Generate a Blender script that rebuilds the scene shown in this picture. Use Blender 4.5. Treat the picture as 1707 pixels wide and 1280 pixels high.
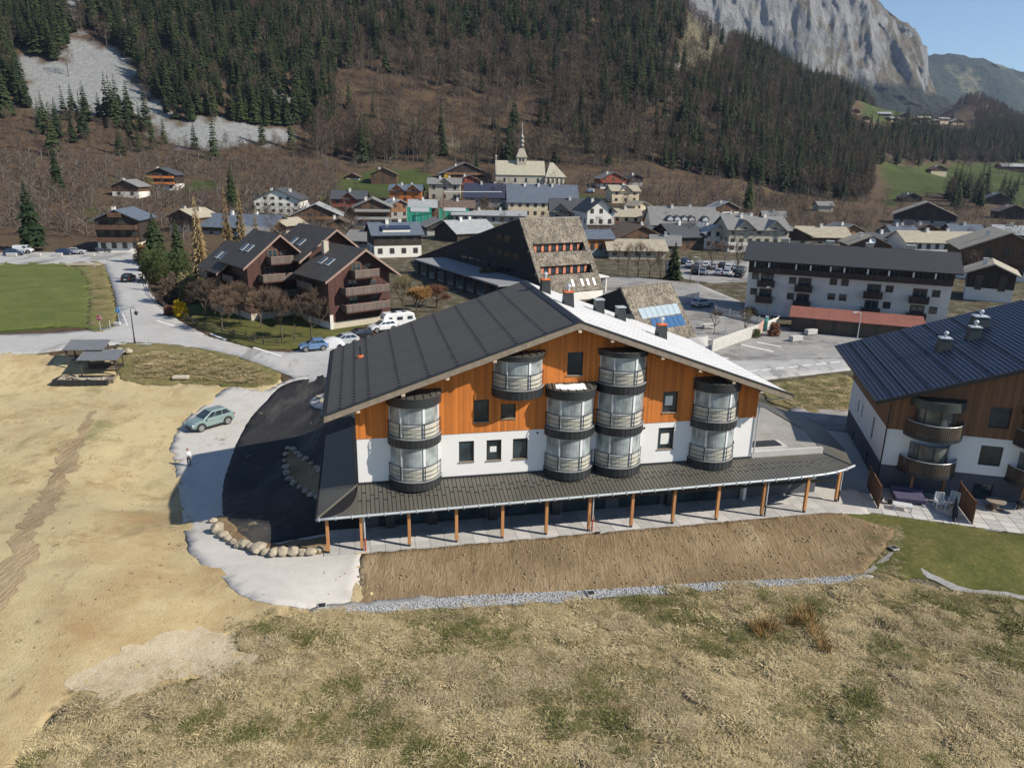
import bpy, bmesh, math, random
import numpy as np
from math import sin, cos, tan, pi, radians, hypot, atan2, sqrt, floor
from mathutils import Vector, Matrix, noise
from mathutils.geometry import delaunay_2d_cdt

random.seed(7); RNG = np.random.default_rng(7)
for o in list(bpy.data.objects): bpy.data.objects.remove(o)
S = bpy.context.scene
C = S.collection

# ------------------------------------------------------------------ camera
CAM_H, FPX, PITCH, ROLL = 24.0, 1210.0, radians(17.0), radians(1.1)   # drone about 24 m above the terrace
fw = Vector((0, cos(PITCH), -sin(PITCH))); up0 = Vector((0, sin(PITCH), cos(PITCH))); rt0 = Vector((1, 0, 0))
rt = rt0*cos(ROLL) + up0*sin(ROLL); up = -rt0*sin(ROLL) + up0*cos(ROLL)
cd = bpy.data.cameras.new('camera'); cam = bpy.data.objects.new('camera', cd); C.objects.link(cam)
cam.matrix_world = Matrix(((rt.x, up.x, -fw.x, 0), (rt.y, up.y, -fw.y, 0), (rt.z, up.z, -fw.z, CAM_H), (0, 0, 0, 1)))
cd.sensor_fit = 'HORIZONTAL'; cd.sensor_width = 36; cd.lens = FPX/1707*36; cd.clip_start = 0.5; cd.clip_end = 40000
S.camera = cam

# ------------------------------------------------------------------ sky, sun, exposure
SUN_AZ, SUN_EL = radians(163-180), radians(37)       # direction towards the sun, measured from +x
sund = Vector((cos(SUN_AZ)*cos(SUN_EL), sin(SUN_AZ)*cos(SUN_EL), sin(SUN_EL)))
wd = bpy.data.worlds.new('World'); S.world = wd; wd.use_nodes = True
nt = wd.node_tree; nt.nodes.clear()
sky = nt.nodes.new('ShaderNodeTexSky'); sky.sky_type = 'NISHITA'; sky.sun_disc = False
sky.sun_elevation = SUN_EL; sky.sun_rotation = atan2(sund.x, sund.y); sky.altitude = 900; sky.air_density = 1.0; sky.dust_density = 0.0; sky.ozone_density = 3.0
bg = nt.nodes.new('ShaderNodeBackground'); bg.inputs[1].default_value = 0.09
wo = nt.nodes.new('ShaderNodeOutputWorld'); nt.links.new(sky.outputs[0], bg.inputs[0]); nt.links.new(bg.outputs[0], wo.inputs[0])
sl = bpy.data.lights.new('sun', 'SUN'); sl.energy = 5.0; sl.angle = radians(0.55); sl.color = (1.0, 0.92, 0.80)
so = bpy.data.objects.new('sun', sl); C.objects.link(so); so.rotation_euler = sund.to_track_quat('Z', 'Y').to_euler(); so.location = (60, -30, 120)
S.view_settings.view_transform = 'Standard'; S.view_settings.look = 'None'; S.view_settings.exposure = 0.53; S.view_settings.gamma = 1.0
S.render.engine = 'CYCLES'; S.cycles.max_bounces = 6; S.cycles.diffuse_bounces = 2; S.cycles.glossy_bounces = 3; S.cycles.transmission_bounces = 4; S.cycles.volume_bounces = 0; S.cycles.transparent_max_bounces = 6

# ------------------------------------------------------------------ survey helpers: sight line of a point of the photograph, and where it meets the ground
CXP, CYP = 853.5, 640.0
def sight(px, py):
    a, b = px-CXP, CYP-py; c, s = cos(ROLL), sin(ROLL); u = (a*c-b*s)/FPX; v = (a*s+b*c)/FPX
    return Vector((u, cos(PITCH)+v*sin(PITCH), -sin(PITCH)+v*cos(PITCH)))
def flat(px, py, z=0.0):
    d = sight(px, py); s = (z-CAM_H)/d.z; return Vector((d.x*s, d.y*s, z))
def at(px, py, Y):
    d = sight(px, py); s = Y/d.y; return Vector((d.x*s, Y, CAM_H+d.z*s))

# terrain: valley floor, village slope, wooded spur; columns of (distance, height)
COLS = [(-900, [(190,0),(260,14),(330,40),(420,80),(560,170),(800,330),(1200,450),(2500,500)]),
        (-200, [(186,0),(240,7),(300,20),(360,36),(400,50),(450,80),(520,125),(600,175),(800,300),(1200,450),(2500,500)]),
        (0,    [(186,0),(240,5),(300,15),(360,29),(400,42),(450,70),(520,115),(600,165),(800,290),(1200,440),(2500,480)]),
        (300,  [(190,0),(240,3),(300,9),(360,20),(400,30),(450,56),(520,103),(600,158),(800,285),(1200,430),(2500,460)]),
        (600,  [(190,0),(250,1),(300,3.5),(370,11),(440,29),(500,62),(600,125),(800,250),(1200,400),(2500,420)]),
        (850,  [(190,0),(250,1),(300,4),(370,12),(430,21),(460,30),(520,62),(640,140),(800,240),(1000,330),(1300,380),(2500,380)]),
        (1050, [(190,0),(250,1),(300,3),(380,11),(440,20),(480,35),(560,80),(680,146),(850,212),(1000,240),(1300,230),(2500,120)]),
        (1200, [(190,0),(330,2),(420,9),(480,24),(560,62),(700,112),(850,150),(1000,135),(1300,80),(2500,40)]),
        (1330, [(190,0),(420,3),(500,14),(600,45),(750,88),(880,118),(1000,108),(1300,60),(2500,30)]),
        (1480, [(190,0),(420,1),(480,3),(620,18),(750,50),(950,95),(1100,90),(1400,80),(2500,50)]),
        (1600, [(190,0),(420,0),(500,4),(650,16),(800,33),(950,52),(1200,95),(1500,158),(1800,150),(2500,100)]),
        (1707, [(190,0),(420,-1),(500,3),(650,13),(800,28),(950,48),(1400,104),(1800,90),(2500,60)]),
        (2600, [(190,0),(420,0),(500,5),(650,18),(800,34),(950,60),(1400,130),(1800,120),(2500,90)])]
_ca = np.array([sight(c[0], 300).x/sight(c[0], 300).y for c in COLS])
_yy = np.concatenate([np.arange(0, 700, 10.), np.arange(700, 2520, 20.)])
_tab = np.array([np.interp(_yy, [0]+[n[0] for n in c[1]], [0]+[n[1] for n in c[1]]) for c in COLS])
for _k in range(2): _tab[:, 1:-1] = (_tab[:, :-2]+2*_tab[:, 1:-1]+_tab[:, 2:])/4
YAW = radians(12.0); EX = Vector((cos(YAW), sin(YAW), 0)); EY = Vector((-sin(YAW), cos(YAW), 0))   # axes of the main building
def sst(a, b, x): t = np.clip((x-a)/(b-a), 0, 1); return t*t*(3-2*t)
BANK = [flat(*q) for q in ((352,560),(330,650),(288,740),(300,830),(322,930),(420,1000),(440,1010))]
def zt(x, y):
    x = np.asarray(x, float); y = np.asarray(y, float)
    a = x/np.maximum(y, 30.); a = np.clip(a, _ca[0]+1e-6, _ca[-1]-1e-6)
    k = np.clip(np.searchsorted(_ca, a)-1, 0, len(_ca)-2); f = (a-_ca[k])/(_ca[k+1]-_ca[k]); f = f*f*(3-2*f)*0.6+f*0.4
    yc = np.clip(y, 0, 2499.9); j = np.clip(np.searchsorted(_yy, yc, side='right')-1, 0, len(_yy)-2); g = (yc-_yy[j])/(_yy[j+1]-_yy[j])
    z = ((1-f)*((1-g)*_tab[k, j]+g*_tab[k, j+1]) + f*((1-g)*_tab[k+1, j]+g*_tab[k+1, j+1]))
    u = x*EX.x+y*EX.y; v = x*EY.x+y*EY.y                       # bare bank below the terrace and the meadow under it
    z = z - 0.75*sst(41.6, 36.5, v)*sst(-6, -1, u)*(1-sst(27, 38, u)*sst(32, 36, v))
    z = z - 2.6*sst(44, 60, v)*(1-sst(77, 89, y))*sst(-.8, -7, u)*sst(-78, -52, x)   # sunken yard left of the building
    bx = np.interp(y, [p.y for p in reversed(BANK)], [p.x for p in reversed(BANK)])
    return z + 1.1*sst(0.5, 9, bx-y*0-x)*sst(22, 34, y)*(1-sst(64, 84, y))
def z1(x, y): return float(zt(x, y))
_mr = np.concatenate([np.linspace(0.35, 0.97, 6)]); 
def drop(px, py, dz=0.0):
    d = sight(px, py); y = np.concatenate([np.arange(20, 250, .5), np.arange(250, 2500, 2.)]); s = y/d.y
    x = d.x*s; z = CAM_H+d.z*s; below = np.nonzero(z <= zt(x, y))[0]
    i = below[0] if len(below) else len(y)-1
    if i > 0 and len(below):
        lo, hi = y[i-1], y[i]
        for _ in range(25):
            m = (lo+hi)/2
            if CAM_H+d.z*m/d.y <= z1(d.x*m/d.y, m): hi = m
            else: lo = m
        Y = hi
    else: Y = y[i]
    X = d.x*Y/d.y; return Vector((X, Y, z1(X, Y)+dz))
def W(u, v, z=0.0): return EX*u+EY*v+Vector((0, 0, z))

# ------------------------------------------------------------------ mesh builder
class MB:
    def __init__(s): s.v = []; s.f = []; s.m = []
    def add(s, vs, fs, mi=0):
        n = len(s.v); s.v += [tuple(p) for p in vs]; s.f += [tuple(i+n for i in f) for f in fs]; s.m += [mi]*len(fs); return s
    def box(s, x0, x1, y0, y1, z0, z1_, mi=0):
        return s.add([(x0,y0,z0),(x1,y0,z0),(x1,y1,z0),(x0,y1,z0),(x0,y0,z1_),(x1,y0,z1_),(x1,y1,z1_),(x0,y1,z1_)],
                     [(0,3,2,1),(4,5,6,7),(0,1,5,4),(1,2,6,5),(2,3,7,6),(3,0,4,7)], mi)
    def cbox(s, c, sz, rz=0.0, mi=0, tilt=0.0):
        cx, cy, cz = c; hx, hy, hz = sz[0]/2, sz[1]/2, sz[2]/2; co, si = cos(rz), sin(rz); ct, st = cos(tilt), sin(tilt); vs = []
        for dz in (-hz, hz):
            for dx, dy in ((-hx,-hy),(hx,-hy),(hx,hy),(-hx,hy)):
                x, z = dx*ct-dz*st, dx*st+dz*ct
                vs.append((cx+x*co-dy*si, cy+x*si+dy*co, cz+z))
        return s.add(vs, [(0,3,2,1),(4,5,6,7),(0,1,5,4),(1,2,6,5),(2,3,7,6),(3,0,4,7)], mi)
    def prism(s, poly, a, b, axis='y', mi=0):          # poly in the plane across axis, extruded from a to b
        n = len(poly)
        def P(p, t): return (p[0], t, p[1]) if axis == 'y' else ((t, p[0], p[1]) if axis == 'x' else (p[0], p[1], t))
        vs = [P(p, a) for p in poly]+[P(p, b) for p in poly]
        return s.add(vs, [tuple(range(n-1, -1, -1)), tuple(range(n, 2*n))]+[(i, (i+1) % n, n+(i+1) % n, n+i) for i in range(n)], mi)
    def slab(s, quad, th, mi=0):                       # thick sheet under four points
        q = [Vector(p) for p in quad]; n = (q[1]-q[0]).cross(q[2]-q[0]).normalized()
        if n.z < 0: n = -n
        k = len(q)
        return s.add([p for p in q]+[p-n*th for p in q], [tuple(range(k)), tuple(range(2*k-1, k-1, -1))]+[(i, k+i, k+(i+1) % k, (i+1) % k) for i in range(k)], mi)
    def tube(s, pts, r, n=6, mi=0, cap=True):
        pts = [Vector(p) for p in pts]; rs = r if isinstance(r, (list, tuple)) else [r]*len(pts); base = len(s.v); L = len(pts)
        pv = None
        for i, p in enumerate(pts):
            d = (pts[min(i+1, L-1)]-pts[max(i-1, 0)]).normalized()
            if pv is None: pv = d.orthogonal().normalized()
            a = (pv-d*pv.dot(d)); a = a.normalized() if a.length > 1e-6 else d.orthogonal().normalized(); pv = a; b = d.cross(a)
            for k in range(n):
                t = 2*pi*k/n; s.v.append(tuple(p+(a*cos(t)+b*sin(t))*rs[i]))
        for i in range(L-1):
            for k in range(n):
                s.f.append((base+i*n+k, base+i*n+(k+1) % n, base+(i+1)*n+(k+1) % n, base+(i+1)*n+k)); s.m.append(mi)
        if cap:
            s.f.append(tuple(base+k for k in range(n-1, -1, -1))); s.m.append(mi); s.f.append(tuple(base+(L-1)*n+k for k in range(n))); s.m.append(mi)
        return s
    def lathe(s, prof, n=16, c=(0,0,0), mi=0):         # prof: (r, z)
        base = len(s.v); L = len(prof)
        for r, z in prof:
            for k in range(n): s.v.append((c[0]+r*cos(2*pi*k/n), c[1]+r*sin(2*pi*k/n), c[2]+z))
        for i in range(L-1):
            for k in range(n): s.f.append((base+i*n+k, base+i*n+(k+1) % n, base+(i+1)*n+(k+1) % n, base+(i+1)*n+k)); s.m.append(mi)
        s.f.append(tuple(base+k for k in range(n-1, -1, -1))); s.m.append(mi); s.f.append(tuple(base+(L-1)*n+k for k in range(n))); s.m.append(mi)
        return s
    def arcband(s, c, r0, r1, a0, a1, z0, z1_, n=16, mi=0):   # closed curved wall between two radii
        b = len(s.v)
        for i in range(n+1):
            t = a0+(a1-a0)*i/n
            for r, z in ((r0,z0),(r1,z0),(r1,z1_),(r0,z1_)): s.v.append((c[0]+r*cos(t), c[1]+r*sin(t), z))
        for i in range(n):
            for k in range(4): s.f.append((b+i*4+k, b+i*4+(k+1) % 4, b+(i+1)*4+(k+1) % 4, b+(i+1)*4+k)); s.m.append(mi)
        s.f.append((b, b+1, b+2, b+3)); s.f.append((b+n*4+3, b+n*4+2, b+n*4+1, b+n*4)); s.m += [mi, mi]
        return s
    def mesh(s, name, mats=None, smooth=False, fix=True):
        me = bpy.data.meshes.new(name); me.from_pydata(s.v, [], s.f)
        for m in (mats if isinstance(mats, (list, tuple)) else [mats]):
            if m is not None: me.materials.append(m)
        if len(set(s.m)) > 1: me.polygons.foreach_set('material_index', s.m)
        if smooth: me.polygons.foreach_set('use_smooth', [True]*len(s.f))
        if fix and len(s.f) < 60000:
            bm = bmesh.new(); bm.from_mesh(me); bmesh.ops.recalc_face_normals(bm, faces=bm.faces); bm.to_mesh(me); bm.free()
        me.update(); return me
    def build(s, name, mats=None, parent=None, smooth=False, loc=None, rz=0.0, fix=True):
        return put(name, s.mesh(name, mats, smooth, fix), parent, loc, rz)
def put(name, me, parent=None, loc=None, rz=0.0, sc=None):
    o = bpy.data.objects.new(name, me); C.objects.link(o)
    if parent is not None: o.parent = parent
    if loc is not None: o.location = loc
    if rz: o.rotation_euler = (0, 0, rz)
    if sc is not None: o.scale = sc if isinstance(sc, (tuple, list, Vector)) else (sc, sc, sc)
    return o
def tag(o, label=None, cat=None, group=None, kind=None):
    if label: o['label'] = label
    if cat: o['category'] = cat
    if group: o['group'] = group
    if kind: o['kind'] = kind
    return o
def empty(name, loc, rz=0.0, label=None, cat=None, group=None):
    o = bpy.data.objects.new(name, None); C.objects.link(o); o.location = loc; o.rotation_euler = (0, 0, rz); o.empty_display_size = .3
    return tag(o, label, cat, group)
def copy_tree(o, parent=None):
    c = o.copy(); C.objects.link(c)
    if parent is not None: c.parent = parent
    for ch in o.children: copy_tree(ch, c)
    return c
def bevel(o, w=.02, seg=1):
    m = o.modifiers.new('bevel', 'BEVEL'); m.width = w; m.segments = seg; m.limit_method = 'ANGLE'; return o

# ------------------------------------------------------------------ materials
MATS = {}
def nodes(name):
    m = bpy.data.materials.new(name); m.use_nodes = True; t = m.node_tree; b = t.nodes['Principled BSDF']; return m, t, b
def N(t, typ, **kw):
    n = t.nodes.new(typ)
    for k, v in kw.items():
        if k.startswith('i'): n.inputs[int(k[1:])].default_value = v
        else: setattr(n, k, v)
    return n
def L(t, a, b): t.links.new(a, b)
def ramp(t, fac, stops):
    r = t.nodes.new('ShaderNodeValToRGB'); L(t, fac, r.inputs[0]); e = r.color_ramp.elements
    while len(e) < len(stops): e.new(0.5)
    for k, (p, c) in enumerate(stops): e[k].position = p; e[k].color = (*c[:3], 1)
    return r.outputs[0]
def mixc(t, fac, a, b, mode='MIX'):
    m = t.nodes.new('ShaderNodeMix'); m.data_type = 'RGBA'; m.blend_type = mode
    for s, v in ((m.inputs[0], fac), (m.inputs[6], a), (m.inputs[7], b)):
        if isinstance(v, (int, float)): s.default_value = v
        elif isinstance(v, (tuple, list)): s.default_value = (*v[:3], 1)
        else: L(t, v, s)
    return m.outputs[2]
def noise_tex(t, vec, scale, detail=4, rough=.6, dim='3D'):
    n = t.nodes.new('ShaderNodeTexNoise'); n.inputs['Scale'].default_value = scale; n.inputs['Detail'].default_value = detail; n.inputs['Roughness'].default_value = rough
    if vec is not None: L(t, vec, n.inputs['Vector'])
    return n.outputs['Fac']
def bump(t, b, h, strength=.5, dist=.05):
    n = t.nodes.new('ShaderNodeBump'); n.inputs['Strength'].default_value = strength; n.inputs['Distance'].default_value = dist; L(t, h, n.inputs['Height']); L(t, n.outputs[0], b.inputs['Normal'])
def M(name, col, rough=.7, var=.25, scale=1.5, metal=0.0, bmp=0.0, bscale=None, spec=None, streak=False):
    """plain procedural paint / metal / wood: base colour with two noises of wear and a fine relief"""
    if name in MATS: return MATS[name]
    m, t, b = nodes(name); tc = N(t, 'ShaderNodeTexCoord').outputs['Object']
    v = tc
    if streak:
        mp = N(t, 'ShaderNodeMapping'); L(t, tc, mp.inputs[0]); mp.inputs['Scale'].default_value = (1, 1, .12); v = mp.outputs[0]
    n1 = noise_tex(t, v, scale, 5); n2 = noise_tex(t, v, scale*7, 3)
    f = N(t, 'ShaderNodeMath', operation='MULTIPLY_ADD', i1=.6, i2=0.0); L(t, n1, f.inputs[0]); f2 = N(t, 'ShaderNodeMath', operation='MULTIPLY_ADD', i1=.4); L(t, n2, f2.inputs[0]); L(t, f.outputs[0], f2.inputs[2])
    lo = tuple(max(0, c*(1-var)) for c in col); hi = tuple(min(1, c*(1+var)) for c in col)
    c = ramp(t, f2.outputs[0], [(.3, lo), (.7, hi)]); L(t, c, b.inputs['Base Color'])
    b.inputs['Roughness'].default_value = rough; b.inputs['Metallic'].default_value = metal
    if spec is not None: b.inputs['Specular IOR Level'].default_value = spec
    if bmp: bump(t, b, noise_tex(t, v, bscale or scale*10, 5), bmp, .03)
    MATS[name] = m; return m
def boards(name, col, step=.14, var=.3, rough=.75, axis='xy', bmp=.6):
    """boarding: each board its own tone, a groove between boards, grain along the board"""
    if name in MATS: return MATS[name]
    m, t, b = nodes(name); tc = N(t, 'ShaderNodeTexCoord').outputs['Object']; sp = N(t, 'ShaderNodeSeparateXYZ'); L(t, tc, sp.inputs[0])
    if axis == 'xy':
        q = N(t, 'ShaderNodeMath', operation='ADD'); L(t, sp.outputs[0], q.inputs[0]); L(t, sp.outputs[1], q.inputs[1]); q = q.outputs[0]
    else: q = sp.outputs['XYZ'.index(axis.upper())]
    d = N(t, 'ShaderNodeMath', operation='DIVIDE', i1=step); L(t, q, d.inputs[0]); fl = N(t, 'ShaderNodeMath', operation='FLOOR'); L(t, d.outputs[0], fl.inputs[0]); fr = N(t, 'ShaderNodeMath', operation='FRACT'); L(t, d.outputs[0], fr.inputs[0])
    wn = N(t, 'ShaderNodeTexWhiteNoise', noise_dimensions='1D'); L(t, fl.outputs[0], wn.inputs['W'])
    mp = N(t, 'ShaderNodeMapping'); L(t, tc, mp.inputs[0]); mp.inputs['Scale'].default_value = (6, 6, .5) if axis != 'z' else (.5, .5, 6)
    g = noise_tex(t, mp.outputs[0], 1.6, 6); big = noise_tex(t, tc, .35, 3)
    a = N(t, 'ShaderNodeMath', operation='MULTIPLY_ADD', i1=.45); L(t, wn.outputs[0], a.inputs[0]); a2 = N(t, 'ShaderNodeMath', operation='MULTIPLY_ADD', i1=.4); L(t, g, a2.inputs[0]); a3 = N(t, 'ShaderNodeMath', operation='MULTIPLY', i1=.3); L(t, big, a3.inputs[0]); L(t, a3.outputs[0], a2.inputs[2]); L(t, a2.outputs[0], a.inputs[2])
    c = ramp(t, a.outputs[0], [(.25, tuple(x*(1-var) for x in col)), (.85, tuple(min(1, x*(1+var)) for x in col))])
    gr = N(t, 'ShaderNodeMath', operation='GREATER_THAN', i1=.07); L(t, fr.outputs[0], gr.inputs[0])
    L(t, c, b.inputs['Base Color']); b.inputs['Roughness'].default_value = rough
    bump(t, b, gr.outputs[0], bmp, .02); MATS[name] = m; return m
def glass(name='glass', col=(.03,.045,.055), rough=.06):
    if name in MATS: return MATS[name]
    m, t, b = nodes(name); tc = N(t, 'ShaderNodeTexCoord').outputs['Object']
    c = ramp(t, noise_tex(t, tc, .8, 2), [(.35, tuple(x*.6 for x in col)), (.65, tuple(x*1.4 for x in col))]); L(t, c, b.inputs['Base Color'])
    b.inputs['Roughness'].default_value = rough; b.inputs['Specular IOR Level'].default_value = .7; b.inputs['IOR'].default_value = 1.5; MATS[name] = m; return m
# ================================================================== terrain
def inpoly(poly, x, y):
    x = np.asarray(x, float); y = np.asarray(y, float); r = np.zeros(x.shape, bool); n = len(poly); j = n-1
    for i in range(n):
        xi, yi = poly[i][0], poly[i][1]; xj, yj = poly[j][0], poly[j][1]
        c = ((yi > y) != (yj > y)) & (x < (xj-xi)*(y-yi)/((yj-yi) if yj != yi else 1e-9)+xi); r ^= c; j = i
    return r
def proj(x, y, z):
    z = z-CAM_H; dep = y*cos(PITCH)-z*sin(PITCH); upv = y*sin(PITCH)+z*cos(PITCH); dep = np.where(dep > 1, dep, np.nan)
    u = x/dep*FPX; v = upv/dep*FPX; return CXP+u*cos(ROLL)+v*sin(ROLL), CYP-(-u*sin(ROLL)+v*cos(ROLL))
def survey(poly, Yfix=None):       # outline on the ground of an area seen in the photograph -> world outline
    return [drop(*p) if Yfix is None else at(p[0], p[1], Yfix) for p in poly]
SCREE = [survey(p) for p in (
    [(18,88),(60,92),(100,112),(118,62),(150,66),(190,80),(232,130),(262,186),(300,204),(380,204),(478,220),(497,238),(330,250),(285,238),(262,222),(255,205),(215,195),(150,195),(60,192),(40,150)],
    [(95,2),(132,2),(150,50),(120,45)], [(438,148),(450,146),(478,178),(462,184)], [(205,30),(222,40),(226,70),(210,60)],
    [(1104,95),(1120,100),(1128,122),(1112,120)])]
TAN = [survey(p) for p in ([(1142,20),(1168,40),(1200,62),(1214,95),(1182,118),(1150,128),(1128,158),(1122,120),(1138,70)], [(1098,145),(1116,150),(1112,168),(1096,160)],
    [(690,230),(760,226),(900,238),(1040,240),(1060,252),(900,252),(740,246)], [(1478,254),(1500,258),(1522,272),(1490,280)])]
GREEN = [survey(p) for p in ([(572,298),(600,284),(690,284),(735,296),(740,318),(650,330),(560,342),(552,326)], [(1470,268),(1520,278),(1600,274),(1720,268),(1760,350),(1640,330),(1560,322),(1480,345),(1476,300)],
    [(1432,180),(1520,184),(1532,200),(1470,206),(1436,200)], [(960,322),(1012,330),(1018,352),(968,342)], [(140,360),(190,340),(196,352),(150,378)], [(310,300),(345,300),(360,320),(320,318)], [(430,352),(520,352),(520,362),(440,366)], [(-60,430),(170,430),(190,540),(-60,560)])]
def hillz(x, y):      # relief of the hillside on top of the smooth profile
    a = float(sst(430, 520, y))*3.0
    if a <= 0: return 0.0
    return a*(noise.fractal(Vector((x*.012, y*.012, 3.1)), 1, 2, 5)*1.2)
def make_terrain():
    ys = np.concatenate([np.arange(-60, 20, 8), np.arange(20, 120, 1.0), np.arange(120, 250, 2.5), np.arange(250, 700, 5), 700*1.022**np.arange(0, 60)])
    av = np.linspace(-1.9, 1.9, 300); nx, ny = len(av), len(ys)
    X = av[None, :]*np.maximum(ys, 60)[:, None]; Y = np.repeat(ys[:, None], nx, 1); Z = zt(X, Y)-.02
    for P in COVER:
        x0, x1 = min(p[0] for p in P)-2, max(p[0] for p in P)+2; y0, y1 = min(p[1] for p in P)-2, max(p[1] for p in P)+2; k = (X > x0) & (X < x1) & (Y > y0) & (Y < y1)
        if not k.any(): continue
        xx, yy = X[k], Y[k]; e = np.where(yy < 120, 1.3, 2.8); inn = inpoly(P, xx, yy)
        for dx, dy in ((1,0),(-1,0),(0,1),(0,-1),(.7,.7),(-.7,.7),(.7,-.7),(-.7,-.7)): inn &= inpoly(P, xx+dx*e, yy+dy*e)
        zz = Z[k]; zz[inn] = np.minimum(zz[inn], zt(xx[inn], yy[inn])-.4); Z[k] = zz
    fz = np.zeros_like(Z)
    for j in range(ny):
        if ys[j] > 430:
            for i in range(nx): fz[j, i] = hillz(X[j, i], Y[j, i])
    Z = Z+fz
    vs = np.stack([X, Y, Z], -1).reshape(-1, 3); idx = np.arange(nx*ny).reshape(ny, nx)
    fs = np.stack([idx[:-1, :-1], idx[:-1, 1:], idx[1:, 1:], idx[1:, :-1]], -1).reshape(-1, 4)
    me = bpy.data.meshes.new('ground'); me.from_pydata(vs.tolist(), [], fs.tolist()); me.polygons.foreach_set('use_smooth', [True]*len(fs))
    col = np.zeros((len(vs), 4), np.float32); col[:, 3] = sst(-.30, -.16, vs[:, 0]/np.maximum(vs[:, 1], 30))*sst(330, 250, vs[:, 1])
    jx = vs[:, 0]+RNG.normal(0, 2.5, len(vs))*(vs[:, 1] > 200); jy = vs[:, 1]+RNG.normal(0, 2.5, len(vs))*(vs[:, 1] > 200)
    for k, zs in enumerate((SCREE, GREEN, TAN)):
        for p in zs: col[inpoly(p, jx, jy), k] = 1
    at_ = me.color_attributes.new('zone', 'FLOAT_COLOR', 'POINT'); at_.data.foreach_set('color', col.ravel())
    m, t, b = nodes('hillside_ground'); tc = N(t, 'ShaderNodeTexCoord').outputs['Object']; zc = N(t, 'ShaderNodeVertexColor', layer_name='zone'); sp = N(t, 'ShaderNodeSeparateColor'); L(t, zc.outputs[0], sp.inputs[0])
    n1 = noise_tex(t, tc, .035, 6, .65); n2 = noise_tex(t, tc, .4, 5, .7); n3 = noise_tex(t, tc, .012, 4)
    base = ramp(t, n1, [(.3, (.05,.038,.026)), (.5, (.10,.072,.044)), (.62, (.10,.088,.05)), (.75, (.16,.13,.08))])
    litter = ramp(t, n2, [(.3, (.045,.03,.021)), (.7, (.125,.076,.046))]); base = mixc(t, .5, base, litter)
    ps = N(t, 'ShaderNodeSeparateXYZ'); L(t, tc, ps.inputs[0]); 
    town = ramp(t, n2, [(.3, (.05,.045,.026)), (.5, (.09,.075,.045)), (.62, (.16,.145,.11)), (.75, (.07,.08,.03))]); base = mixc(t, zc.outputs['Alpha'], base, town)
    green = ramp(t, n1, [(.3, (.04,.056,.015)), (.6, (.064,.082,.024)), (.8, (.11,.105,.043))]); scree = ramp(t, n2, [(.25, (.15,.155,.155)), (.55, (.235,.24,.235)), (.8, (.32,.315,.30))]); tan_ = ramp(t, n2, [(.3, (.07,.062,.038)), (.7, (.17,.148,.095))])
    c = mixc(t, sp.outputs[1], base, green); c = mixc(t, sp.outputs[2], c, tan_); c = mixc(t, sp.outputs[0], c, scree)
    L(t, c, b.inputs['Base Color']); b.inputs['Roughness'].default_value = .95; b.inputs['Specular IOR Level'].default_value = .15
    bump(t, b, noise_tex(t, tc, .5, 6, .7), .8, .8); me.materials.append(m)
    return tag(put('ground', me), 'valley floor rising into a brown wooded mountainside with a grey scree', None, None, 'structure')
COVER = []

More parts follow.
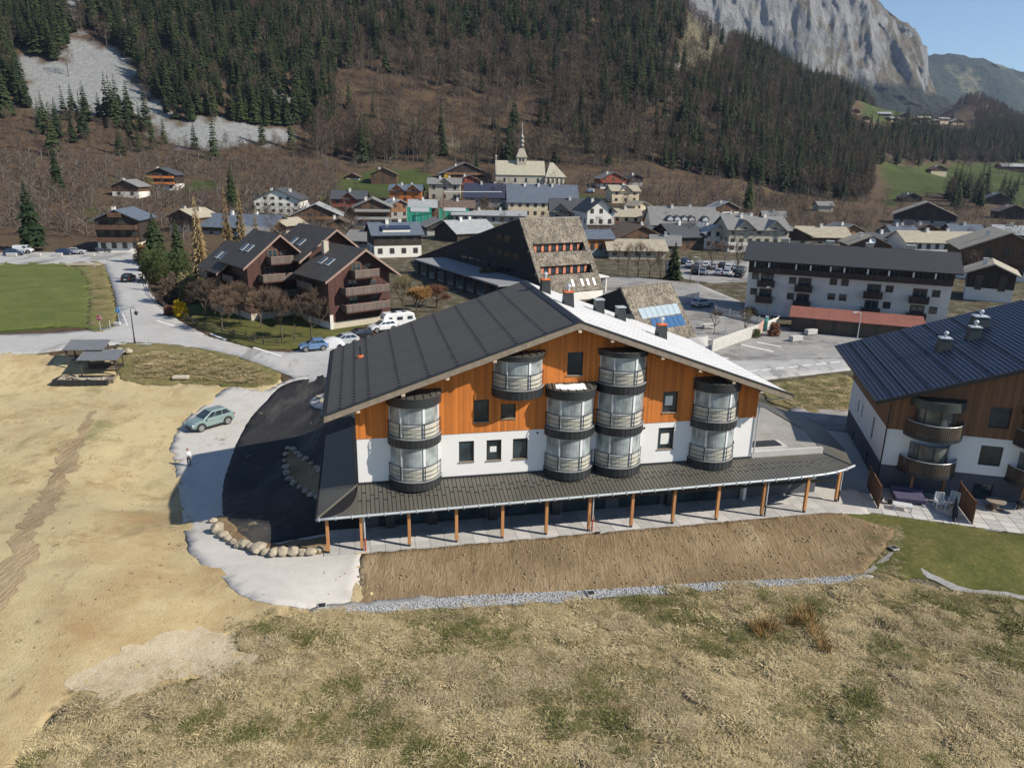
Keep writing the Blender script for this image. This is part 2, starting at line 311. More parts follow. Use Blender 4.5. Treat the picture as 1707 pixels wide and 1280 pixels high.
# ---- sheets laid on the ground
def smooth_poly(P, per=6, closed=True):
    n = len(P); out = []
    for i in range(n):
        p0, p1, p2, p3 = P[(i-1) % n], P[i], P[(i+1) % n], P[(i+2) % n]
        for k in range(per):
            t = k/per; out.append(tuple(.5*((2*p1[d])+(-p0[d]+p2[d])*t+(2*p0[d]-5*p1[d]+4*p2[d]-p3[d])*t*t+(-p0[d]+3*p1[d]-3*p2[d]+p3[d])*t**3) for d in (0, 1)))
    return out
def sheet(name, P, m, off=.02, step=1.0, rag=0.0, smooth=True, disp=None, parent=None, label=None, kind='structure', under=(), fade=True, skirt=True):
    P = [(p[0], p[1]) for p in P]
    if smooth: P = smooth_poly(P)
    else:
        Q = []
        for i in range(len(P)):
            a, b = Vector(P[i]), Vector(P[(i+1) % len(P)]); n = max(1, int((b-a).length/step)); Q += [tuple(a.lerp(b, k/n)) for k in range(n)]
        P = Q
    if rag:
        Q = []
        for i in range(len(P)):
            a, b = Vector(P[i]), Vector(P[(i+1) % len(P)]); n = max(1, int((b-a).length/(rag*1.2)))
            for k in range(n):
                q = a.lerp(b, k/n); Q.append((q.x+noise.noise(Vector((q.x*.9, q.y*.9, 1)))*rag*2.2+random.uniform(-rag, rag)*.4, q.y+noise.noise(Vector((q.x*.9, q.y*.9, 7)))*rag*2.2+random.uniform(-rag, rag)*.4))
        P = Q
    xs = [p[0] for p in P]; ys = [p[1] for p in P]
    gx, gy = np.meshgrid(np.arange(min(xs), max(xs), step), np.arange(min(ys), max(ys), step)); gx = gx.ravel(); gy = gy.ravel()
    k = inpoly(P, gx, gy); pts = np.stack([gx[k], gy[k]], -1)
    bp = np.array(P)
    if len(pts):
        keep = np.ones(len(pts), bool)
        for c in range(0, len(pts), 4000):
            d = ((pts[c:c+4000, None, :]-bp[None, :, :])**2).sum(-1).min(1); keep[c:c+4000] = d > (step*.45)**2
        pts = pts[keep]
    V2 = [Vector(p) for p in P]+[Vector(p) for p in pts.tolist()]
    r = delaunay_2d_cdt(V2, [], [list(range(len(P)))], 1, 1e-4)
    vv = np.array([(p.x, p.y) for p in r[0]]); zz = zt(vv[:, 0], vv[:, 1])+off
    edge = set()
    if disp is not None:
        dmin = np.full(len(vv), 9.)
        for c in range(0, len(vv), 4000): dmin[c:c+4000] = np.sqrt(((vv[c:c+4000, None, :]-bp[None, ::2, :])**2).sum(-1).min(1))
        zz += np.array([disp(x, y) for x, y in vv])*(np.clip(dmin/1.0, 0, 1) if fade else 1.0)
    for U in under:
        U = [(p[0], p[1]) for p in U]; k = inpoly(U, vv[:, 0], vv[:, 1])
        for dx, dy in ((.7,0),(-.7,0),(0,.7),(0,-.7)): k &= inpoly(U, vv[:, 0]+dx, vv[:, 1]+dy)
        zz[k] = zt(vv[k, 0], vv[k, 1])-.12
    if parent is None and skirt: COVER.append(P)
    me = bpy.data.meshes.new(name); me.from_pydata([(x, y, z) for (x, y), z in zip(vv.tolist(), zz.tolist())], [], [list(f) for f in r[2]])
    bm = bmesh.new(); bm.from_mesh(me)
    for f in bm.faces:
        f.normal_update()
        if f.normal.z < 0: f.normal_flip()
        f.smooth = True
    be = [e for e in bm.edges if e.is_boundary]
    if parent is None and skirt:
        g = bmesh.ops.extrude_edge_only(bm, edges=be)
        for v in g['geom']:
            if isinstance(v, bmesh.types.BMVert): v.co.z -= .35
            elif isinstance(v, bmesh.types.BMFace): v.smooth = False
    bm.to_mesh(me); bm.free(); me.materials.append(m)
    o = put(name, me, parent)
    if parent is None: tag(o, label, None, None, kind)
    return o
def earth(name, cols, scale=.6, fine=8, bmp=.6, dist=.06, rough=.95, streakdir=None, speck=None, patch=()):
    m, t, b = nodes(name); tc = N(t, 'ShaderNodeTexCoord').outputs['Object']; v = tc
    if streakdir is not None:
        mp = N(t, 'ShaderNodeMapping'); L(t, tc, mp.inputs[0]); mp.inputs['Rotation'].default_value = (0, 0, streakdir); mp.inputs['Scale'].default_value = (1, .18, 1); v = mp.outputs[0]
    n1 = noise_tex(t, tc, scale*.25, 6, .6); n2 = noise_tex(t, v, scale*2, 6, .7); n3 = noise_tex(t, v, fine, 4, .7)
    a = N(t, 'ShaderNodeMath', operation='MULTIPLY', i1=.45); L(t, n1, a.inputs[0]); a2 = N(t, 'ShaderNodeMath', operation='MULTIPLY_ADD', i1=.3); L(t, n2, a2.inputs[0]); L(t, a.outputs[0], a2.inputs[2]); a3 = N(t, 'ShaderNodeMath', operation='MULTIPLY_ADD', i1=.3); L(t, n3, a3.inputs[0]); L(t, a2.outputs[0], a3.inputs[2])
    k = len(cols); c = ramp(t, a3.outputs[0], [(.36+.32*i/(k-1), cc) for i, cc in enumerate(cols)])
    if speck:
        vo = N(t, 'ShaderNodeTexVoronoi', feature='F1'); vo.inputs['Scale'].default_value = speck[0]; L(t, tc, vo.inputs['Vector']); lt = N(t, 'ShaderNodeMath', operation='LESS_THAN', i1=speck[1]); L(t, vo.outputs['Distance'], lt.inputs[0]); c = mixc(t, lt.outputs[0], c, speck[2])
    for sc_p, lo_p, hi_p, cp, st in patch:
        mp2 = N(t, 'ShaderNodeMapping'); L(t, tc, mp2.inputs[0]); mp2.inputs['Rotation'].default_value = (0, 0, st or 0); mp2.inputs['Scale'].default_value = (1, .3 if st else 1, 1); mp2.inputs['Location'].default_value = (sc_p*37, 5, 2); pk = N(t, 'ShaderNodeMapRange', i1=lo_p, i2=hi_p); L(t, noise_tex(t, mp2.outputs[0], sc_p, 7, .68), pk.inputs[0]); c = mixc(t, pk.outputs[0], c, cp)
    L(t, c, b.inputs['Base Color']); b.inputs['Roughness'].default_value = rough; b.inputs['Specular IOR Level'].default_value = .2
    h = N(t, 'ShaderNodeMath', operation='ADD'); L(t, n2, h.inputs[0]); L(t, n3, h.inputs[1]); bump(t, b, h.outputs[0], bmp, dist); MATS[name] = m; return m
def nz(s, amp, sx=1.0, sy=1.0, oct_=4, off=0.): return lambda x, y: amp*noise.fractal(Vector((x*s*sx+off, y*s*sy, off)), 1, 2, oct_)
bare = earth('bare_earth', [(.25,.175,.08), (.37,.285,.148), (.47,.385,.218), (.41,.335,.19), (.53,.455,.285)], .55, 9, .9, .07, speck=(1.3, .05, (.55,.48,.36)), patch=((.07, .52, .66, (.34,.235,.115), None), (.22, .56, .68, (.27,.205,.115), .9), (.12, .58, .70, (.24,.215,.10), None), (.5, .62, .72, (.20,.145,.08), -.7)))
bare2 = earth('rutted_earth', [(.22,.155,.085), (.34,.255,.15), (.43,.34,.21)], .9, 6, 1.0, .2, streakdir=radians(-60))
pale = earth('pale_gravel_soil', [(.30,.235,.145), (.43,.355,.24), (.52,.455,.34)], .8, 9, .8, .08, speck=(2.2, .08, (.55,.52,.46)))
straw = earth('dry_turf', [(.07,.055,.022), (.17,.13,.06), (.30,.24,.125), (.15,.14,.05)], .9, 7, 1.0, .12)
soilm = earth('brown_soil', [(.13,.088,.046), (.22,.158,.088), (.31,.235,.145)], 1.0, 7, 1.0, .12, streakdir=radians(35), patch=((.12, .52, .66, (.16,.115,.065), None), (.3, .58, .70, (.34,.265,.165), .6)))
chip = earth('grey_chippings', [(.20,.195,.19), (.31,.305,.295), (.41,.405,.39)], 2.5, 26, 1.0, .05, speck=(9, .15, (.16,.17,.18)))
yardm = earth('compacted_gravel', [(.37,.352,.325), (.44,.42,.388), (.50,.48,.445)], .7, 14, .35, .02)
tarm = earth('fresh_asphalt', [(.014,.014,.015), (.026,.026,.027), (.045,.043,.041)], .8, 20, .4, .02, rough=.75, streakdir=radians(-25), patch=((.25, .52, .72, (.10,.094,.085), -.5), (.35, .55, .75, (.085,.08,.073), .9)))
roadm = earth('old_asphalt', [(.30,.298,.288), (.375,.37,.357), (.45,.44,.425)], .5, 16, .25, .015, rough=.85, patch=((.12, .56, .60, (.25,.245,.235), .3), (.3, .60, .68, (.44,.425,.395), .1)))
lotm = earth('car_park_asphalt', [(.20,.195,.185), (.265,.258,.245), (.33,.32,.30)], .5, 14, .25, .015, rough=.85, patch=((.15, .54, .60, (.17,.165,.155), None), (.4, .60, .66, (.34,.325,.295), None)))
fieldm = earth('spring_grass', [(.058,.074,.017), (.085,.104,.024), (.11,.125,.034), (.19,.165,.07)], .8, 3, .7, .05)
vergem = earth('verge_grass', [(.06,.075,.02), (.12,.115,.042), (.20,.165,.075), (.24,.20,.11)], 1.2, 6, 1.0, .10)
lawnm = earth('lawn', [(.04,.05,.012), (.066,.075,.018), (.105,.10,.03), (.19,.15,.06)], 1.4, 6, .6, .04)
SHEETS = {}
SHEETS['bare'] = survey([(-250,1400),(20,1380),(40,1290),(55,1240),(110,1172),(190,1180),(300,1140),(405,1115),(385,1058),(440,1040),(560,1030),(610,1010),(610,900),(560,700),(480,640),(420,645),(330,640),(230,640),(200,622),(185,603),(80,592),(-250,588)])
SHEETS['dry'] = survey([(-250,1500),(1960,1500),(1960,990),(1720,1005),(1600,990),(1500,968),(1440,962),(1200,978),(985,992),(800,1008),(600,1016),(530,1022),(440,1040),(395,1058),(412,1112),(300,1142),(190,1182),(112,1178),(60,1240),(30,1330)])
PG = dict(yard=[(552,632),(500,628),(440,650),(378,648),(332,680),(302,710),(284,745),(290,770),(300,830),(310,890),(325,930),(368,963),(400,990),(430,1003),(500,1014),(597,1008),(600,926),(600,880),(600,700)], pale=[(335,1050),(385,1058),(405,1112),(300,1138),(190,1176),(120,1165),(150,1110),(220,1075)], rut=[(150,690),(160,692),(130,760),(95,840),(60,910),(20,985),(-30,1060),(-60,1060),(-30,985),(20,905),(70,820),(105,750)], verge=[(196,575),(240,572),(330,580),(415,602),(468,626),(436,646),(330,640),(226,640),(196,622)])
PG = {k: survey(v) for k, v in PG.items()}
def baredisp(x, y): return .11*noise.fractal(Vector((x*.3, y*.3, 0)), 1, 2, 5)+.04*noise.noise(Vector((x*1.6, y*2.4, 5)))-.10*math.exp(-((x-np.interp(y, [34,44,56,72], [-33.5,-36,-38.5,-42.5]))/.7)**2)*(30 < y < 74)
sheet('bare_ground', SHEETS['bare'], bare, .03, .6, .25, under=[smooth_poly([(p.x, p.y) for p in PG[k]]) for k in ('yard','verge')], disp=baredisp, label='bare beige earth graded beside the car')
sheet('pale_patch', PG['pale'], pale, .055, .45, .5, disp=baredisp, fade=False, skirt=False, label='paler stony patch of earth next to the dry meadow')
sheet('rut', PG['rut'], bare2, .055, .45, .4, disp=baredisp, fade=False, skirt=False, label='darker tyre rut running across the bare earth')
def hummock(x, y): return .20*noise.fractal(Vector((x*.45, y*.75, 2)), 1, 2, 4)+.22*max(0, noise.noise(Vector((x*.9, y*1.5, 9))))
dry_sheet = sheet('dry_meadow', SHEETS['dry'], straw, .05, .5, .3, disp=hummock, label='hummocky meadow of dry winter grass in the foreground')
SOIL = survey([(600,930),(596,1003),(800,996),(985,988),(1300,966),(1432,960),(1462,934),(1492,884),(1400,855),(1340,858),(980,891),(600,924)])
sheet('soil_bank', SOIL, soilm, .06, .45, .12, smooth=False, disp=lambda x, y: .07*noise.fractal(Vector((x*1.6+y*.9, y*.8, 0)), 1, 2, 4), label='raked brown soil bank below the colonnade')
sheet('gravel_drain', survey([(525,1014),(600,1004),(790,994),(980,986),(1200,972),(1426,960),(1440,967),(1330,977),(1200,985),(1000,999),(820,1011),(640,1021),(536,1026)]), chip, .08, .4, .10, disp=nz(3, .03), label='strip of grey drainage chippings along the soil bank')
sheet('gravel_spill', survey([(1440,956),(1446,950),(1465,940),(1468,934),(1482,924),(1490,922),(1484,932),(1470,940),(1460,950)]), chip, .05, .3, .12, skirt=False, label='small spill of grey chippings by the lawn corner')
TARP = survey([(562,630),(515,632),(462,650),(424,690),(397,735),(382,775),(372,812),(371,850),(382,888),(415,907),(455,906),(545,890),(600,880),(600,700)])
sheet('gravel_yard', PG['yard'], yardm, .055, .8, .08, under=[smooth_poly([(p.x, p.y) for p in TARP])], label='light grey gravel yard around the asphalt drive')
sheet('asphalt_drive', TARP, tarm, .07, .8, .03, label='fresh black asphalt drive curving round the building')
sheet('green_field', survey([(-250,442),(60,438),(120,440),(150,452),(152,500),(165,548),(100,545),(-250,548)]), fieldm, .05, 1.5, .3, disp=nz(.5, .06), label='bright green mown field left of the side road')
sheet('ditch_bank', survey([(118,440),(168,438),(182,470),(192,520),(190,545),(150,550),(148,500),(140,460)]), vergem, .06, 1.0, .3, disp=nz(.6, .2), label='grassy ditch bank between the field and the side road')
sheet('road_verge', PG['verge'], vergem, .06, .7, .25, disp=nz(.5, .22), label='rough grass verge inside the road bend')
road = sheet('road', survey([(-250,566),(80,556),(160,550),(196,542),(198,528),(192,492),(182,462),(172,440),(100,440),(-250,446),(-250,424),(120,420),(228,420),(236,450),(248,480),(262,505),(300,536),(350,562),(430,584),(480,588),(540,575),(590,570),(1180,560),(1180,600),(1440,596),(1700,560),(1700,600),(1420,617),(1300,631),(1150,648),(545,642),(480,626),(420,603),(330,580),(215,573),(150,579),(60,590),(-250,596)]), roadm, .05, 1.5, .05, smooth=False, label='grey village road with a side road joining from the left')
lot = sheet('car_park', survey([(990,560),(985,500),(1005,462),(1060,462),(1165,474),(1240,505),(1250,520),(1300,545),(1420,548),(1500,575),(1480,592),(1420,597),(1200,602),(1100,600)]), lotm, .04, 1.5, .05, smooth=False, label='grey paved car park and school yard behind the roof')
sheet('village_yard', survey([(1110,434),(1255,434),(1265,470),(1180,472),(1110,462)]), lotm, .05, 2.0, .1, smooth=False, label='paved village car park behind the bare trees')
sheet('chalet_lawn', survey([(292,522),(340,548),(420,580),(528,578),(560,560),(660,538),(660,520),(560,526),(420,512),(300,505)]), lawnm, .05, 1.2, .2, label='lawn around the dark red chalet')
sheet('lawn', survey([(1380,856),(1450,850),(1560,868),(1707,890),(1900,920),(1900,1015),(1680,998),(1590,984),(1540,962),(1500,966),(1440,964),(1420,940),(1430,890)]), lawnm, .03, .6, .2, disp=nz(1.2, .05), label='green lawn in front of the neighbouring building')
sheet('lawn_edging', survey([(1534,948),(1550,956),(1580,970),(1620,982),(1707,992),(1800,1000),(1800,1006),(1700,998),(1610,988),(1570,975),(1540,958)]), chip, .05, .35, .12, skirt=False, label='thin line of gravel along the lawn')
sheet('side_verge', survey([(1268,640),(1300,636),(1412,626),(1414,690),(1330,684),(1280,668)]), vergem, .05, .7, .2, disp=nz(.6, .15), label='rough grass between the two buildings')
sheet('side_path', survey([(1318,682),(1372,676),(1420,686),(1430,720),(1350,712),(1330,700)]), lotm, .075, .8, .05, label='paved path behind the colonnade end')
sheet('side_yard', survey([(1346,860),(1384,856),(1448,858),(1490,840),(1470,790),(1410,705),(1345,712),(1330,760),(1330,850)]), yardm, .045, .8, .04, smooth=False, label='paved strip between the colonnade end and the neighbouring building')
for pl in ([(1244,621),(1262,619.6),(1262,617.6),(1244,619)], [(1270,618.6),(1285,617),(1285,615),(1270,616.6)], [(1293,616),(1307,614.6),(1307,612.6),(1293,614)], [(1315,613.6),(1330,612),(1330,610.3),(1315,611.8)], [(1338,611),(1353,609.4),(1353,607.6),(1338,609.2)], [(1361,608.6),(1378,607),(1378,605.2),(1361,606.8)], [(1384,606),(1400,604.6),(1400,602.8),(1384,604.2)],
           [(262,534),(292,543),(291,545),(261,536)], [(352,556),(378,566),(376,568),(350,558)], [(424,579),(470,593),(468,595),(421,581)], [(205,522),(214,544),(212,544),(203,522)]):
    sheet('lane_marking', survey(pl), M('road_paint', (.62,.62,.6), .7, .2, 3), .058, .5, parent=road, smooth=False)
for pl in ([(1153,560),(1186,566),(1186,567.6),(1153,561.6)], [(1236,574),(1290,586),(1289,587.6),(1235,575.4)], [(1262,570),(1302,578),(1302,579.4),(1261,571.4)], [(1172,590),(1215,597),(1214,598.6),(1171,591.6)]):
    sheet('bay_marking', survey(pl), M('road_paint', (.62,.62,.6)), .048, .5, parent=lot, smooth=False)

ground = make_terrain()
# ---- far mountains
def massif(name, top, y0, yr, y1, base_py, amp, m, label, prof=1.0, n=(150, 70), seed=0, flute=.004):
    """ridge: top = [(px, py of skyline)], foot at y0, crest at yr, back foot at y1"""
    A = [sight(p[0], 100).x/sight(p[0], 100).y for p in top]; T = [at(p[0], p[1], yr).z for p in top]; nx, ny = n
    av = np.linspace(A[0], A[-1], nx); ys = np.linspace(y0, y1, ny); zb = at(1500, base_py, y0).z; vs = []
    for yq, dz in ((y0-700, 420), (y0-250, 130)): vs += [(a*yq, yq, zb-dz) for a in av]
    for y in ys:
        for a in av:
            t = np.interp(a, A, T); x = a*y
            s = (y-y0)/(yr-y0) if y < yr else max(0, (y1-y)/(y1-yr)); s = max(0., min(1., s)); q = s*s*(3-2*s) if prof == 1 else (s**prof)
            r = noise.ridged_multi_fractal(Vector((x*flute, y*flute*.35, seed)), .9, 2.1, 8, 1.0, 2.0)-1.1
            r2 = noise.fractal(Vector((x*.012, y*.012, seed+4)), 1, 2, 5)
            vs.append((x+amp*.3*r2*(s < .98), y+amp*.8*r2*(s < .98), zb+(t-zb)*q+(r*amp+r2*amp*.35)*min(1, s*2.2)*(1.0 if s < .9 else .35)))
    ny += 2; idx = np.arange(nx*ny).reshape(ny, nx); fs = np.stack([idx[:-1, :-1], idx[:-1, 1:], idx[1:, 1:], idx[1:, :-1]], -1).reshape(-1, 4)
    me = bpy.data.meshes.new(name); me.from_pydata(vs, [], fs.tolist()); me.polygons.foreach_set('use_smooth', [True]*len(fs)); me.materials.append(m)
    return tag(put(name, me), label, None, None, 'structure')
def rockmat():
    m, t, b = nodes('limestone'); tc = N(t, 'ShaderNodeTexCoord').outputs['Object']; g = N(t, 'ShaderNodeNewGeometry'); sp = N(t, 'ShaderNodeSeparateXYZ'); L(t, g.outputs['Normal'], sp.inputs[0])
    mp = N(t, 'ShaderNodeMapping'); L(t, tc, mp.inputs[0]); mp.inputs['Scale'].default_value = (1, 1, .35)
    n1 = noise_tex(t, mp.outputs[0], .018, 10, .75); n2 = noise_tex(t, tc, .006, 5, .6)
    rock = ramp(t, n1, [(.32, (.11,.11,.115)), (.48, (.26,.26,.255)), (.66, (.40,.39,.37))]); turf = ramp(t, n1, [(.3, (.10,.085,.055)), (.7, (.22,.19,.13))])
    s = N(t, 'ShaderNodeMath', operation='MULTIPLY_ADD', i1=.5); L(t, n2, s.inputs[0]); L(t, sp.outputs[2], s.inputs[2]); k = N(t, 'ShaderNodeMapRange', i1=.76, i2=.90); L(t, s.outputs[0], k.inputs[0])
    pz_ = N(t, 'ShaderNodeSeparateXYZ'); L(t, tc, pz_.inputs[0]); zz_ = N(t, 'ShaderNodeMath', operation='MULTIPLY_ADD', i1=190.); L(t, n2, zz_.inputs[0]); L(t, pz_.outputs[2], zz_.inputs[2]); fk = N(t, 'ShaderNodeMapRange', i1=385., i2=350.); L(t, zz_.outputs[0], fk.inputs[0])
    L(t, mixc(t, fk.outputs[0], mixc(t, k.outputs[0], rock, turf), ramp(t, n1, [(.35, (.012,.02,.012)), (.7, (.05,.05,.03))])), b.inputs['Base Color']); b.inputs['Roughness'].default_value = .95; bump(t, b, n1, 1.0, 45.); return m
def hillmat():
    m, t, b = nodes('far_hill'); tc = N(t, 'ShaderNodeTexCoord').outputs['Object']; n1 = noise_tex(t, tc, .0035, 6, .62); n2 = noise_tex(t, tc, .03, 5, .7)
    w = ramp(t, n2, [(.3, (.012,.022,.012)), (.7, (.035,.05,.025))]); p = ramp(t, n2, [(.3, (.10,.10,.05)), (.7, (.17,.16,.09))]); k = N(t, 'ShaderNodeMapRange', i1=.54, i2=.60); L(t, n1, k.inputs[0])
    L(t, mixc(t, k.outputs[0], w, p), b.inputs['Base Color']); b.inputs['Roughness'].default_value = .95; bump(t, b, n2, 1.0, 25.); return m
massif('cliff_mountain', [(1000,-260),(1150,-200),(1250,-150),(1340,-95),(1400,-48),(1440,-8),(1470,22),(1500,48),(1530,72),(1543,96),(1552,140),(1580,175),(1620,195),(1700,230)], 2250, 2750, 3500, 178, 42, rockmat(), 'pale grey limestone cliff mountain under the blue sky', n=(340, 170), seed=2.2, flute=.0065)
massif('far_hill', [(1300,60),(1480,90),(1545,98),(1590,100),(1640,104),(1680,112),(1707,122),(1800,140),(2000,110),(2400,60)], 3300, 4300, 5600, 232, 55, hillmat(), 'distant hill of dark woods and pale pastures at the right', n=(150, 70), seed=5.5, flute=.0022)
# ================================================================== building materials
WOODO = boards('orange_larch', (.50,.155,.024), .15, .32); WOODB = boards('weathered_larch', (.26,.135,.065), .14, .35)
WHITE = M('white_render', (.74,.73,.71), .9, .05, .6, bmp=.15, bscale=30); SLATE = M('anthracite_metal', (.035,.038,.042), .45, .2, 1.2, .3)
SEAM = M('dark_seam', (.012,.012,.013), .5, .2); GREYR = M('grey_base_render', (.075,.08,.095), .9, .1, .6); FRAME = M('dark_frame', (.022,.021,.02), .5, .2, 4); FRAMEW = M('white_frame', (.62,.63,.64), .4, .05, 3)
GL = glass(); GLB = glass('bay_glass', (.27,.305,.31), .05); CREAM = M('cream_panel', (.44,.43,.365), .25, .14, 2.0, spec=.6); RAIL = M('rail_metal', (.045,.05,.055), .4, .1, 5, .4)
FASC = M('weathered_fascia', (.23,.19,.145), .85, .35, 3, bmp=.4, bscale=40); POST = boards('larch_post', (.46,.21,.075), .4, .25); ZINC = M('zinc', (.46,.50,.52), .4, .12, 2, .15); CONC = M('concrete', (.42,.41,.385), .9, .12, 1.2, bmp=.2, bscale=25)
def roofmat(name, col, step, axis, var=.12, rough=.5, metal=.2, b_=.5):
    if name in MATS: return MATS[name]
    m, t, b = nodes(name); tc = N(t, 'ShaderNodeTexCoord').outputs['Object']; sp = N(t, 'ShaderNodeSeparateXYZ'); L(t, tc, sp.inputs[0])
    d = N(t, 'ShaderNodeMath', operation='DIVIDE', i1=step); L(t, sp.outputs['XYZ'.index(axis)], d.inputs[0]); fr = N(t, 'ShaderNodeMath', operation='FRACT'); L(t, d.outputs[0], fr.inputs[0]); fl = N(t, 'ShaderNodeMath', operation='FLOOR'); L(t, d.outputs[0], fl.inputs[0])
    wn = N(t, 'ShaderNodeTexWhiteNoise', noise_dimensions='1D'); L(t, fl.outputs[0], wn.inputs['W']); n1 = noise_tex(t, tc, .5, 6, .65)
    a = N(t, 'ShaderNodeMath', operation='MULTIPLY_ADD', i1=.25); L(t, wn.outputs[0], a.inputs[0]); L(t, n1, a.inputs[2])
    c = ramp(t, a.outputs[0], [(.35, tuple(x*(1-var) for x in col)), (.9, tuple(x*(1+var) for x in col))]); L(t, c, b.inputs['Base Color']); b.inputs['Roughness'].default_value = rough; b.inputs['Metallic'].default_value = metal
    g = N(t, 'ShaderNodeMath', operation='GREATER_THAN', i1=.1); L(t, fr.outputs[0], g.inputs[0]); bump(t, b, g.outputs[0], b_, .03); MATS[name] = m; return m
def flat_wall(mb, outer, holes, y, depth=.2, mi=0):
    """front wall in the xz plane at y, real openings with reveals"""
    pts = [Vector(p) for p in outer]; n = len(pts); ed = [(i, (i+1) % n) for i in range(n)]
    for x0, x1, z0, z1_ in holes:
        k = len(pts); pts += [Vector((x0, z0)), Vector((x1, z0)), Vector((x1, z1_)), Vector((x0, z1_))]; ed += [(k, k+1), (k+1, k+2), (k+2, k+3), (k+3, k)]
    r = delaunay_2d_cdt(pts, ed, [], 0, 1e-4); vv = r[0]; fs = []
    for f in r[2]:
        cx = sum(vv[i].x for i in f)/3; cz = sum(vv[i].y for i in f)/3
        if any(a < cx < b and c < cz < d for a, b, c, d in holes) or not bool(inpoly([tuple(p) for p in outer], cx, cz)): continue
        fs.append(tuple(f))
    mb.add([(p.x, y, p.y) for p in vv], fs, mi)
    for x0, x1, z0, z1_ in holes:
        for (a, b, c, d) in ((x0,z0,x1,z0),(x1,z0,x1,z1_),(x1,z1_,x0,z1_),(x0,z1_,x0,z0)): mb.add([(a,y,b),(c,y,d),(c,y+depth,d),(a,y+depth,b)], [(0,1,2,3)], mi)
    return mb
def window(par, x0, x1, z0, z1_, y=0.0, rec=.14, fm=None, pm=None, cross=False, sill=None, side=None, fw_=.07):
    """framed window in the xz plane (or on a side wall when side is the x of that wall); frame > pane, sill"""
    fm = fm or FRAME; pm = pm or GL; f = MB(); yy = y+rec
    f.box(x0, x1, yy-.04, yy+.04, z0, z0+fw_); f.box(x0, x1, yy-.04, yy+.04, z1_-fw_, z1_); f.box(x0, x0+fw_, yy-.041, yy+.041, z0, z1_); f.box(x1-fw_, x1, yy-.041, yy+.041, z0, z1_)
    if cross: f.box((x0+x1)/2-.03, (x0+x1)/2+.03, yy-.042, yy+.042, z0, z1_)
    p = MB().box(x0+fw_*.8, x1-fw_*.8, yy-.01, yy+.01, z0+fw_*.8, z1_-fw_*.8); s = None
    if sill is not None: s = MB().box(x0-.03, x1+.03, y-.06, yy-.042, z0-.06, z0+.015)
    if side is not None:
        for b in (f, p, s):
            if b: b.v = [((side+(v[1]-y)) if side < 5 else (side-(v[1]-y)), v[0], v[2]) for v in b.v]
    o = f.build('window', fm, par); p.build('pane', pm, o)
    if s: s.build('sill', sill, o)
    return o

# ================================================================== main apartment building
B = empty('apartment_building', W(-.69, 44.8), YAW, 'large orange timber and white apartment building with five glazed bay towers and a colonnade', 'building')
AX, AZ, LX, LZ, RX, RZ, FY, BY = 14.27, 14.40, -1.86, 8.92, 29.98, 8.80, -1.5, 15.0
def rz_(x, d=0.0): return (AZ-(AX-x)*(AZ-LZ)/(AX-LX) if x < AX else AZ-(x-AX)*(AZ-RZ)/(RX-AX))-d
holesW = [(7.68,8.69,7.47,9.0), (9.5,10.5,7.6,8.62), (13.95,15.05,10.42,12.02), (20.98,22.08,7.42,8.95)]
holesR = [(6.68,7.7,4.65,6.13), (8.55,9.57,4.63,6.11), (10.36,11.4,4.62,6.10), (20.85,22.05,4.66,6.28)]
wb = flat_wall(MB(), [(0,6.7),(28.3,6.7),(28.3,rz_(28.3,.35)),(AX,AZ-.35),(0,rz_(0,.35))], holesW, 0.0)
wb.prism([(0,6.7),(0,rz_(0,.35)),(.25,rz_(.25,.35)),(.25,6.7)], .01, 13.5); wb.prism([(28.05,6.7),(28.05,rz_(28.05,.35)),(28.3,rz_(28.3,.35)),(28.3,6.7)], .01, 13.5)
wb.prism([(0,6.7),(28.3,6.7),(28.3,rz_(28.3,.35)),(AX,AZ-.35),(0,rz_(0,.35))], 13.3, 13.5); wb.build('timber_wall', WOODO, B, fix=False)
ww = flat_wall(MB(), [(.03,3.3),(28.27,3.3),(28.27,6.7),(.03,6.7)], holesR, .03)
ww.box(.03, .25, .04, 13.47, -4, 6.7); ww.box(28.05, 28.27, .04, 13.47, -1, 6.7); ww.box(.25, 28.05, 13.2, 13.47, -4, 6.7); ww.build('rendered_wall', WHITE, B, fix=False)
MB().box(.25, 28.05, .3, 13.2, 6.55, 6.69).build('floor_slab', CONC, B)
for h in holesW: window(B, *h, y=0.0, sill=FASC)
for h in holesR: window(B, *h, y=.03, sill=FASC)
for x, z in ((12.05, 6.45), (19.75, 6.35)):
    MB().tube([(x, -.02, z), (x, .08, z)], .075, 10).build('vent', SEAM, B)
MB().box(8.8, 9.25, .14, .15, 5.2, 5.6).build('notice', M('paper', (.7,.7,.66), .8, .05), B); MB().box(21.2, 21.75, .12, .15, 7.9, 8.6).build('notice', M('paper', (.7,.7,.66)), B); MB().box(21.1, 21.75, .14, .16, 5.0, 5.8).build('notice', M('paper', (.7,.7,.66)), B)
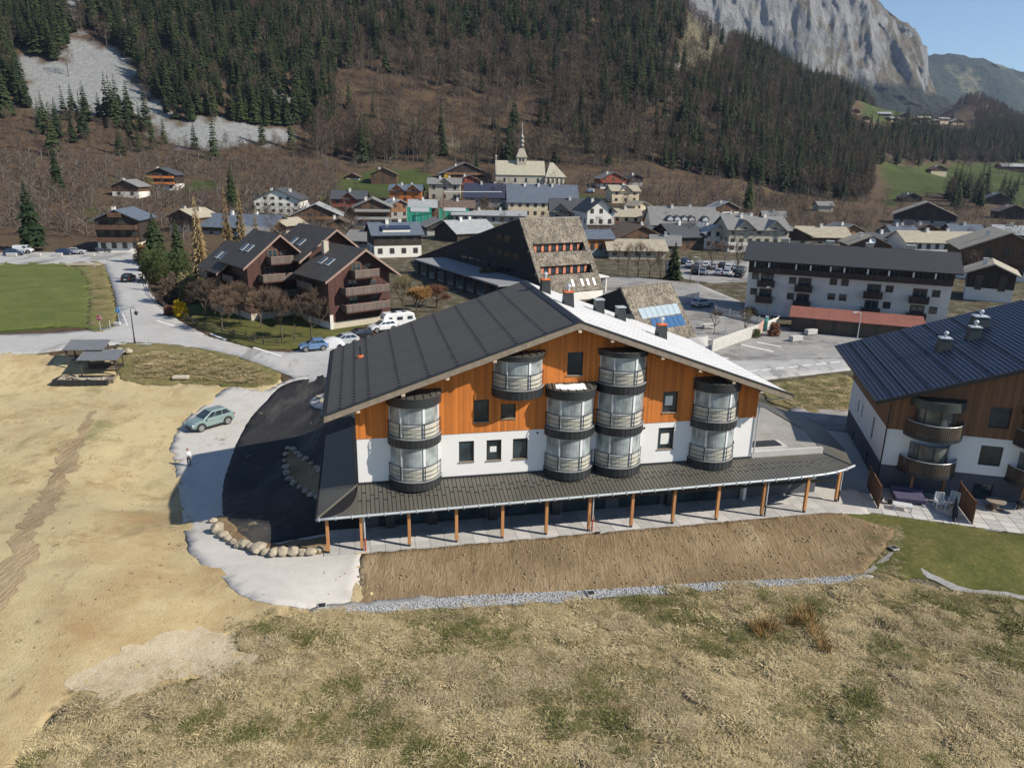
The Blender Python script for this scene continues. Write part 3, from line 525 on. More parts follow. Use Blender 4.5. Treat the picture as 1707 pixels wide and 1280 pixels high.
# roof
RL = roofmat('dark_roof_sheet', (.072,.067,.058), .72, 'Y', .14, .6, .0, .35); RP = roofmat('pale_roof_sheet', (.70,.70,.69), .72, 'Y', .10, .35, .0, .12)  # right slope: sun glare put into a pale base colour
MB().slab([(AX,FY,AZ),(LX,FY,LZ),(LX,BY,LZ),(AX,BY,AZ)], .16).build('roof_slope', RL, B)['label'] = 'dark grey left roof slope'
MB().slab([(AX+.01,FY,AZ-.003),(RX,FY,RZ),(RX,BY,RZ),(AX+.01,BY,AZ-.003)], .16).build('roof_slope', RP, B)['label'] = 'pale right roof slope with sun glare painted into its colour'
MB().slab([(AX,FY+.06,AZ-.17),(LX+.1,FY+.06,LZ-.14),(LX+.1,BY-.06,LZ-.14),(AX,BY-.06,AZ-.17)], .12).build('soffit', FASC, B); MB().slab([(AX,FY+.06,AZ-.172),(RX-.1,FY+.06,RZ-.14),(RX-.1,BY-.06,RZ-.14),(AX,BY-.06,AZ-.172)], .12).build('soffit', FASC, B)
MB().prism([(AX-.35,AZ-.08),(AX,AZ+.07),(AX+.35,AZ-.085),(AX,AZ-.02)], FY-.03, BY+.03).build('ridge_cap', SLATE, B)
for s, (ex_, ez_) in ((-1, (LX, LZ)), (1, (RX, RZ))):
    f = MB(); f.prism([(AX,AZ-.03),(ex_,ez_-.03),(ex_,ez_-.44),(AX,AZ-.46)], FY-.055, FY-.002); bevel(f.build('bargeboard', FASC, B), .015)
    f = MB(); f.prism([(AX,AZ+.05),(ex_+s*.03,ez_+.05),(ex_+s*.03,ez_-.04),(AX,AZ-.04)], FY-.09, FY-.058); f.prism([(AX,AZ+.05),(ex_+s*.03,ez_+.05),(ex_+s*.03,ez_+.025),(AX,AZ+.025)], FY-.058, FY+.14); f.build('verge_flashing', SLATE, B)
    MB().box(min(ex_, ex_+s*.14), max(ex_, ex_+s*.14), FY, BY, ez_-.22, ez_-.06).build('eaves_gutter', SLATE, B)
def guard_row(g, x, n, ln, wid, hh=.05):
    sl = (AZ-LZ)/(AX-LX) if x < AX else -(AZ-RZ)/(RX-AX)
    for k in range(n):
        y = FY+.35+(BY-FY-.7)*k/(n-1); z = rz_(x)
        g.cbox((x, y, z+hh/2), (wid, ln, hh), 0, 0, math.atan(sl))
g = MB()
for x in (12.03,10.21,8.34,6.46,4.64,2.81,.93,-.0,-.87): guard_row(g, x, 25, .13, .17)
guard_row(g, LX+.12, 42, .18, .12); tag(g.build('snow_guards', SEAM, B), kind='stuff'); g = MB()
for k in range(22): guard_row(g, AX+.9+k*.69, 20, .26, .03, .014)
tag(g.build('panel_joints', M('joint_grey', (.56,.56,.55), .6, .2), B), kind='stuff')
for x in (.23, 3.01, 5.78, 8.78, 14.27, 16.49, 20.07, 22.83, 25.4, 27.6):
    MB().box(x-.11, x+.11, FY+.02, 0.0, rz_(x)-.62-.1*(abs(x-AX)<.2), rz_(x)-.38-.1*(abs(x-AX)<.2)).build('purlin', WOODB, B); MB().box(x-.115, x+.115, FY-.005, FY+.02, rz_(x)-.63-.1*(abs(x-AX)<.2), rz_(x)-.37-.1*(abs(x-AX)<.2)).build('purlin_cap', M('cut_timber', (.55,.43,.32), .8, .1), B)
def chimney(par, x, y, z, w=.82, h=1.0, red=False, cowl=True, col=None, lean=.78):
    m = MB(); a = w/2; b = a*lean; zb = z-.45
    m.add([(x-a,y-a,zb),(x+a,y-a,zb),(x+a,y+a,zb),(x-a,y+a,zb),(x-b,y-b,z+h),(x+b,y-b,z+h),(x+b,y+b,z+h),(x-b,y+b,z+h)], [(0,3,2,1),(4,5,6,7),(0,1,5,4),(1,2,6,5),(2,3,7,6),(3,0,4,7)])
    o = m.build('chimney', col or SLATE, par)
    MB().box(x-b-.05, x+b+.05, y-b-.05, y+b+.05, z+h+.002, z+h+.07).build('chimney_cap', M('orange_tape', (.6,.14,.03), .6, .1) if red else ZINC, o)
    if cowl: MB().lathe([(.1,0),(.1,.25),(.17,.28),(.2,.42),(.12,.5),(.02,.55)], 10, (x, y, z+h+.07)).build('cowl', ZINC, o)
    return o
for x, y, r, cw in ((15.1,11.0,True,True), (15.75,6.6,True,True), (19.4,10.2,False,False), (21.3,10.3,False,False), (23.6,7.2,True,True)): chimney(B, x, y, rz_(x), red=r, cowl=cw)
MB().box(22.6, 23.9, 13.9, 14.4, rz_(23.2)-.1, rz_(23.2)+.25).build('roof_hatch', SLATE, B)
v = MB().lathe([(.28,-.05),(.25,.1),(.1,.14)], 12, (.47, 9.4, 9.71)).build('vent_flange', M('orange_tape', (.6,.14,.03)), B); MB().lathe([(.06,0),(.06,.6),(.09,.62),(.09,.7)], 8, (.47, 9.4, 9.8)).build('vent_pipe', SEAM, v)
# glazed bays
A0, A1 = pi+radians(13), 2*pi-radians(13); BYC = .36; BR = 1.62
def bay(cx, floors, snow=False):
    top3 = floors[-1] > 9
    o = empty('bay_tower', (cx, BYC, 0)); o.parent = B
    for zf in floors:
        bnd = MB().arcband((0,0), BR-.25, BR+.16, A0-.12, A1+.12, zf-.62, zf-.02, 22); bo = bnd.build('spandrel', SLATE, o)
        j = MB()
        for k in range(15):
            t = A0+(A1-A0)*k/14; j.cbox(((BR+.165)*cos(t), (BR+.165)*sin(t), zf-.32), (.02, .018, .58), t)
        tag(j.build('panel_joints', SEAM, bo), kind='stuff')
        MB().arcband((0,0), BR-.3, BR+.2, A0-.12, A1+.12, zf-.02, zf+.025, 22).build('ledge', M('ledge_grey', (.24,.245,.25), .6, .15, 2), bo)
        zt_ = zf+(1.93 if top3 and zf > 9 else (2.12 if zf == floors[-1] else 2.33)); edges = [A0+(A1-A0)*q for q in (0, .27, .62, .93, 1.0)]
        for a, b in zip(edges[:-1], edges[1:]):
            MB().arcband((0,0), BR-.03, BR, a+.012, b-.012, zf+.92, zt_, 6).build('pane', GLB, o); MB().arcband((0,0), BR-.031, BR+.002, a+.012, b-.012, zf+.03, zf+.88, 6).build('lower_pane', CREAM, o)
        fr = MB()
        for k, a in enumerate(edges): fr.cbox(((BR)*cos(a), BR*sin(a), (zf+zt_)/2+.01), (.09, .10 if k in (0, 1) else .16, zt_-zf-.02), a)
        fr.arcband((0,0), BR-.05, BR+.03, A0, A1, zf+.87, zf+.93, 20); fr.arcband((0,0), BR-.05, BR+.031, A0, A1, zt_-.07, zt_, 20); fr.build('bay_frame', FRAMEW, o)
        MB().arcband((0,0), .05, BR-.32, A0+.1, A1-.1, zf-.3, zf-.2, 10).build('bay_floor', CONC, o)
        rl = MB()
        for zz, rr in ((1.02, .028), (.66, .018), (.36, .018), (.1, .018)): rl.tube([((BR+.13)*cos(A0+(A1-A0)*k/20), (BR+.13)*sin(A0+(A1-A0)*k/20), zf+zz) for k in range(21)], rr, 5)
        for q in (.02, .27, .62, .98): 
            t = A0+(A1-A0)*q; rl.cbox(((BR+.13)*cos(t), (BR+.13)*sin(t), zf+.51), (.035, .06, 1.0), t)
        rl.build('railing', RAIL, o)
    zt_ = floors[-1]+(1.93 if top3 else 2.12); bh, br_ = (.36, .04) if top3 else (.64, .20); MB().arcband((0,0), BR-.3, BR+.2, A0-.12, A1+.12, zt_+.002, zt_+bh, 22).build('roof_band', SLATE, o)
    rf = MB(); n = 20; ring = [((BR+.24)*cos(A0-.1+(A1-A0+.2)*k/n), (BR+.24)*sin(A0-.1+(A1-A0+.2)*k/n), zt_+bh+.02) for k in range(n+1)]
    inner = [(p[0]*.96, -BYC-.01, zt_+bh+.02+br_) for p in ring]; 
    top = ring+inner; fs = [(k, k+1, n+2+k, n+1+k) for k in range(n)]; rf.add(top, fs); rf.add([(p[0], p[1], p[2]-.05) for p in ring]+[(p[0], p[1], p[2]-.1) for p in inner], [f[::-1] for f in fs]); rf.add(ring+[(p[0], p[1], p[2]-.05) for p in ring], [(k, n+1+k, n+2+k, k+1) for k in range(n)])
    r = rf.build('bay_roof', M('dark_roof_plain', (.085,.082,.073), .5, .15, 1.5, .2), o, fix=False); sm = MB()
    for k in range(2, n-1, 2): sm.tube([Vector(ring[k])+Vector((0,0,.015)), Vector(inner[k])+Vector((0,0,.015))], .028, 4)
    sm.build('standing_seam', SEAM, r)
    if snow:
        q = MB(); c = []
        for k in range(9):
            for w in range(4):
                f = .22+.6*w/3+.05*random.uniform(-1, 1); p = Vector(ring[5+k]).lerp(Vector(inner[5+k]), f); c.append((p.x+random.uniform(-.05,.05), p.y, p.z+.03+(.03 if 0 < w < 3 and 0 < k < 8 else -.02)))
        q.add(c, [(k*4+w, (k+1)*4+w, (k+1)*4+w+1, k*4+w+1) for k in range(8) for w in range(3)]); q.build('snow_patch', M('snow', (.85,.86,.88), .9, .03, 3), o, smooth=True)
    return o
F1, F2, F3 = 4.0, 6.95, 9.9
bay(3.75, (F1, F2)); bay(10.6, (F3,)); bay(14.28, (F1, F2), True); bay(17.85, (F1, F2, F3)); bay(24.95, (F1, F2))
# canopy over the colonnade
EV = [(-2.55,-2.85,2.72),(10,-2.85,2.86),(20,-2.85,2.99),(29,-2.85,3.10),(32,-2.75,3.15),(34,-2.5,3.2),(35.6,-1.75,3.22)]
def ev(x):
    xs = [p[0] for p in EV]; return Vector((x, float(np.interp(x, xs, [p[1] for p in EV])), float(np.interp(x, xs, [p[2] for p in EV]))))
cr = roofmat('canopy_sheet', (.115,.11,.092), 50., 'X', .2, .45, .25, .0)
def canopy_panel(a, b, y0f, y1f, dz):
    def q(x, f):
        e = ev(x); inn = Vector((max(-.05, x) if x < 33 else x-(x-33)*.55, -.02 if x > -.05 else -.02+(x+.05)*1.12, 3.52 if x > -.05 else 3.52+(x+.05)*.31)); p = e.lerp(inn, f); return (p.x, p.y, p.z+dz)
    return MB().slab([q(a, y0f), q(b, y0f), q(b, y1f), q(a, y1f)], .03)
can = empty('canopy', (0, 0, 0)); can.parent = B
x = -2.5; k = 0
while x < 35.3:
    w = .27; cut = .42+.12*random.random() if k % 2 else .62+.1*random.random()
    canopy_panel(x+.02, x+w-.02, .0, cut-.014, .0).build('roof_panel', cr, can); canopy_panel(x+.02, x+w-.02, cut+.014, .999, .006).build('roof_panel', cr, can)
    x += w; k += 1
us = MB(); xs = [-2.5+37.9*i/40 for i in range(41)]; us.add([tuple(ev(x)+Vector((0,.02,-.06))) for x in xs]+[(max(x, -.05) if x < 33 else x-(x-33)*.5, -.02, 3.44) for x in xs], [(i, i+1, 42+i, 41+i) for i in range(40)]); us.build('canopy_deck', SEAM, can, fix=False)
MB().slab([(-2.55,-2.85,2.725),(-.05,0.02,3.525),(-.05,11.5,3.525),(-2.55,11.5,2.725)], .1).build('side_canopy', cr, can)
MB().tube([(-2.55,-2.85,2.78),(-.05,0,3.57)], .05, 6).build('hip_cap', cr, can)
MB().box(0, 28.3, -.05, .02, 3.42, 3.66).build('wall_flashing', SLATE, can)
gt = MB().tube([ev(x)+Vector((0,-.09,-.03)) for x in [-2.6+38.2*i/36 for i in range(37)]], .085, 8); gt.build('gutter', ZINC, can, smooth=True); gb = MB().cbox((0,-.10,-.03), (.035, .21, .2)).mesh('gutter_bracket', M('zinc_light', (.6,.63,.65), .3, .1, 2, .15))
for i in range(38): put('gutter_bracket', gb, can, ev(-2.4+i)); MB().tube([(-2.62,-2.9,2.66),(-2.62,11.5,2.66)], .08, 8).build('gutter', SLATE, can)
MB().box(-1.9, 33.5, -2.55, -2.43, 2.42, 2.60).build('colonnade_beam', SEAM, can)
for i, x in enumerate((-1.99,.1,3.1,6.16,9.21,12.2,15.19,18.24,21.29,24.6,28.1,31.5,35.0)):
    y = -2.5 if x < 33 else -1.2; zt_ = ev(x).z-.12
    p = MB().box(x-.1, x+.1, y-.1, y+.1, .27, zt_).build('post', POST, B); bevel(p, .012); MB().box(x-.075, x+.075, y-.075, y+.075, .08, .27).build('post_shoe', SLATE, p)
for x, c in ((.3, 'red'), (15.4, 'red'), (28.3, 'dark'), (35.15, 'dark')):
    y = -2.62 if x < 33 else -1.3; e = ev(x)
    d = MB().tube([(x, e.y-.05, e.z-.1), (x, y, e.z-.35), (x, y, 1.0)], .05, 8).build('downpipe', ZINC, B); MB().tube([(x, y, 1.0), (x, y, .1)], .058, 8).build('pipe_shoe', M('red_plastic', (.35,.06,.03), .5, .1) if c == 'red' else SLATE, d)
MB().tube([(-1.7,-1.3,8.6),(-.2,-.1,8.2),(-.12,-.1,3.6)], .05, 8).build('downpipe', SEAM, B); MB().tube([(29.7,-1.3,8.5),(28.4,-.1,8.0),(28.38,-.1,3.9)], .05, 8).build('downpipe', ZINC, B)
# ground floor behind the colonnade
gf = MB(); DOORS = [(1.2,4.4),(5.2,8.6),(9.6,13.0),(14.2,17.4),(18.4,21.6),(23.0,26.2)]
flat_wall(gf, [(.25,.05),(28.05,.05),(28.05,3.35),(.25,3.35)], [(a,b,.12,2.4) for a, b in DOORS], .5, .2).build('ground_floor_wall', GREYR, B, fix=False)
for a, b in DOORS:
    d = MB(); 
    for xx in (a, (a+b)/2-.04, b-.08): d.box(xx, xx+.08, .6, .68, .12, 2.4)
    d.box(a, b, .601, .679, 2.32, 2.4); d.box(a, b, .601, .679, .12, .2); w = d.build('shop_window', FRAME, B); MB().box(a+.04, b-.04, .63, .65, .16, 2.36).build('pane', GL, w)
for x in (2.0, 4.85, 9.1, 13.6, 22.3): MB().box(x-.3, x+.3, .1, .45, .09, 1.5).build('cabinet', SLATE, B)
# low annex with the gravelled roof at the right end
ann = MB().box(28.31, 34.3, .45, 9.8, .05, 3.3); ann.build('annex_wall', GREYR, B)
pg = [(28.32,.5),(34.3,.5),(35.4,4.2),(35.2,10.2),(34.4,10.6),(28.32,10.6)]
MB().prism(pg, 3.31, 3.62, 'z').build('gravel_roof', earth('roof_gravel', [(.19,.185,.175), (.28,.27,.25), (.36,.35,.33)], 2, 22, .8, .04), B)
pr = MB(); 
pr.box(28.33, 34.2, .02, .3, 3.3, 3.95); pr.box(28.34, 31.4, .3, 1.7, 3.63, 4.12); pr.build('parapet', CONC, B); MB().box(28.5, 31.0, .5, 1.5, 4.122, 4.20).build('skylight', FRAME, B)
sk = MB(); outer = [(35.5,-1.7,3.2),(37.2,1.6,3.1),(38.2,5.2,3.1),(38.2,8.8,3.1),(36.6,13.2,3.1),(28.6,13.6,3.1)]; inn = [(34.3,.0,3.56),(35.45,4.2,3.66),(35.5,6,3.66),(35.25,10.2,3.66),(34.4,10.65,3.66),(28.6,10.65,3.66)]
for i in range(5): sk.slab([outer[i], outer[i+1], inn[i+1], inn[i]], .06)
sk.build('side_canopy', cr, can)

# terrace slabs of the colonnade
ter = MB().box(-2.3, 34.6, -2.83, .5, -.25, .055).build('terrace', CONC, None, loc=W(-.69, 44.8), rz=YAW); tag(ter, 'concrete slab terrace under the colonnade', None, None, 'structure')
tm = [M('paving_a', (.40,.39,.37), .85, .12, 2, bmp=.2, bscale=30), M('paving_b', (.46,.45,.43), .85, .1, 2, bmp=.2, bscale=30), M('paving_c', (.36,.355,.34), .85, .12, 2, bmp=.2, bscale=30)]
tme = [MB().box(-.47, .47, -.4, .4, 0, .045).mesh('paving_slab', q) for q in tm]
for i in range(38):
    for j in range(4): put('paving_slab', random.choice(tme), ter, (-1.8+i*.962+(.0), -2.4+j*.82, .056+random.uniform(0, .004)))

# ================================================================== neighbouring building
NB = empty('neighbour_building', (28.9, 52.5, -.05), radians(-14), 'building with navy ribbed roof, brown timber gable and slatted round balconies at the right edge', 'building')
NAX, NK = 13.6, .362; NE = -1.4
def nz_(x, d=0.): return 7.5+(min(x, 2*NAX-x)-NE)*NK-d
NR = roofmat('navy_roof_sheet', (.036,.047,.08), .32, 'Z', .15, .45, .3, .9); DKW = boards('dark_larch', (.165,.08,.04), .14, .35)
hw = [(6.7,8.1,5.85,7.45)]; hwh = [(6.6,8.1,2.82,4.4)]; hg = [(6.65,8.0,.05,1.3)]
n = flat_wall(MB(), [(0,5.0),(27.2,5.0),(27.2,nz_(27.2,.3)),(NAX,nz_(NAX,.3)),(0,nz_(0,.3))], hw, 0.0); n.box(0, .2, .01, 14, 5.0, 7.5); n.box(27, 27.2, .01, 14, 5, 7.5); n.prism([(0,5.0),(27.2,5.0),(27.2,nz_(27.2,.3)),(NAX,nz_(NAX,.3)),(0,nz_(0,.3))], 14, 14.2); n.build('timber_wall', DKW, NB, fix=False)
n = flat_wall(MB(), [(.02,2.05),(27.18,2.05),(27.18,5.0),(.02,5.0)], hwh, .02)
flat_wall(nn := MB(), [(.03,2.05),(14,2.05),(14,5.0),(.03,5.0)], [(10.0,10.45,2.95,4.1),(8.4,8.85,3.0,4.2),(4.0,4.6,2.6,4.5)], .02); n.add([(v[1], v[0], v[2]) for v in nn.v], [f[::-1] for f in nn.f]); n.build('rendered_wall', M('neighbour_render', (.66,.66,.65), .9, .05, .6), NB, fix=False)
n = flat_wall(MB(), [(.01,-.3),(27.19,-.3),(27.19,2.05),(.01,2.05)], hg, .04); flat_wall(nn := MB(), [(.05,-.3),(14,-.3),(14,2.05),(.05,2.05)], [(10.2,10.7,-.25,.95),(4.4,4.9,-.25,1.3)], .04); n.add([(v[1], v[0], v[2]) for v in nn.v], [f[::-1] for f in nn.f]); n.build('base_wall', GREYR, NB, fix=False)
MB().box(.3, 26.9, .5, 13.8, 1.95, 2.04).build('floor_slab', CONC, NB)
for h, y in ((hw[0], 0), (hwh[0], .02), (hg[0], .04)): window(NB, *h, y=y)
for a, b, c, d in ((10.0,10.45,2.95,4.1),(8.4,8.85,3.0,4.2),(4.0,4.6,2.6,4.5)): window(NB, a, b, c, d, y=.02, side=.02, fw_=.05)
for a, b, c, d in ((10.2,10.7,-.25,.95),(4.4,4.9,-.25,1.3)): window(NB, a, b, c, d, y=.04, side=.04, fw_=.05)
MB().slab([(NE,-1.35,7.5),(NAX,-1.35,nz_(NAX)),(NAX,16.8,nz_(NAX)),(NE,16.8,7.5)], .2).build('roof_slope', NR, NB); MB().slab([(NAX+.01,-1.35,nz_(NAX)-.003),(27.2+1.4,-1.35,7.5),(28.6,16.8,7.5),(NAX+.01,16.8,nz_(NAX)-.003)], .2).build('roof_slope', NR, NB)
MB().prism([(NE-.02,7.53),(NAX,nz_(NAX)+.03),(NAX,nz_(NAX)-.3),(NE-.02,7.22)], -1.42, -1.352).build('bargeboard', SEAM, NB); MB().tube([(NE-.08,-1.4,7.42),(NE-.08,16.8,7.42)], .08, 8).build('gutter', SEAM, NB)
rb = MB().cbox((0,0,0), (.05, 18.0, .05), 0, 0, math.atan(NK)).mesh('roof_rib', NR)
for k in range(48): x = NE+.25+k*.31; put('roof_rib', rb, NB, (x, 7.7, nz_(x)+.02))
g = MB()
for x in (NE+1.0, NE+2.0, NE+3.4, NE+5.3, NE+7.2, NE+9.4):
    for k in range(30): g.cbox((x, -1.0+k*.6, nz_(x)+.05), (.16, .11, .07), 0, 0, math.atan(NK))
tag(g.build('snow_guards', SEAM, NB), kind='stuff')
GRN = M('green_grey_zinc', (.055,.065,.063), .5, .15, 2, .3)
for x, y, w in ((5.1,7.5,1.15), (7.5,8.6,1.1), (8.7,11.4,1.5)): chimney(NB, x, y, nz_(x), w, .95, False, True, GRN, .7)
def slat_bay(cx):
    o = empty('round_balcony', (cx, .3, 0)); o.parent = NB; r = 1.75; a0, a1 = pi+.1, 2*pi-.1
    for zf in (2.2, 5.1):
        MB().arcband((0,0), .1, r+.3, a0, a1, zf-.35, zf-.05, 20).build('balcony_floor', SLATE, o)
        for k in range(38):
            t = a0+(a1-a0)*(k+.5)/38; b = MB().cbox(((r+.25)*cos(t), (r+.25)*sin(t), zf+.42), (.03, .11, .95), t); b.build('slat', boards('grey_slat', (.075,.055,.038), .3, .4), o)
        MB().tube([((r+.25)*cos(a0+(a1-a0)*k/20), (r+.25)*sin(a0+(a1-a0)*k/20), zf+.93) for k in range(21)], .03, 6).build('handrail', ZINC, o)
        for k in range(4):
            a = a0+(a1-a0)*k/4; MB().arcband((0,0), r-.35, r-.32, a+.03, a+(a1-a0)/4-.03, zf-.04, zf+2.0, 5).build('pane', glass('dim_glass', (.10,.105,.10), .08), o)
        f = MB()
        for k in range(5): a = a0+(a1-a0)*k/4; f.cbox(((r-.33)*cos(a), (r-.33)*sin(a), zf+.98), (.07, .09, 2.0), a)
        f.build('bay_frame', FRAME, o)
    MB().arcband((0,0), .1, r+.15, a0-.1, a1+.1, 7.12, 7.8, 20).build('roof_band', GRN, o)
    for sx in (-1.1, 1.1): MB().box(sx-.09, sx+.09, -1.5, -1.32, -.1, 1.84).build('post', WOODB, o)
slat_bay(3.15); slat_bay(10.6)
MB().tube([(-.06,-.06,7.0),(-.06,-.06,.1)], .05, 8).build('downpipe', SEAM, NB)
nt_ = tag(MB().add([(-1.6,-5.0,-.3),(10.5,-5.6,-.3),(10.5,.05,-.3),(-1.6,.05,-.3),(-1.6,-5.0,.06),(10.5,-5.6,.06),(10.5,.05,.06),(-1.6,.05,.06)], [(0,3,2,1),(4,5,6,7),(0,1,5,4),(1,2,6,5),(2,3,7,6),(3,0,4,7)]).build('neighbour_terrace', CONC, None, loc=NB.location, rz=radians(-14)), 'paved terrace of the neighbouring building', None, None, 'structure')
for i in range(12):
    for j in range(6): put('paving_slab', random.choice(tme), nt_, (-1.05+i*.98, -4.55-i*.05+j*.84, .062))
# ================================================================== village houses
PAL = dict(slate=(.06,.063,.068), blue=(.095,.115,.145), tan=(.34,.30,.22), grey=(.19,.185,.175), brown=(.13,.09,.065), navy=(.03,.035,.06), pale=(.30,.31,.31), rust=(.22,.085,.06))
def RF(c): return M('roof_'+c, PAL[c], .6, .28, .8, bmp=.5, bscale=3.0)
WAL = dict(white=(.68,.66,.60), cream=(.62,.52,.36), grey=(.30,.30,.29), stone=(.42,.38,.30), brown=(.10,.052,.028), dark=(.035,.022,.016), orange=(.50,.16,.035), red=(.24,.055,.03), timber=(.22,.11,.05))
def WM(c): return boards('wood_'+c, WAL[c], .25, .35) if c in ('brown','dark','orange','red','timber') else M('wall_'+c, WAL[c], .9, .10, .8)
_wf = MB(); _wf.box(-.5,.5,-.04,.03,0,.1); _wf.box(-.5,.5,-.04,.03,.9,1); _wf.box(-.5,-.4,-.041,.03,0,1); _wf.box(.4,.5,-.041,.03,0,1); _wf.box(-.05,.05,-.039,.03,.1,.9)
WFM = {c: _wf.mesh('window', m) for c, m in (('d', M('window_brown', (.10,.06,.035), .6)), ('w', FRAMEW))}; WPM = MB().box(-.41,.41,-.02,.02,.09,.91).mesh('pane', GL)
def smallwin(par, x, z, w, h, y=0.0, rz=0.0, c='d'):
    o = put('window', WFM[c], par, (x, y, z), rz, (w, 1, h)); put('pane', WPM, o); return o
def camdepth(p): return p.y*cos(PITCH)-(p.z-CAM_H)*sin(PITCH)
def house(px, py, wpx, ry, d, yaw, kind, label, roof='slate', low='white', up='brown', split=.45, rows=2, cols=3, balc=0, bcol=None, chim=1, ov=.8, slope=24, name='house', cat='house', cross=0, chimcol='white', wc='d', grp=None, sink=3.0):
    P = drop(px, py); w = wpx*camdepth(P)/FPX/max(.6, cos(radians(yaw))); ya = radians(yaw)
    Ht = max(3.0, at(px, ry, P.y+(0 if kind == 'g' else d/2*cos(ya))).z-P.z); run = (w/2 if kind == 'g' else d/2)+0
    rise = min(run*tan(radians(slope)), Ht*.55); he = Ht-rise; k = rise/run
    o = empty(name, P, ya, label, cat, grp); hw = w/2; zs = he*split
    tw, lw = WM(up), WM(low)
    MB().box(-hw, hw, 0, d, -sink, zs).build('wall', lw, o)
    u = MB()
    if kind == 'g': u.prism([(-hw-.02,zs),(hw+.02,zs),(hw+.02,he),(0,Ht-.05),(-hw-.02,he)], -.02, d+.02)
    else: u.prism([(-.02,zs),(d+.02,zs),(d+.02,he),(d/2,Ht-.05),(-.02,he)], -hw-.02, hw+.02, 'x')
    u.build('upper_wall', tw, o); th = .22; e = ov*k
    if kind == 'g':
        for s in (-1, 1): MB().slab([(0,-ov,Ht+.1),(s*(hw+ov),-ov,he-e+.1),(s*(hw+ov),d+ov,he-e+.1),(0,d+ov,Ht+.1)], th).build('roof_slope', RF(roof), o)
    else:
        for y0, s in ((-ov, 1), (d+ov, -1)): MB().slab([(-hw-ov,d/2,Ht+.1),(-hw-ov,y0,he-e+.1),(hw+ov,y0,he-e+.1),(hw+ov,d/2,Ht+.1)], th).build('roof_slope', RF(roof), o)
    ft = max(1, rows); fh = he/ft if kind != 'g' else (he+rise*.35)/ft; cw = w/max(1, cols)
    for r in range(rows):
        for c in range(cols):
            x = -hw+cw*(c+.5); z = fh*r+fh*.34
            lim = he if kind != 'g' else Ht-(abs(x)+.5)*k
            if z+fh*.45 < lim-.2: smallwin(o, x, z, min(1.15, cw*.5), fh*.46, -.05, 0, wc)
    if yaw:
        s = -1 if yaw > 0 else 1; nn = max(1, int(d/4))
        for r in range(max(1, rows-1)):
            for c in range(nn):
                z = fh*r+fh*.34
                if z+fh*.46 < he-.1: smallwin(o, s*(hw+.05), z, 1.0, fh*.46, d*(c+.5)/nn, pi/2 if s > 0 else -pi/2, wc)
    for b in range(balc):
        z = fh*(b+1)-.1; half = hw*.92 if kind != 'g' else min(hw*.95, max(1.5, (Ht-z-1.2)/k if z+1.2 > he else hw))
        bo = MB().box(-half, half, -1.3, -.03, z-.18, z).build('balcony', M('balcony_timber', (.12,.07,.045), .8), o); r = MB(); r.box(-half, half, -1.3, -1.22, z+.12, z+.95); r.box(-half, -half+.08, -1.21, -.03, z+.12, z+.95); r.box(half-.08, half, -1.21, -.03, z+.12, z+.95); r.build('balustrade', WM(bcol or up), bo)
    for c in range(chim):
        x, y = (hw*.35*(1 if c % 2 else -1)+c*.3, d*(.35+.2*c)) if kind == 'g' else (-hw*.6+hw*1.2*(c+.5)/chim, d*.5+(.9 if c % 2 else -.7)); zz = Ht-abs(x)*k if kind == 'g' else Ht-abs(y-d/2)*k
        ch = MB().box(x-.4, x+.4, y-.4, y+.4, zz-.3, zz+1.2).build('chimney', WM(chimcol) if chimcol in WAL else ZINC, o); MB().box(x-.48, x+.48, y-.48, y+.48, zz+1.2, zz+1.32).build('chimney_cap', CONC, ch)
    for c in range(cross):       # gables across the front slope
        x = (-hw*.5+hw*(c)) if cross > 1 else 0; cwid = min(w*.22, 3.0); zr = he+cwid*.8
        MB().prism([(x-cwid,he-1.2),(x+cwid,he-1.2),(x+cwid,he),(x,zr),(x-cwid,he)], -.35, d*.4).build('cross_gable', tw, o)
        for s in (-1, 1): MB().slab([(x,-1.1,zr+.15),(x+s*(cwid+.6),-1.1,he-.35),(x+s*(cwid+.6),d*.4,he-.35),(x,d*.42,zr+.15)], .18).build('roof_slope', RF(roof), o)
        smallwin(o, x, he-.7, 1.1, 1.2, -.4, 0, wc)
    return o, w, d, he, Ht, k
G1 = 'houses of the village'
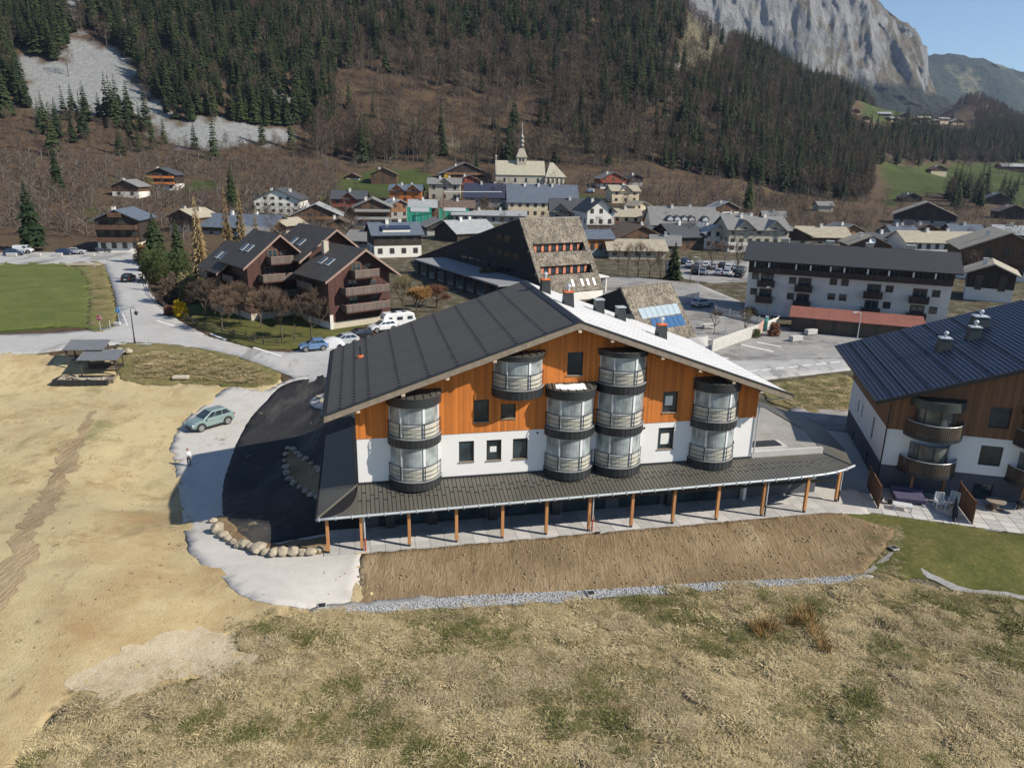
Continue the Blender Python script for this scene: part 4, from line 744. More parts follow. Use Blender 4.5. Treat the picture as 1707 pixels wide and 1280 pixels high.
HS = [
 (201,421,66,350,12,8,'g','dark brown chalet with three long balconies beside the side road',dict(roof='blue',low='white',up='dark',split=.3,rows=3,cols=4,balc=3,bcol='brown')),
 (210,329,44,300,9,0,'g','small brown and white chalet left of the orange one on the slope',dict(roof='grey',up='brown',split=.5,cols=2)),
 (270,317,46,280,10,5,'g','chalet with two bright orange balconies above white walls',dict(roof='slate',low='white',up='dark',split=.4,rows=3,balc=2,bcol='orange')),
 (463,357,74,315,16,5,'g','wide white farmhouse with three rows of small windows',dict(roof='slate',up='white',low='white',rows=3,cols=6,balc=0,chim=2)),
 (388,393,130,357,16,-8,'e','long blue-grey roofed hall behind the bare larches',dict(roof='blue',low='grey',up='brown',cols=7,chim=2)),
 (306,388,50,349,10,-15,'g','brown chalet with two stone chimneys left of the blue hall',dict(roof='tan',low='stone',up='brown',chim=2,chimcol='stone')),
 (462,392,36,365,9,-25,'g','little dark gable with a tan shingle roof behind the red chalet',dict(roof='tan',low='stone',up='dark',cols=2)),
 (528,378,80,340,14,10,'g','broad low chalet with a long wooden balcony below the white farmhouse',dict(roof='pale',low='stone',up='brown',split=.55,balc=1,bcol='timber',cols=4)),
 (582,358,54,318,12,5,'e','house with dark hipped roof, red balcony and white dormer',dict(roof='slate',low='red',up='red',cross=1,balc=1,bcol='red')),
 (622,378,60,331,14,10,'g','brown chalet with glazed lower storey in front of the red balcony house',dict(roof='grey',low='grey',up='brown',rows=3,balc=2,bcol='grey')),
 (588,300,22,289,5,0,'g','tiny log hut on the green slope',dict(roof='brown',low='stone',up='brown',rows=0,chim=0)),
 (640,307,42,280,8,5,'g','brown log cabin on the green slope above the village',dict(roof='brown',low='brown',up='brown',rows=1)),
 (676,338,52,308,10,0,'e','orange house with twin gables and a blue-grey roof',dict(roof='blue',low='orange',up='orange',cross=2,chim=2)),
 (741,336,52,297,10,3,'e','stone house with a grey cross gable left of the navy roof',dict(roof='grey',low='stone',up='stone',cross=1,chim=2)),
 (776,306,82,271,16,10,'g','big old timber farm chalet left of the church',dict(roof='grey',low='stone',up='dark',balc=2,bcol='timber',cols=5,rows=3)),
 (782,316,38,292,9,8,'g','small red-brown gable just below the old farm chalet',dict(roof='grey',low='brown',up='red',cols=2)),
 (812,346,74,306,18,0,'e','dark navy roofed block beside the abbey',dict(roof='navy',low='grey',up='grey',chim=2,slope=32)),
 (950,380,64,331,12,0,'e','dark roofed house with arched dormers in front of the abbey',dict(roof='slate',low='grey',up='grey',cross=2,slope=35)),
 (1000,396,46,332,14,12,'g','white house with a steep slate roof beside the shingle lodge',dict(roof='slate',low='white',up='white',balc=1,bcol='dark',rows=3,slope=38)),
 (1043,386,46,348,10,0,'e','cream house under a tan tiled roof behind the bare trees',dict(roof='tan',low='cream',up='cream',balc=1,bcol='timber')),
 (705,376,42,333,10,5,'e','grey roofed house wrapped in green scaffold netting, left one',dict(roof='pale',low='stone',up='brown',rows=1)),
 (763,370,52,334,10,5,'e','brown roofed house with green netting, right of the wooden mast',dict(roof='brown',low='stone',up='brown',rows=1)),
 (667,364,28,333,9,30,'g','narrow gabled house squeezed left of the green netting',dict(roof='pale',low='grey',up='timber',cols=2)),
 (815,374,120,351,14,0,'e','long low flat-pitched grey roof below the abbey',dict(roof='pale',low='grey',up='grey',slope=10,cols=8,rows=1,chim=2)),
 (664,429,74,371,11,20,'e','white chalet with solar panels on a blue-grey roof',dict(roof='blue',low='white',up='dark',split=.5,cols=4,chim=2,balc=0)),
 (795,402,62,367,14,35,'e','house with a pale roof and dark gable behind the black lodge wall',dict(roof='pale',low='dark',up='dark',chim=2)),
 (1000,428,40,383,8,12,'e','small annex with orange panel under a blue-grey roof right of the shingle lodge',dict(roof='blue',low='grey',up='orange',rows=1,chim=0)),
 (1062,432,94,399,10,2,'e','long tan shed roof behind a row of thin bare trees',dict(roof='tan',low='stone',up='stone',rows=1,cols=5,chim=0)),
 (1068,414,78,376,14,15,'g','brown gabled barn behind the tan shed',dict(roof='brown',low='red',up='brown',rows=1,chim=0)),
 (1140,396,108,345,16,0,'e','hotel with a long grey roof and a strip of arched dormers',dict(roof='grey',low='white',up='white',rows=2,cols=8,balc=1,bcol='white',chim=2,slope=34)),
 (1224,380,54,356,14,0,'e','second grey hotel roof with dormers, right of the long one',dict(roof='grey',low='white',up='stone',chim=1,slope=30)),
 (1194,415,46,376,12,15,'g','white gabled house with shutters left of the long grey block',dict(roof='pale',low='white',up='white',rows=2,cols=3)),
 (1147,416,54,373,14,18,'e','dark timber house with a slate roof in front of the hotel',dict(roof='slate',low='brown',up='dark',rows=2)),
 (1262,421,100,361,14,3,'e','long grey block with wall dormers and a cream hipped end',dict(roof='grey',low='white',up='stone',rows=3,cols=7,cross=2,chim=3)),
 (1322,408,56,380,10,-8,'g','brown gable with a tan roof right of the long grey block',dict(roof='tan',low='stone',up='dark',cols=2)),
 (1376,408,80,378,12,0,'e','weathered tan roof behind the dark roof of the white block',dict(roof='tan',low='stone',up='brown',cols=4)),
 (1211,359,42,336,8,12,'g','small chalet at the forest edge above the hotel',dict(roof='pale',low='white',up='brown',cols=2)),
 (1376,353,24,336,8,0,'e','faint grey hut among the bare trees',dict(roof='grey',low='stone',up='stone',rows=0,chim=0)),
 (1022,315,44,287,10,12,'g','red-brown and white chalet on the slope right of the church',dict(roof='grey',low='white',up='red',cols=3,balc=1,bcol='red')),
 (1060,311,22,291,7,12,'g','dark little chalet right of the red-brown one',dict(roof='slate',low='grey',up='dark',rows=1,cols=2)),
 (1042,339,46,309,10,10,'e','cream gabled house with a grey side below the red-brown chalet',dict(roof='tan',low='cream',up='cream',cross=1)),
 (1071,361,28,336,8,22,'g','cream steep gabled house left of the hotel',dict(roof='tan',low='cream',up='cream',rows=2,cols=2,chim=0)),
 (1540,376,82,337,18,-25,'g','large black timber chalet under a grey roof below the pasture',dict(roof='tan',low='grey',up='dark',rows=2,cols=4)),
 (1520,338,32,322,8,0,'g','small dark chalet at the lower edge of the pasture',dict(roof='slate',low='dark',up='dark',rows=1,cols=2)),
 (1662,342,34,322,9,-10,'g','grey-blue gabled house between conifers below the pasture',dict(roof='blue',low='dark',up='dark',rows=1,cols=2)),
 (1688,366,46,342,10,-12,'g','brown roofed chalet at the right edge among trees',dict(roof='brown',low='dark',up='dark',rows=1)),
 (1510,400,42,376,12,0,'e','low blue-grey roof left of the long tan roof',dict(roof='blue',low='grey',up='grey',rows=1,chim=2)),
 (1575,422,132,386,12,0,'e','very long tan roof over white walls behind the white block',dict(roof='tan',low='white',up='white',rows=1,cols=9,chim=2)),
 (1450,421,64,393,12,-10,'g','tan roofed gable with a white satellite dish',dict(roof='tan',low='stone',up='brown',rows=1,cols=2)),
 (1668,468,118,388,20,-22,'g','big brown chalet with a wide tan roof at the right edge',dict(roof='tan',low='white',up='brown',rows=2,cols=5,balc=1,bcol='brown',split=.35)),
 (1645,502,58,440,10,-30,'g','white outbuilding with a long tan lean roof by the white block',dict(roof='tan',low='white',up='dark',rows=1,cols=2)),
 (1565,289,26,276,8,0,'g','brown farmhouse in the middle of the green pasture',dict(roof='brown',low='cream',up='brown',rows=1,cols=2)),
 (1692,286,46,273,12,0,'e','long pale barn at the top of the green pasture',dict(roof='pale',low='dark',up='dark',rows=0,chim=0)),
 (566,392,40,364,10,12,'g','small brown roofed house behind the thin garden trees left of the solar chalet',dict(roof='brown',low='stone',up='brown')),
 (600,412,50,384,10,-12,'e','low grey roofed shed left of the white solar chalet',dict(roof='grey',low='grey',up='brown',rows=1)),
 (735,392,44,366,10,20,'g','dark gabled shed between the solar chalet and the lodge',dict(roof='grey',low='grey',up='dark',rows=1,chim=0)),
 (862,352,36,328,10,0,'g','narrow stone gable at the foot of the abbey',dict(roof='grey',low='stone',up='stone')),
 (1088,376,40,352,9,8,'g','brown gabled house at the left end of the hotel',dict(roof='brown',low='white',up='timber')),
 (1108,420,44,392,10,-10,'e','grey roofed house behind the long tan shed',dict(roof='grey',low='stone',up='brown',rows=1)),
 (1252,392,44,368,10,12,'g','timber gable rising behind the long grey block',dict(roof='brown',low='white',up='timber')),
 (1290,372,34,352,9,-10,'e','small grey roofed house at the foot of the spur',dict(roof='grey',low='white',up='brown',rows=1)),
 (1418,398,46,374,10,12,'g','timber gable left of the satellite dish house',dict(roof='grey',low='white',up='timber')),
 (1480,412,46,388,10,10,'e','grey slate roof right of the satellite dish house',dict(roof='slate',low='white',up='stone',rows=1)),
 (1545,396,44,374,10,-8,'g','brown gable behind the very long tan roof',dict(roof='brown',low='stone',up='brown')),
 (1612,398,48,374,10,-8,'e','blue-grey roof above the right end of the long tan roof',dict(roof='blue',low='white',up='brown',rows=1)),
 (1690,402,50,376,12,-15,'e','pale metal roof at the right edge above the big chalet',dict(roof='pale',low='grey',up='dark',rows=1)),
 (420,402,40,378,9,-10,'e','low grey shed right of the bare larches',dict(roof='grey',low='stone',up='brown',rows=1,chim=0)),
]
HO = {}
for a in HS:
    kw = dict(a[8]); HO[a[7]] = house(*a[:8], grp=G1, **kw)
for i, (px, py, w, t_, rc) in enumerate(((1425,192,16,'left-most of the hillside hamlet','brown'),(1442,203,16,'beside the left-most hut of the hamlet','grey'),(1474,197,20,'under the bright meadow of the hamlet','pale'),(1492,205,18,'just below the bright meadow of the hamlet','grey'),(1508,199,16,'at the middle of the hamlet, higher one','slate'),(1522,207,18,'at the middle of the hamlet, lower one','grey'),(1540,204,18,'right of the middle of the hamlet','tan'),(1556,209,18,'third from the right in the hamlet','grey'),(1574,206,18,'second from the right in the hamlet','pale'),(1596,208,20,'right-most of the hillside hamlet','pale'))):
    house(px, py, w, py-10, 9, random.choice((-10,0,12)), random.choice('ge'), 'tiny chalet '+t_+' under the cliffs', roof=rc, low='cream', up='brown', rows=0, chim=0, grp='chalets of the far hamlet')
# extras on some houses
o, w, d, he, Ht, k = HO['white chalet with solar panels on a blue-grey roof']
MB().slab([(-w*.32,.6,he+.6*k+.9),(w*.3,.6,he+.6*k+.9),(w*.3,3.2,he+3.2*k+.45),(-w*.32,3.2,he+3.2*k+.45)], .12).build('solar_dormer', M('solar_panel', (.02,.03,.06), .15, .2, 3), o); MB().box(-w*.3, w*.28, .75, 2.6, he+.2, he+.9).build('dormer_front', WM('white'), o)
o, w, d, he, Ht, k = HO['hotel with a long grey roof and a strip of arched dormers']
for x in (-.22, -.11, 0, .11, .32):
    MB().prism([(x*w-1.3,he+1.0),(x*w+1.3,he+1.0),(x*w+1.3,he+1.7),(x*w+.9,he+2.4),(x*w,he+2.8),(x*w-.9,he+2.4),(x*w-1.3,he+1.7)], 1.0, 5.0).build('dormer', RF('slate'), o); MB().prism([(x*w-.9,he+1.1),(x*w+.9,he+1.1),(x*w+.9,he+1.7),(x*w,he+2.4),(x*w-.9,he+1.7)], .9, .98).build('dormer_window', FRAMEW, o)
o, w, d, he, Ht, k = HO['tan roofed gable with a white satellite dish']
MB().lathe([(.05,0),(.9,.3),(.95,.34),(.05,.06)], 14, (0,0,0)).build('satellite_dish', FRAMEW, o).matrix_local = Matrix.Translation((0,-.6,Ht-1.5)) @ Matrix.Rotation(radians(75), 4, 'X')
for lb, sc in (('grey roofed house wrapped in green scaffold netting, left one', 1), ('brown roofed house with green netting, right of the wooden mast', .9)):
    o, w, d, he, Ht, k = HO[lb]; nm = M('green_net', (.03,.30,.20), .8, .35, 1.2)
    MB().box(-w/2-1.0, w/2*.7, -1.6, -1.45, -.5, he*sc).build('scaffold_net', nm, o); MB().box(-w/2-1.0, -w/2-.9, -1.44, d*.6, -.5, he*sc).build('scaffold_net', nm, o); MB().box(-w/2+.3, w*.25, -1.75, -1.61, he*.75, he*.98).build('tarpaulin', FRAMEW, o)
    for x in (-w/2-1, -w/4, 0, w/4): MB().tube([(x,-1.7,-.5),(x,-1.7,he+.8)], .05, 5).build('scaffold_pole', ZINC, o)
p = drop(740, 380); o = empty('timber_mast', p, 0, 'tall wooden mast with a white jib standing by the green netting', 'crane'); hgt = at(740, 318, p.y).z-p.z
MB().tube([(0,0,-.5),(0,0,hgt)], .16, 6).build('mast', WM('timber'), o); MB().tube([(0,0,hgt-.4),(20,4,hgt-.2)], .12, 5).build('jib', FRAMEW, o)
for s in (-1, 1): MB().tube([(s*2.2,0,-.5),(0,0,hgt*.45)], .08, 5).build('brace', WM('timber'), o)

# ---- abbey and church
o, w, d, he, Ht, k = house(905,363,116,308,15,4,'e','long cream abbey wing with a blue-grey roof and two rows of windows below the church',roof='blue',low='cream',up='cream',rows=2,cols=9,chim=6,ov=.6,slope=40,name='abbey',cat='abbey',wc='d')
P = drop(862, 312); s = camdepth(P)/FPX; ch = empty('church', P, radians(4), 'old stone church with shingled nave roof and a slender bulbous spire', 'church')
nl, cl_ = 80*s, 46*s; ST = M('church_stone', (.46,.42,.33), .9, .2, .5, bmp=.3, bscale=5); SH = M('church_shingle', (.37,.34,.26), .8, .2, .6, bmp=.5, bscale=4)
zr = at(862, 268, P.y+6).z-P.z; ze = at(862, 291, P.y).z-P.z; X0, X1, X2 = -36*s, 46*s, 92*s; dp = 13
MB().box(X0, X1, 0, dp, -4, ze).build('nave_wall', ST, ch); MB().prism([(0,ze-.05),(dp,ze-.05),(dp/2,zr-.1)], X0, X0+.6, 'x').build('west_gable', ST, ch)
for y0 in (-.5, dp+.5): MB().slab([(X0+.3,dp/2,zr),(X0+.3,y0,ze-.3),(X1+.2,y0,ze-.3),(X1+.2,dp/2,zr)], .25).build('nave_roof', SH, ch)
MB().box(X1, X2-4, -1.2, dp+1.2, -4, ze-.6).build('choir_wall', ST, ch); a = [(X1+.1,-1.8,ze-.9),(X2-3,-1.8,ze-.9),(X2-9,dp/2,zr-.6),(X1+3,dp/2,zr-.6)]
MB().slab(a, .25).build('choir_roof', SH, ch); MB().slab([(p[0], dp-p[1], p[2]) for p in a], .25).build('choir_roof', SH, ch); MB().slab([a[1],(X2-3,dp+1.8,ze-.9),a[2]], .25).build('choir_roof', SH, ch); MB().slab([a[0],(X1+.1,dp+1.8,ze-.9),a[3]], .25).build('choir_roof', M('painted_shade_shingle', (.30,.28,.22), .8, .2, .6), ch)  # hip towards the nave: darker copy of the shingle, shade put into its colour
for x in (-.32, -.1, .12, .36): MB().box(X0+(X1-X0)*(.5+x)-.5, X0+(X1-X0)*(.5+x)+.5, -.05, .1, 2.2, ze*.72).build('lancet_window', GL, ch)
for x in (.2, .45, .7): MB().box(X1+(X2-4-X1)*x-.4, X1+(X2-4-X1)*x+.4, -1.25, -1.0, 2.2, ze*.65).build('lancet_window', GL, ch)
for x in (0, .25, .5, .75, 1.0): MB().prism([(-2.6,-4),(-1.22,-4),(-1.22,ze*.8),(-1.8,ze*.6),(-2.6,ze*.35)], X1+(X2-5-X1)*x, X1+(X2-5-X1)*x+.8, 'x').build('buttress', ST, ch)
MB().lathe([(.25,0),(.2,1.5),(.5,1.8),(.1,2.6)], 8, (X0+.3, dp/2, zr)).build('finial', ST, ch)
tx = 8*s; hb_ = 8*s
MB().box(tx-hb_, tx+hb_, dp/2-hb_, dp/2+hb_, zr-4, zr+1.6).build('tower', ST, ch)
for x in (-.4, .25): MB().box(tx+x*hb_-.35, tx+x*hb_+.55, dp/2-hb_-.03, dp/2-hb_+.1, zr-.3, zr+1.1).build('belfry_opening', SEAM, ch)
zb = zr+1.6; top = at(869, 203, P.y+7).z-P.z; hh = top-zb
MB().add([(tx-hb_-.4,dp/2-hb_-.4,zb),(tx+hb_+.4,dp/2-hb_-.4,zb),(tx+hb_+.4,dp/2+hb_+.4,zb),(tx-hb_-.4,dp/2+hb_+.4,zb),(tx-1.2,dp/2-1.2,zb+hh*.25),(tx+1.2,dp/2-1.2,zb+hh*.25),(tx+1.2,dp/2+1.2,zb+hh*.25),(tx-1.2,dp/2+1.2,zb+hh*.25)], [(0,3,2,1),(4,5,6,7),(0,1,5,4),(1,2,6,5),(2,3,7,6),(3,0,4,7)]).build('spire_base', SH, ch)
SP = M('spire_metal', (.21,.20,.18), .5, .2, 1, .2)
MB().lathe([(1.0,0),(.95,hh*.06),(1.35,hh*.08),(1.0,hh*.11),(.8,hh*.15),(1.3,hh*.17),(1.45,hh*.20),(.9,hh*.24),(.6,hh*.27),(1.15,hh*.30),(1.2,hh*.33),(.7,hh*.37),(.42,hh*.41),(.3,hh*.55),(.12,hh*.74)], 12, (tx, dp/2, zb+hh*.245)).build('spire', SP, ch, smooth=True)
MB().box(tx-.06, tx+.06, dp/2-.06, dp/2+.06, top-.6, top+.5).build('cross', SP, ch)

# ================================================================== larger buildings behind the main roof
def wbox(o, x0, x1, y0, y1, z0, z1_, name, m): return MB().box(x0, x1, y0, y1, z0, z1_).build(name, m, o)
# dark red chalet block: three stepped gables
DR = boards('dark_red_boards', (.062,.023,.017), .2, .3); DRR = M('chalet_slate_roof', (.055,.050,.045), .75, .3, 1.0, bmp=.5, bscale=5); PNK = M('weathered_barge', (.26,.18,.145), .8, .25, 2)
cb = empty('chalet_block', (-26.7, 103.8, 0), radians(42), 'dark red timber apartment chalet with three stepped gables and slate roofs', 'chalet')
fxv = Vector((cos(radians(42)), sin(radians(42)), 0)); fyv = Vector((-fxv.y, fxv.x, 0))
def loc42(x, y): r = Vector((x+26.7, y-103.8, 0)); return r.dot(fxv), r.dot(fyv)
def gable(x0, y0, w, d, he, hr, balcs, base=1.1):
    ax = x0+w*.54; kl = (hr-he)/(ax-x0)
    wbox(cb, x0, x0+w, y0, y0+d, 0, base, 'base_wall', WM('stone'))
    MB().prism([(x0-.05,base),(x0+w+.05,base),(x0+w+.05,he),(ax,hr),(x0-.05,he)], y0-.05, y0+d).build('timber_wall', DR, cb)
    ov = 1.2
    for s, xe in ((-1, x0-ov), (1, x0+w+ov)):
        ze_ = he-ov*kl; MB().slab([(ax,y0-1.5,hr+.25),(xe,y0-1.5,ze_+.2),(xe,y0+d+.3,ze_+.2),(ax,y0+d+.3,hr+.25)], .2).build('roof_slope', DRR, cb)
        MB().prism([(ax,hr+.22),(xe,ze_+.17),(xe,ze_-.16),(ax,hr-.11)], y0-1.58, y0-1.51).build('bargeboard', PNK, cb)
    for q in (.35, .6):
        yq = y0+d*q; xx = x0+w*.2; zz = he+(xx-x0)*kl+.25; sw = MB().cbox((xx, yq, zz), (1.5, 1.0, .14), 0, 0, math.atan(kl)).build('skylight', ZINC, cb); MB().cbox((xx, yq, zz+.06), (1.3, .8, .06), 0, 0, math.atan(kl)).build('pane', GL, sw)
    for z in balcs:
        hw = w*.36 if z+1 < he else w*.2; xm = ax
        b = wbox(cb, xm-hw, xm+hw, y0-1.7, y0-.06, z-.2, z, 'balcony', DR)
        MB().box(xm-hw, xm+hw, y0-1.72, y0-1.62, z+.0, z+1.0).build('balustrade', boards('grey_balustrade', (.11,.085,.07), .25, .35), b); MB().box(xm-hw-.04, xm+hw+.04, y0-1.76, y0-1.58, z+1.0, z+1.07).build('handrail', PNK, b)
        for s in (-1, 1): MB().box(xm+s*hw-.05, xm+s*hw+.05, y0-1.6, y0-.06, z, z+1.0).build('balustrade', boards('grey_balustrade', (.11,.085,.07)), b)
        smallwin(cb, xm-hw*.45, z+.15, 1.6, 1.9, y0-.1); smallwin(cb, xm+hw*.5, z+.3, 1.0, 1.5, y0-.1)
    for i, z in enumerate((3.4, 6.0)):            # shaded flank
        for yy in (.25, .65): smallwin(cb, x0-.1, z, 1.0, 1.2, y0+d*yy, -pi/2)
    for z in (3.0, 5.6, 8.0):
        if z+1 < he: b = wbox(cb, x0-1.3, x0-.06, y0+d*.3, y0+d*.85, z-.2, z, 'balcony', DR); MB().box(x0-1.36, x0-1.28, y0+d*.3, y0+d*.85, z, z+.95).build('balustrade', boards('grey_balustrade', (.11,.085,.07)), b)
gable(0, 0, 10.2, 8.5, 7.9, 11.3, (2.6, 5.1, 7.5))
bx, by = loc42(-32.7, 112.2); gable(bx, by, 10.0, 11, 9.6, 13.3, (5.5, 8.0))
bx, by = loc42(-40.0, 108.8); gable(bx, by, 9.0, 8, 9.0, 12.7, (3.4, 6.0, 8.6)); bx, by = loc42(-46, 113.5); gable(bx, by, 8.0, 7, 7.4, 10.6, (3.4,))
wbox(cb, -.02, .5, -.06, 3.0, 0, 2.19, 'garage_door', M('garage_white', (.55,.54,.5), .7)); chm = wbox(cb, 3.2, 4.0, 6.8, 7.6, 9.5, 12.0, 'chimney', WM('stone'))
for z in (11.2, 12.1): MB().lathe([(.05,0),(.75,.22),(.78,.26),(.05,.05)], 14).build('satellite_dish', FRAMEW, cb).matrix_local = Matrix.Translation((bx+17.0, by-4.2, z-1.6)) @ Matrix.Rotation(radians(70), 4, 'X')

# black shingled lodge with a sloping shingle front
BLK = boards('black_boards', (.012,.011,.011), .3, .3); SHI = None
def shinglemat():
    m, t, b = nodes('old_shingles'); tc = N(t, 'ShaderNodeTexCoord').outputs['Object']; br = N(t, 'ShaderNodeTexVoronoi'); br.inputs['Scale'].default_value = 5.5; mp = N(t, 'ShaderNodeMapping'); mp.inputs['Scale'].default_value = (1, .6, .6); L(t, tc, mp.inputs[0]); L(t, mp.outputs[0], br.inputs['Vector'])
    c1 = N(t, 'ShaderNodeSeparateColor'); L(t, br.outputs['Color'], c1.inputs[0]); n2 = noise_tex(t, tc, .6, 5)
    a = N(t, 'ShaderNodeMath', operation='MULTIPLY_ADD', i1=.5); L(t, c1.outputs[0], a.inputs[0]); L(t, n2, a.inputs[2]); L(t, ramp(t, a.outputs[0], [(.3, (.05,.044,.035)), (.65, (.115,.098,.075)), (1.0, (.25,.22,.17))]), b.inputs['Base Color']); b.inputs['Roughness'].default_value = .9; bump(t, b, br.outputs['Distance'], 1.0, .06); return m
SHI = shinglemat()
lo = empty('shingle_lodge', (5.245, 128.38, 0), radians(30), 'black wedge-shaped lodge with a steep front of grey shingles and two window bands', 'lodge')
def ln(z): return (z-1.5)*8.9/12.5
prof = [(0,-.5),(0,1.5),(ln(4.4),4.4),(ln(4.4)+1.4,4.4),(ln(4.4)+1.4,6.35),(ln(8.2),8.2),(ln(8.2)+1.4,8.2),(ln(8.2)+1.4,10.1),(8.9,14),(60,.6),(60,-.5)]
MB().prism(prof, 0, 13, 'x').build('body', BLK, lo)
for z0, z1_ in ((1.5,4.4),(6.35,8.2),(10.1,14.0)):
    ext = .45 if z0 > 2 else 0; y0, y1 = ln(z0-ext), ln(z1_); MB().slab([(-.15,y0-.28,z0-ext+.12),(13.15,y0-.28,z0-ext+.12),(13.15,y1-.28,z1_+.12),(-.15,y1-.28,z1_+.12)], .3).build('shingle_slope', SHI, lo)
for x0, x1 in ((-.16, .9), (12.1, 13.16)): MB().slab([(x0,ln(1.5)-.29,1.65),(x1,ln(1.5)-.29,1.65),(x1,ln(14)-.29,14.13),(x0,ln(14)-.29,14.13)], .32).build('shingle_cheek', SHI, lo)
MB().slab([(-.2,8.6,14.25),(13.2,8.6,14.25),(13.2,12,13.5),(-.2,12,13.5)], .2).build('ridge_cap', M('lodge_ridge', (.20,.19,.17), .8), lo); MB().slab([(-.1,12.01,13.4),(13.1,12.01,13.4),(13.1,60,.85),(-.1,60,.85)], .15).build('rear_roof', SHI, lo)
for zb_ in (4.45, 8.25):
    yw = (ln(4.4) if zb_ < 5 else ln(8.2))+1.38
    for i in range(7): wbox(lo, 1.5+i*1.6, 1.5+i*1.6+.55, yw-.12, yw, zb_, zb_+1.75, 'orange_pier', M('salmon_paint', (.55,.20,.11), .8))
    for i in range(6): w_ = wbox(lo, 2.1+i*1.6, 2.95+i*1.6, yw-.06, yw, zb_+.1, zb_+1.7, 'window', FRAME); wbox(w_, 2.16+i*1.6, 2.88+i*1.6, yw-.09, yw-.061, zb_+.16, zb_+1.64, 'pane', GL)
for x in (6.5, 8.6, 9.9, 11.3): MB().slab([(x,ln(2.3)-.33,2.45),(x+.5,ln(2.3)-.33,2.45),(x+.5,ln(3.5)-.33,3.65),(x,ln(3.5)-.33,3.65)], .06).build('roof_light', FRAMEW, lo)
wbox(lo, -.05, 13.05, -.12, 3, -.5, 1.45, 'white_plinth', WM('white'))
for z, ya, yb in ((9.4,12,18.5),(6.6,8.5,24),(3.6,8,36),(1.0,6,48)):
    n = int((yb-ya)/3.2)
    for i in range(n): w_ = wbox(lo, -.06, .02, ya+i*3.2, ya+i*3.2+2.6, z, z+1.2, 'window', FRAME); wbox(w_, -.09, -.061, ya+i*3.2+.1, ya+i*3.2+2.5, z+.1, z+1.1, 'pane', glass('lodge_glass', (.02,.022,.025), .12))
    wbox(lo, -.1, .01, ya-1, yb+1, z-.35, z-.15, 'ledge', M('black_ledge', (.03,.028,.027), .7), )
wbox(lo, -7.5, -.1, 3, 42, 2.9, 3.2, 'arcade_roof', M('arcade_grey', (.22,.225,.235), .8)); wbox(lo, -6.6, -.1, 4, 41, -.2, .12, 'arcade_floor', CONC)
for i in range(9): wbox(lo, -7.2, -6.7, 4+i*4.5, 4.5+i*4.5, 0, 2.9, 'arcade_pier', M('arcade_pier', (.07,.05,.04), .8))
# side entrance of the lodge
wbox(lo, 13.2, 17.5, 4, 9, 3.0, 3.2, 'porch_roof', WM('white'));
for y in (4.3, 8.5): wbox(lo, 17.0, 17.25, y, y+.25, -.2, 3.0, 'porch_post', WM('white'))
# small shingled wedge with solar panels
f2 = radians(36); ws = empty('shingle_hall', Vector((26.57,103.65,0))-Vector((cos(f2),sin(f2),0))*10, f2, 'small shingled wedge hall with a strip of solar panels', 'hall')
MB().prism([(0,-.5),(0,.3),(5.6,7.2),(24,-.5)], 0, 10, 'x').build('body', BLK, ws); sl = lambda y, u=.0: .3+y*6.9/5.6+u
MB().slab([(-.15,-.25,sl(-.25,.15)),(10.15,-.25,sl(-.25,.15)),(10.15,5.6,sl(5.6,.15)),(-.15,5.6,sl(5.6,.15))], .25).build('shingle_slope', SHI, ws); MB().slab([(-.2,5.45,7.42),(10.2,5.45,7.42),(10.2,6.6,7.0),(-.2,6.6,7.0)], .12).build('ridge_cap', M('lodge_ridge', (.20,.19,.17)), ws)
for i in range(7): MB().slab([(1.2+i*1.15,2.2,sl(2.2,.24)),(2.28+i*1.15,2.2,sl(2.2,.24)),(2.28+i*1.15,3.25,sl(3.25,.24)),(1.2+i*1.15,3.25,sl(3.25,.24))], .06).build('skylight', M('sky_panel', (.33,.40,.44), .2, .1, 2), ws)
for i in range(6): MB().slab([(2.6+i*1.1,1.0,sl(1.0,.24)),(3.62+i*1.1,1.0,sl(1.0,.24)),(3.62+i*1.1,2.1,sl(2.1,.24)),(2.6+i*1.1,2.1,sl(2.1,.24))], .06).build('solar_panel', M('blue_panel', (.045,.115,.24), .15, .15, 2), ws)

# white apartment block and its garage row
wbk = empty('white_block', (39.4, 122.5, 0), radians(-23), 'long white apartment block with a dark roof, a brown timber top floor and black balconies', 'building')
BW, BD = 30.0, 11.0
wbox(wbk, 0, BW, 0, BD, -.5, 7.2, 'rendered_wall', M('block_render', (.60,.57,.53), .9, .08, .5)); MB().prism([(-.04,7.2),(BD+.04,7.2),(BD+.04,9.3),(BD/2,11.4),(-.04,9.3)], -.04, BW+.04, 'x').build('timber_storey', WM('dark'), wbk)
for y0 in (-1.2, BD+1.2): MB().slab([(-1,BD/2,11.7),(-1,y0,9.15),(BW+1,y0,9.15),(BW+1,BD/2,11.7)], .22).build('roof_slope', M('block_roof', (.026,.028,.034), .85, .15, 1, bmp=.4, bscale=4), wbk)
MB().prism([(-.06,7.0),(-1.0,7.2),(-1.0,8.1),(-.9,8.1),(-.9,7.3),(-.06,7.25)], .1, BW-.1, 'x').build('timber_balcony', WM('dark'), wbk)
for x in (1.0, 3.2, 7.4, 9.6, 12.6, 14.6, 18.0, 21.0, 24.4, 27.4): w_ = smallwin(wbk, x+.8, 7.9, 1.4, 1.2, -.1, 0, 'd'); wbox(wbk, x-.1, x+.12, -.95, -.8, 8.1, 9.1, 'white_post', WM('white'))
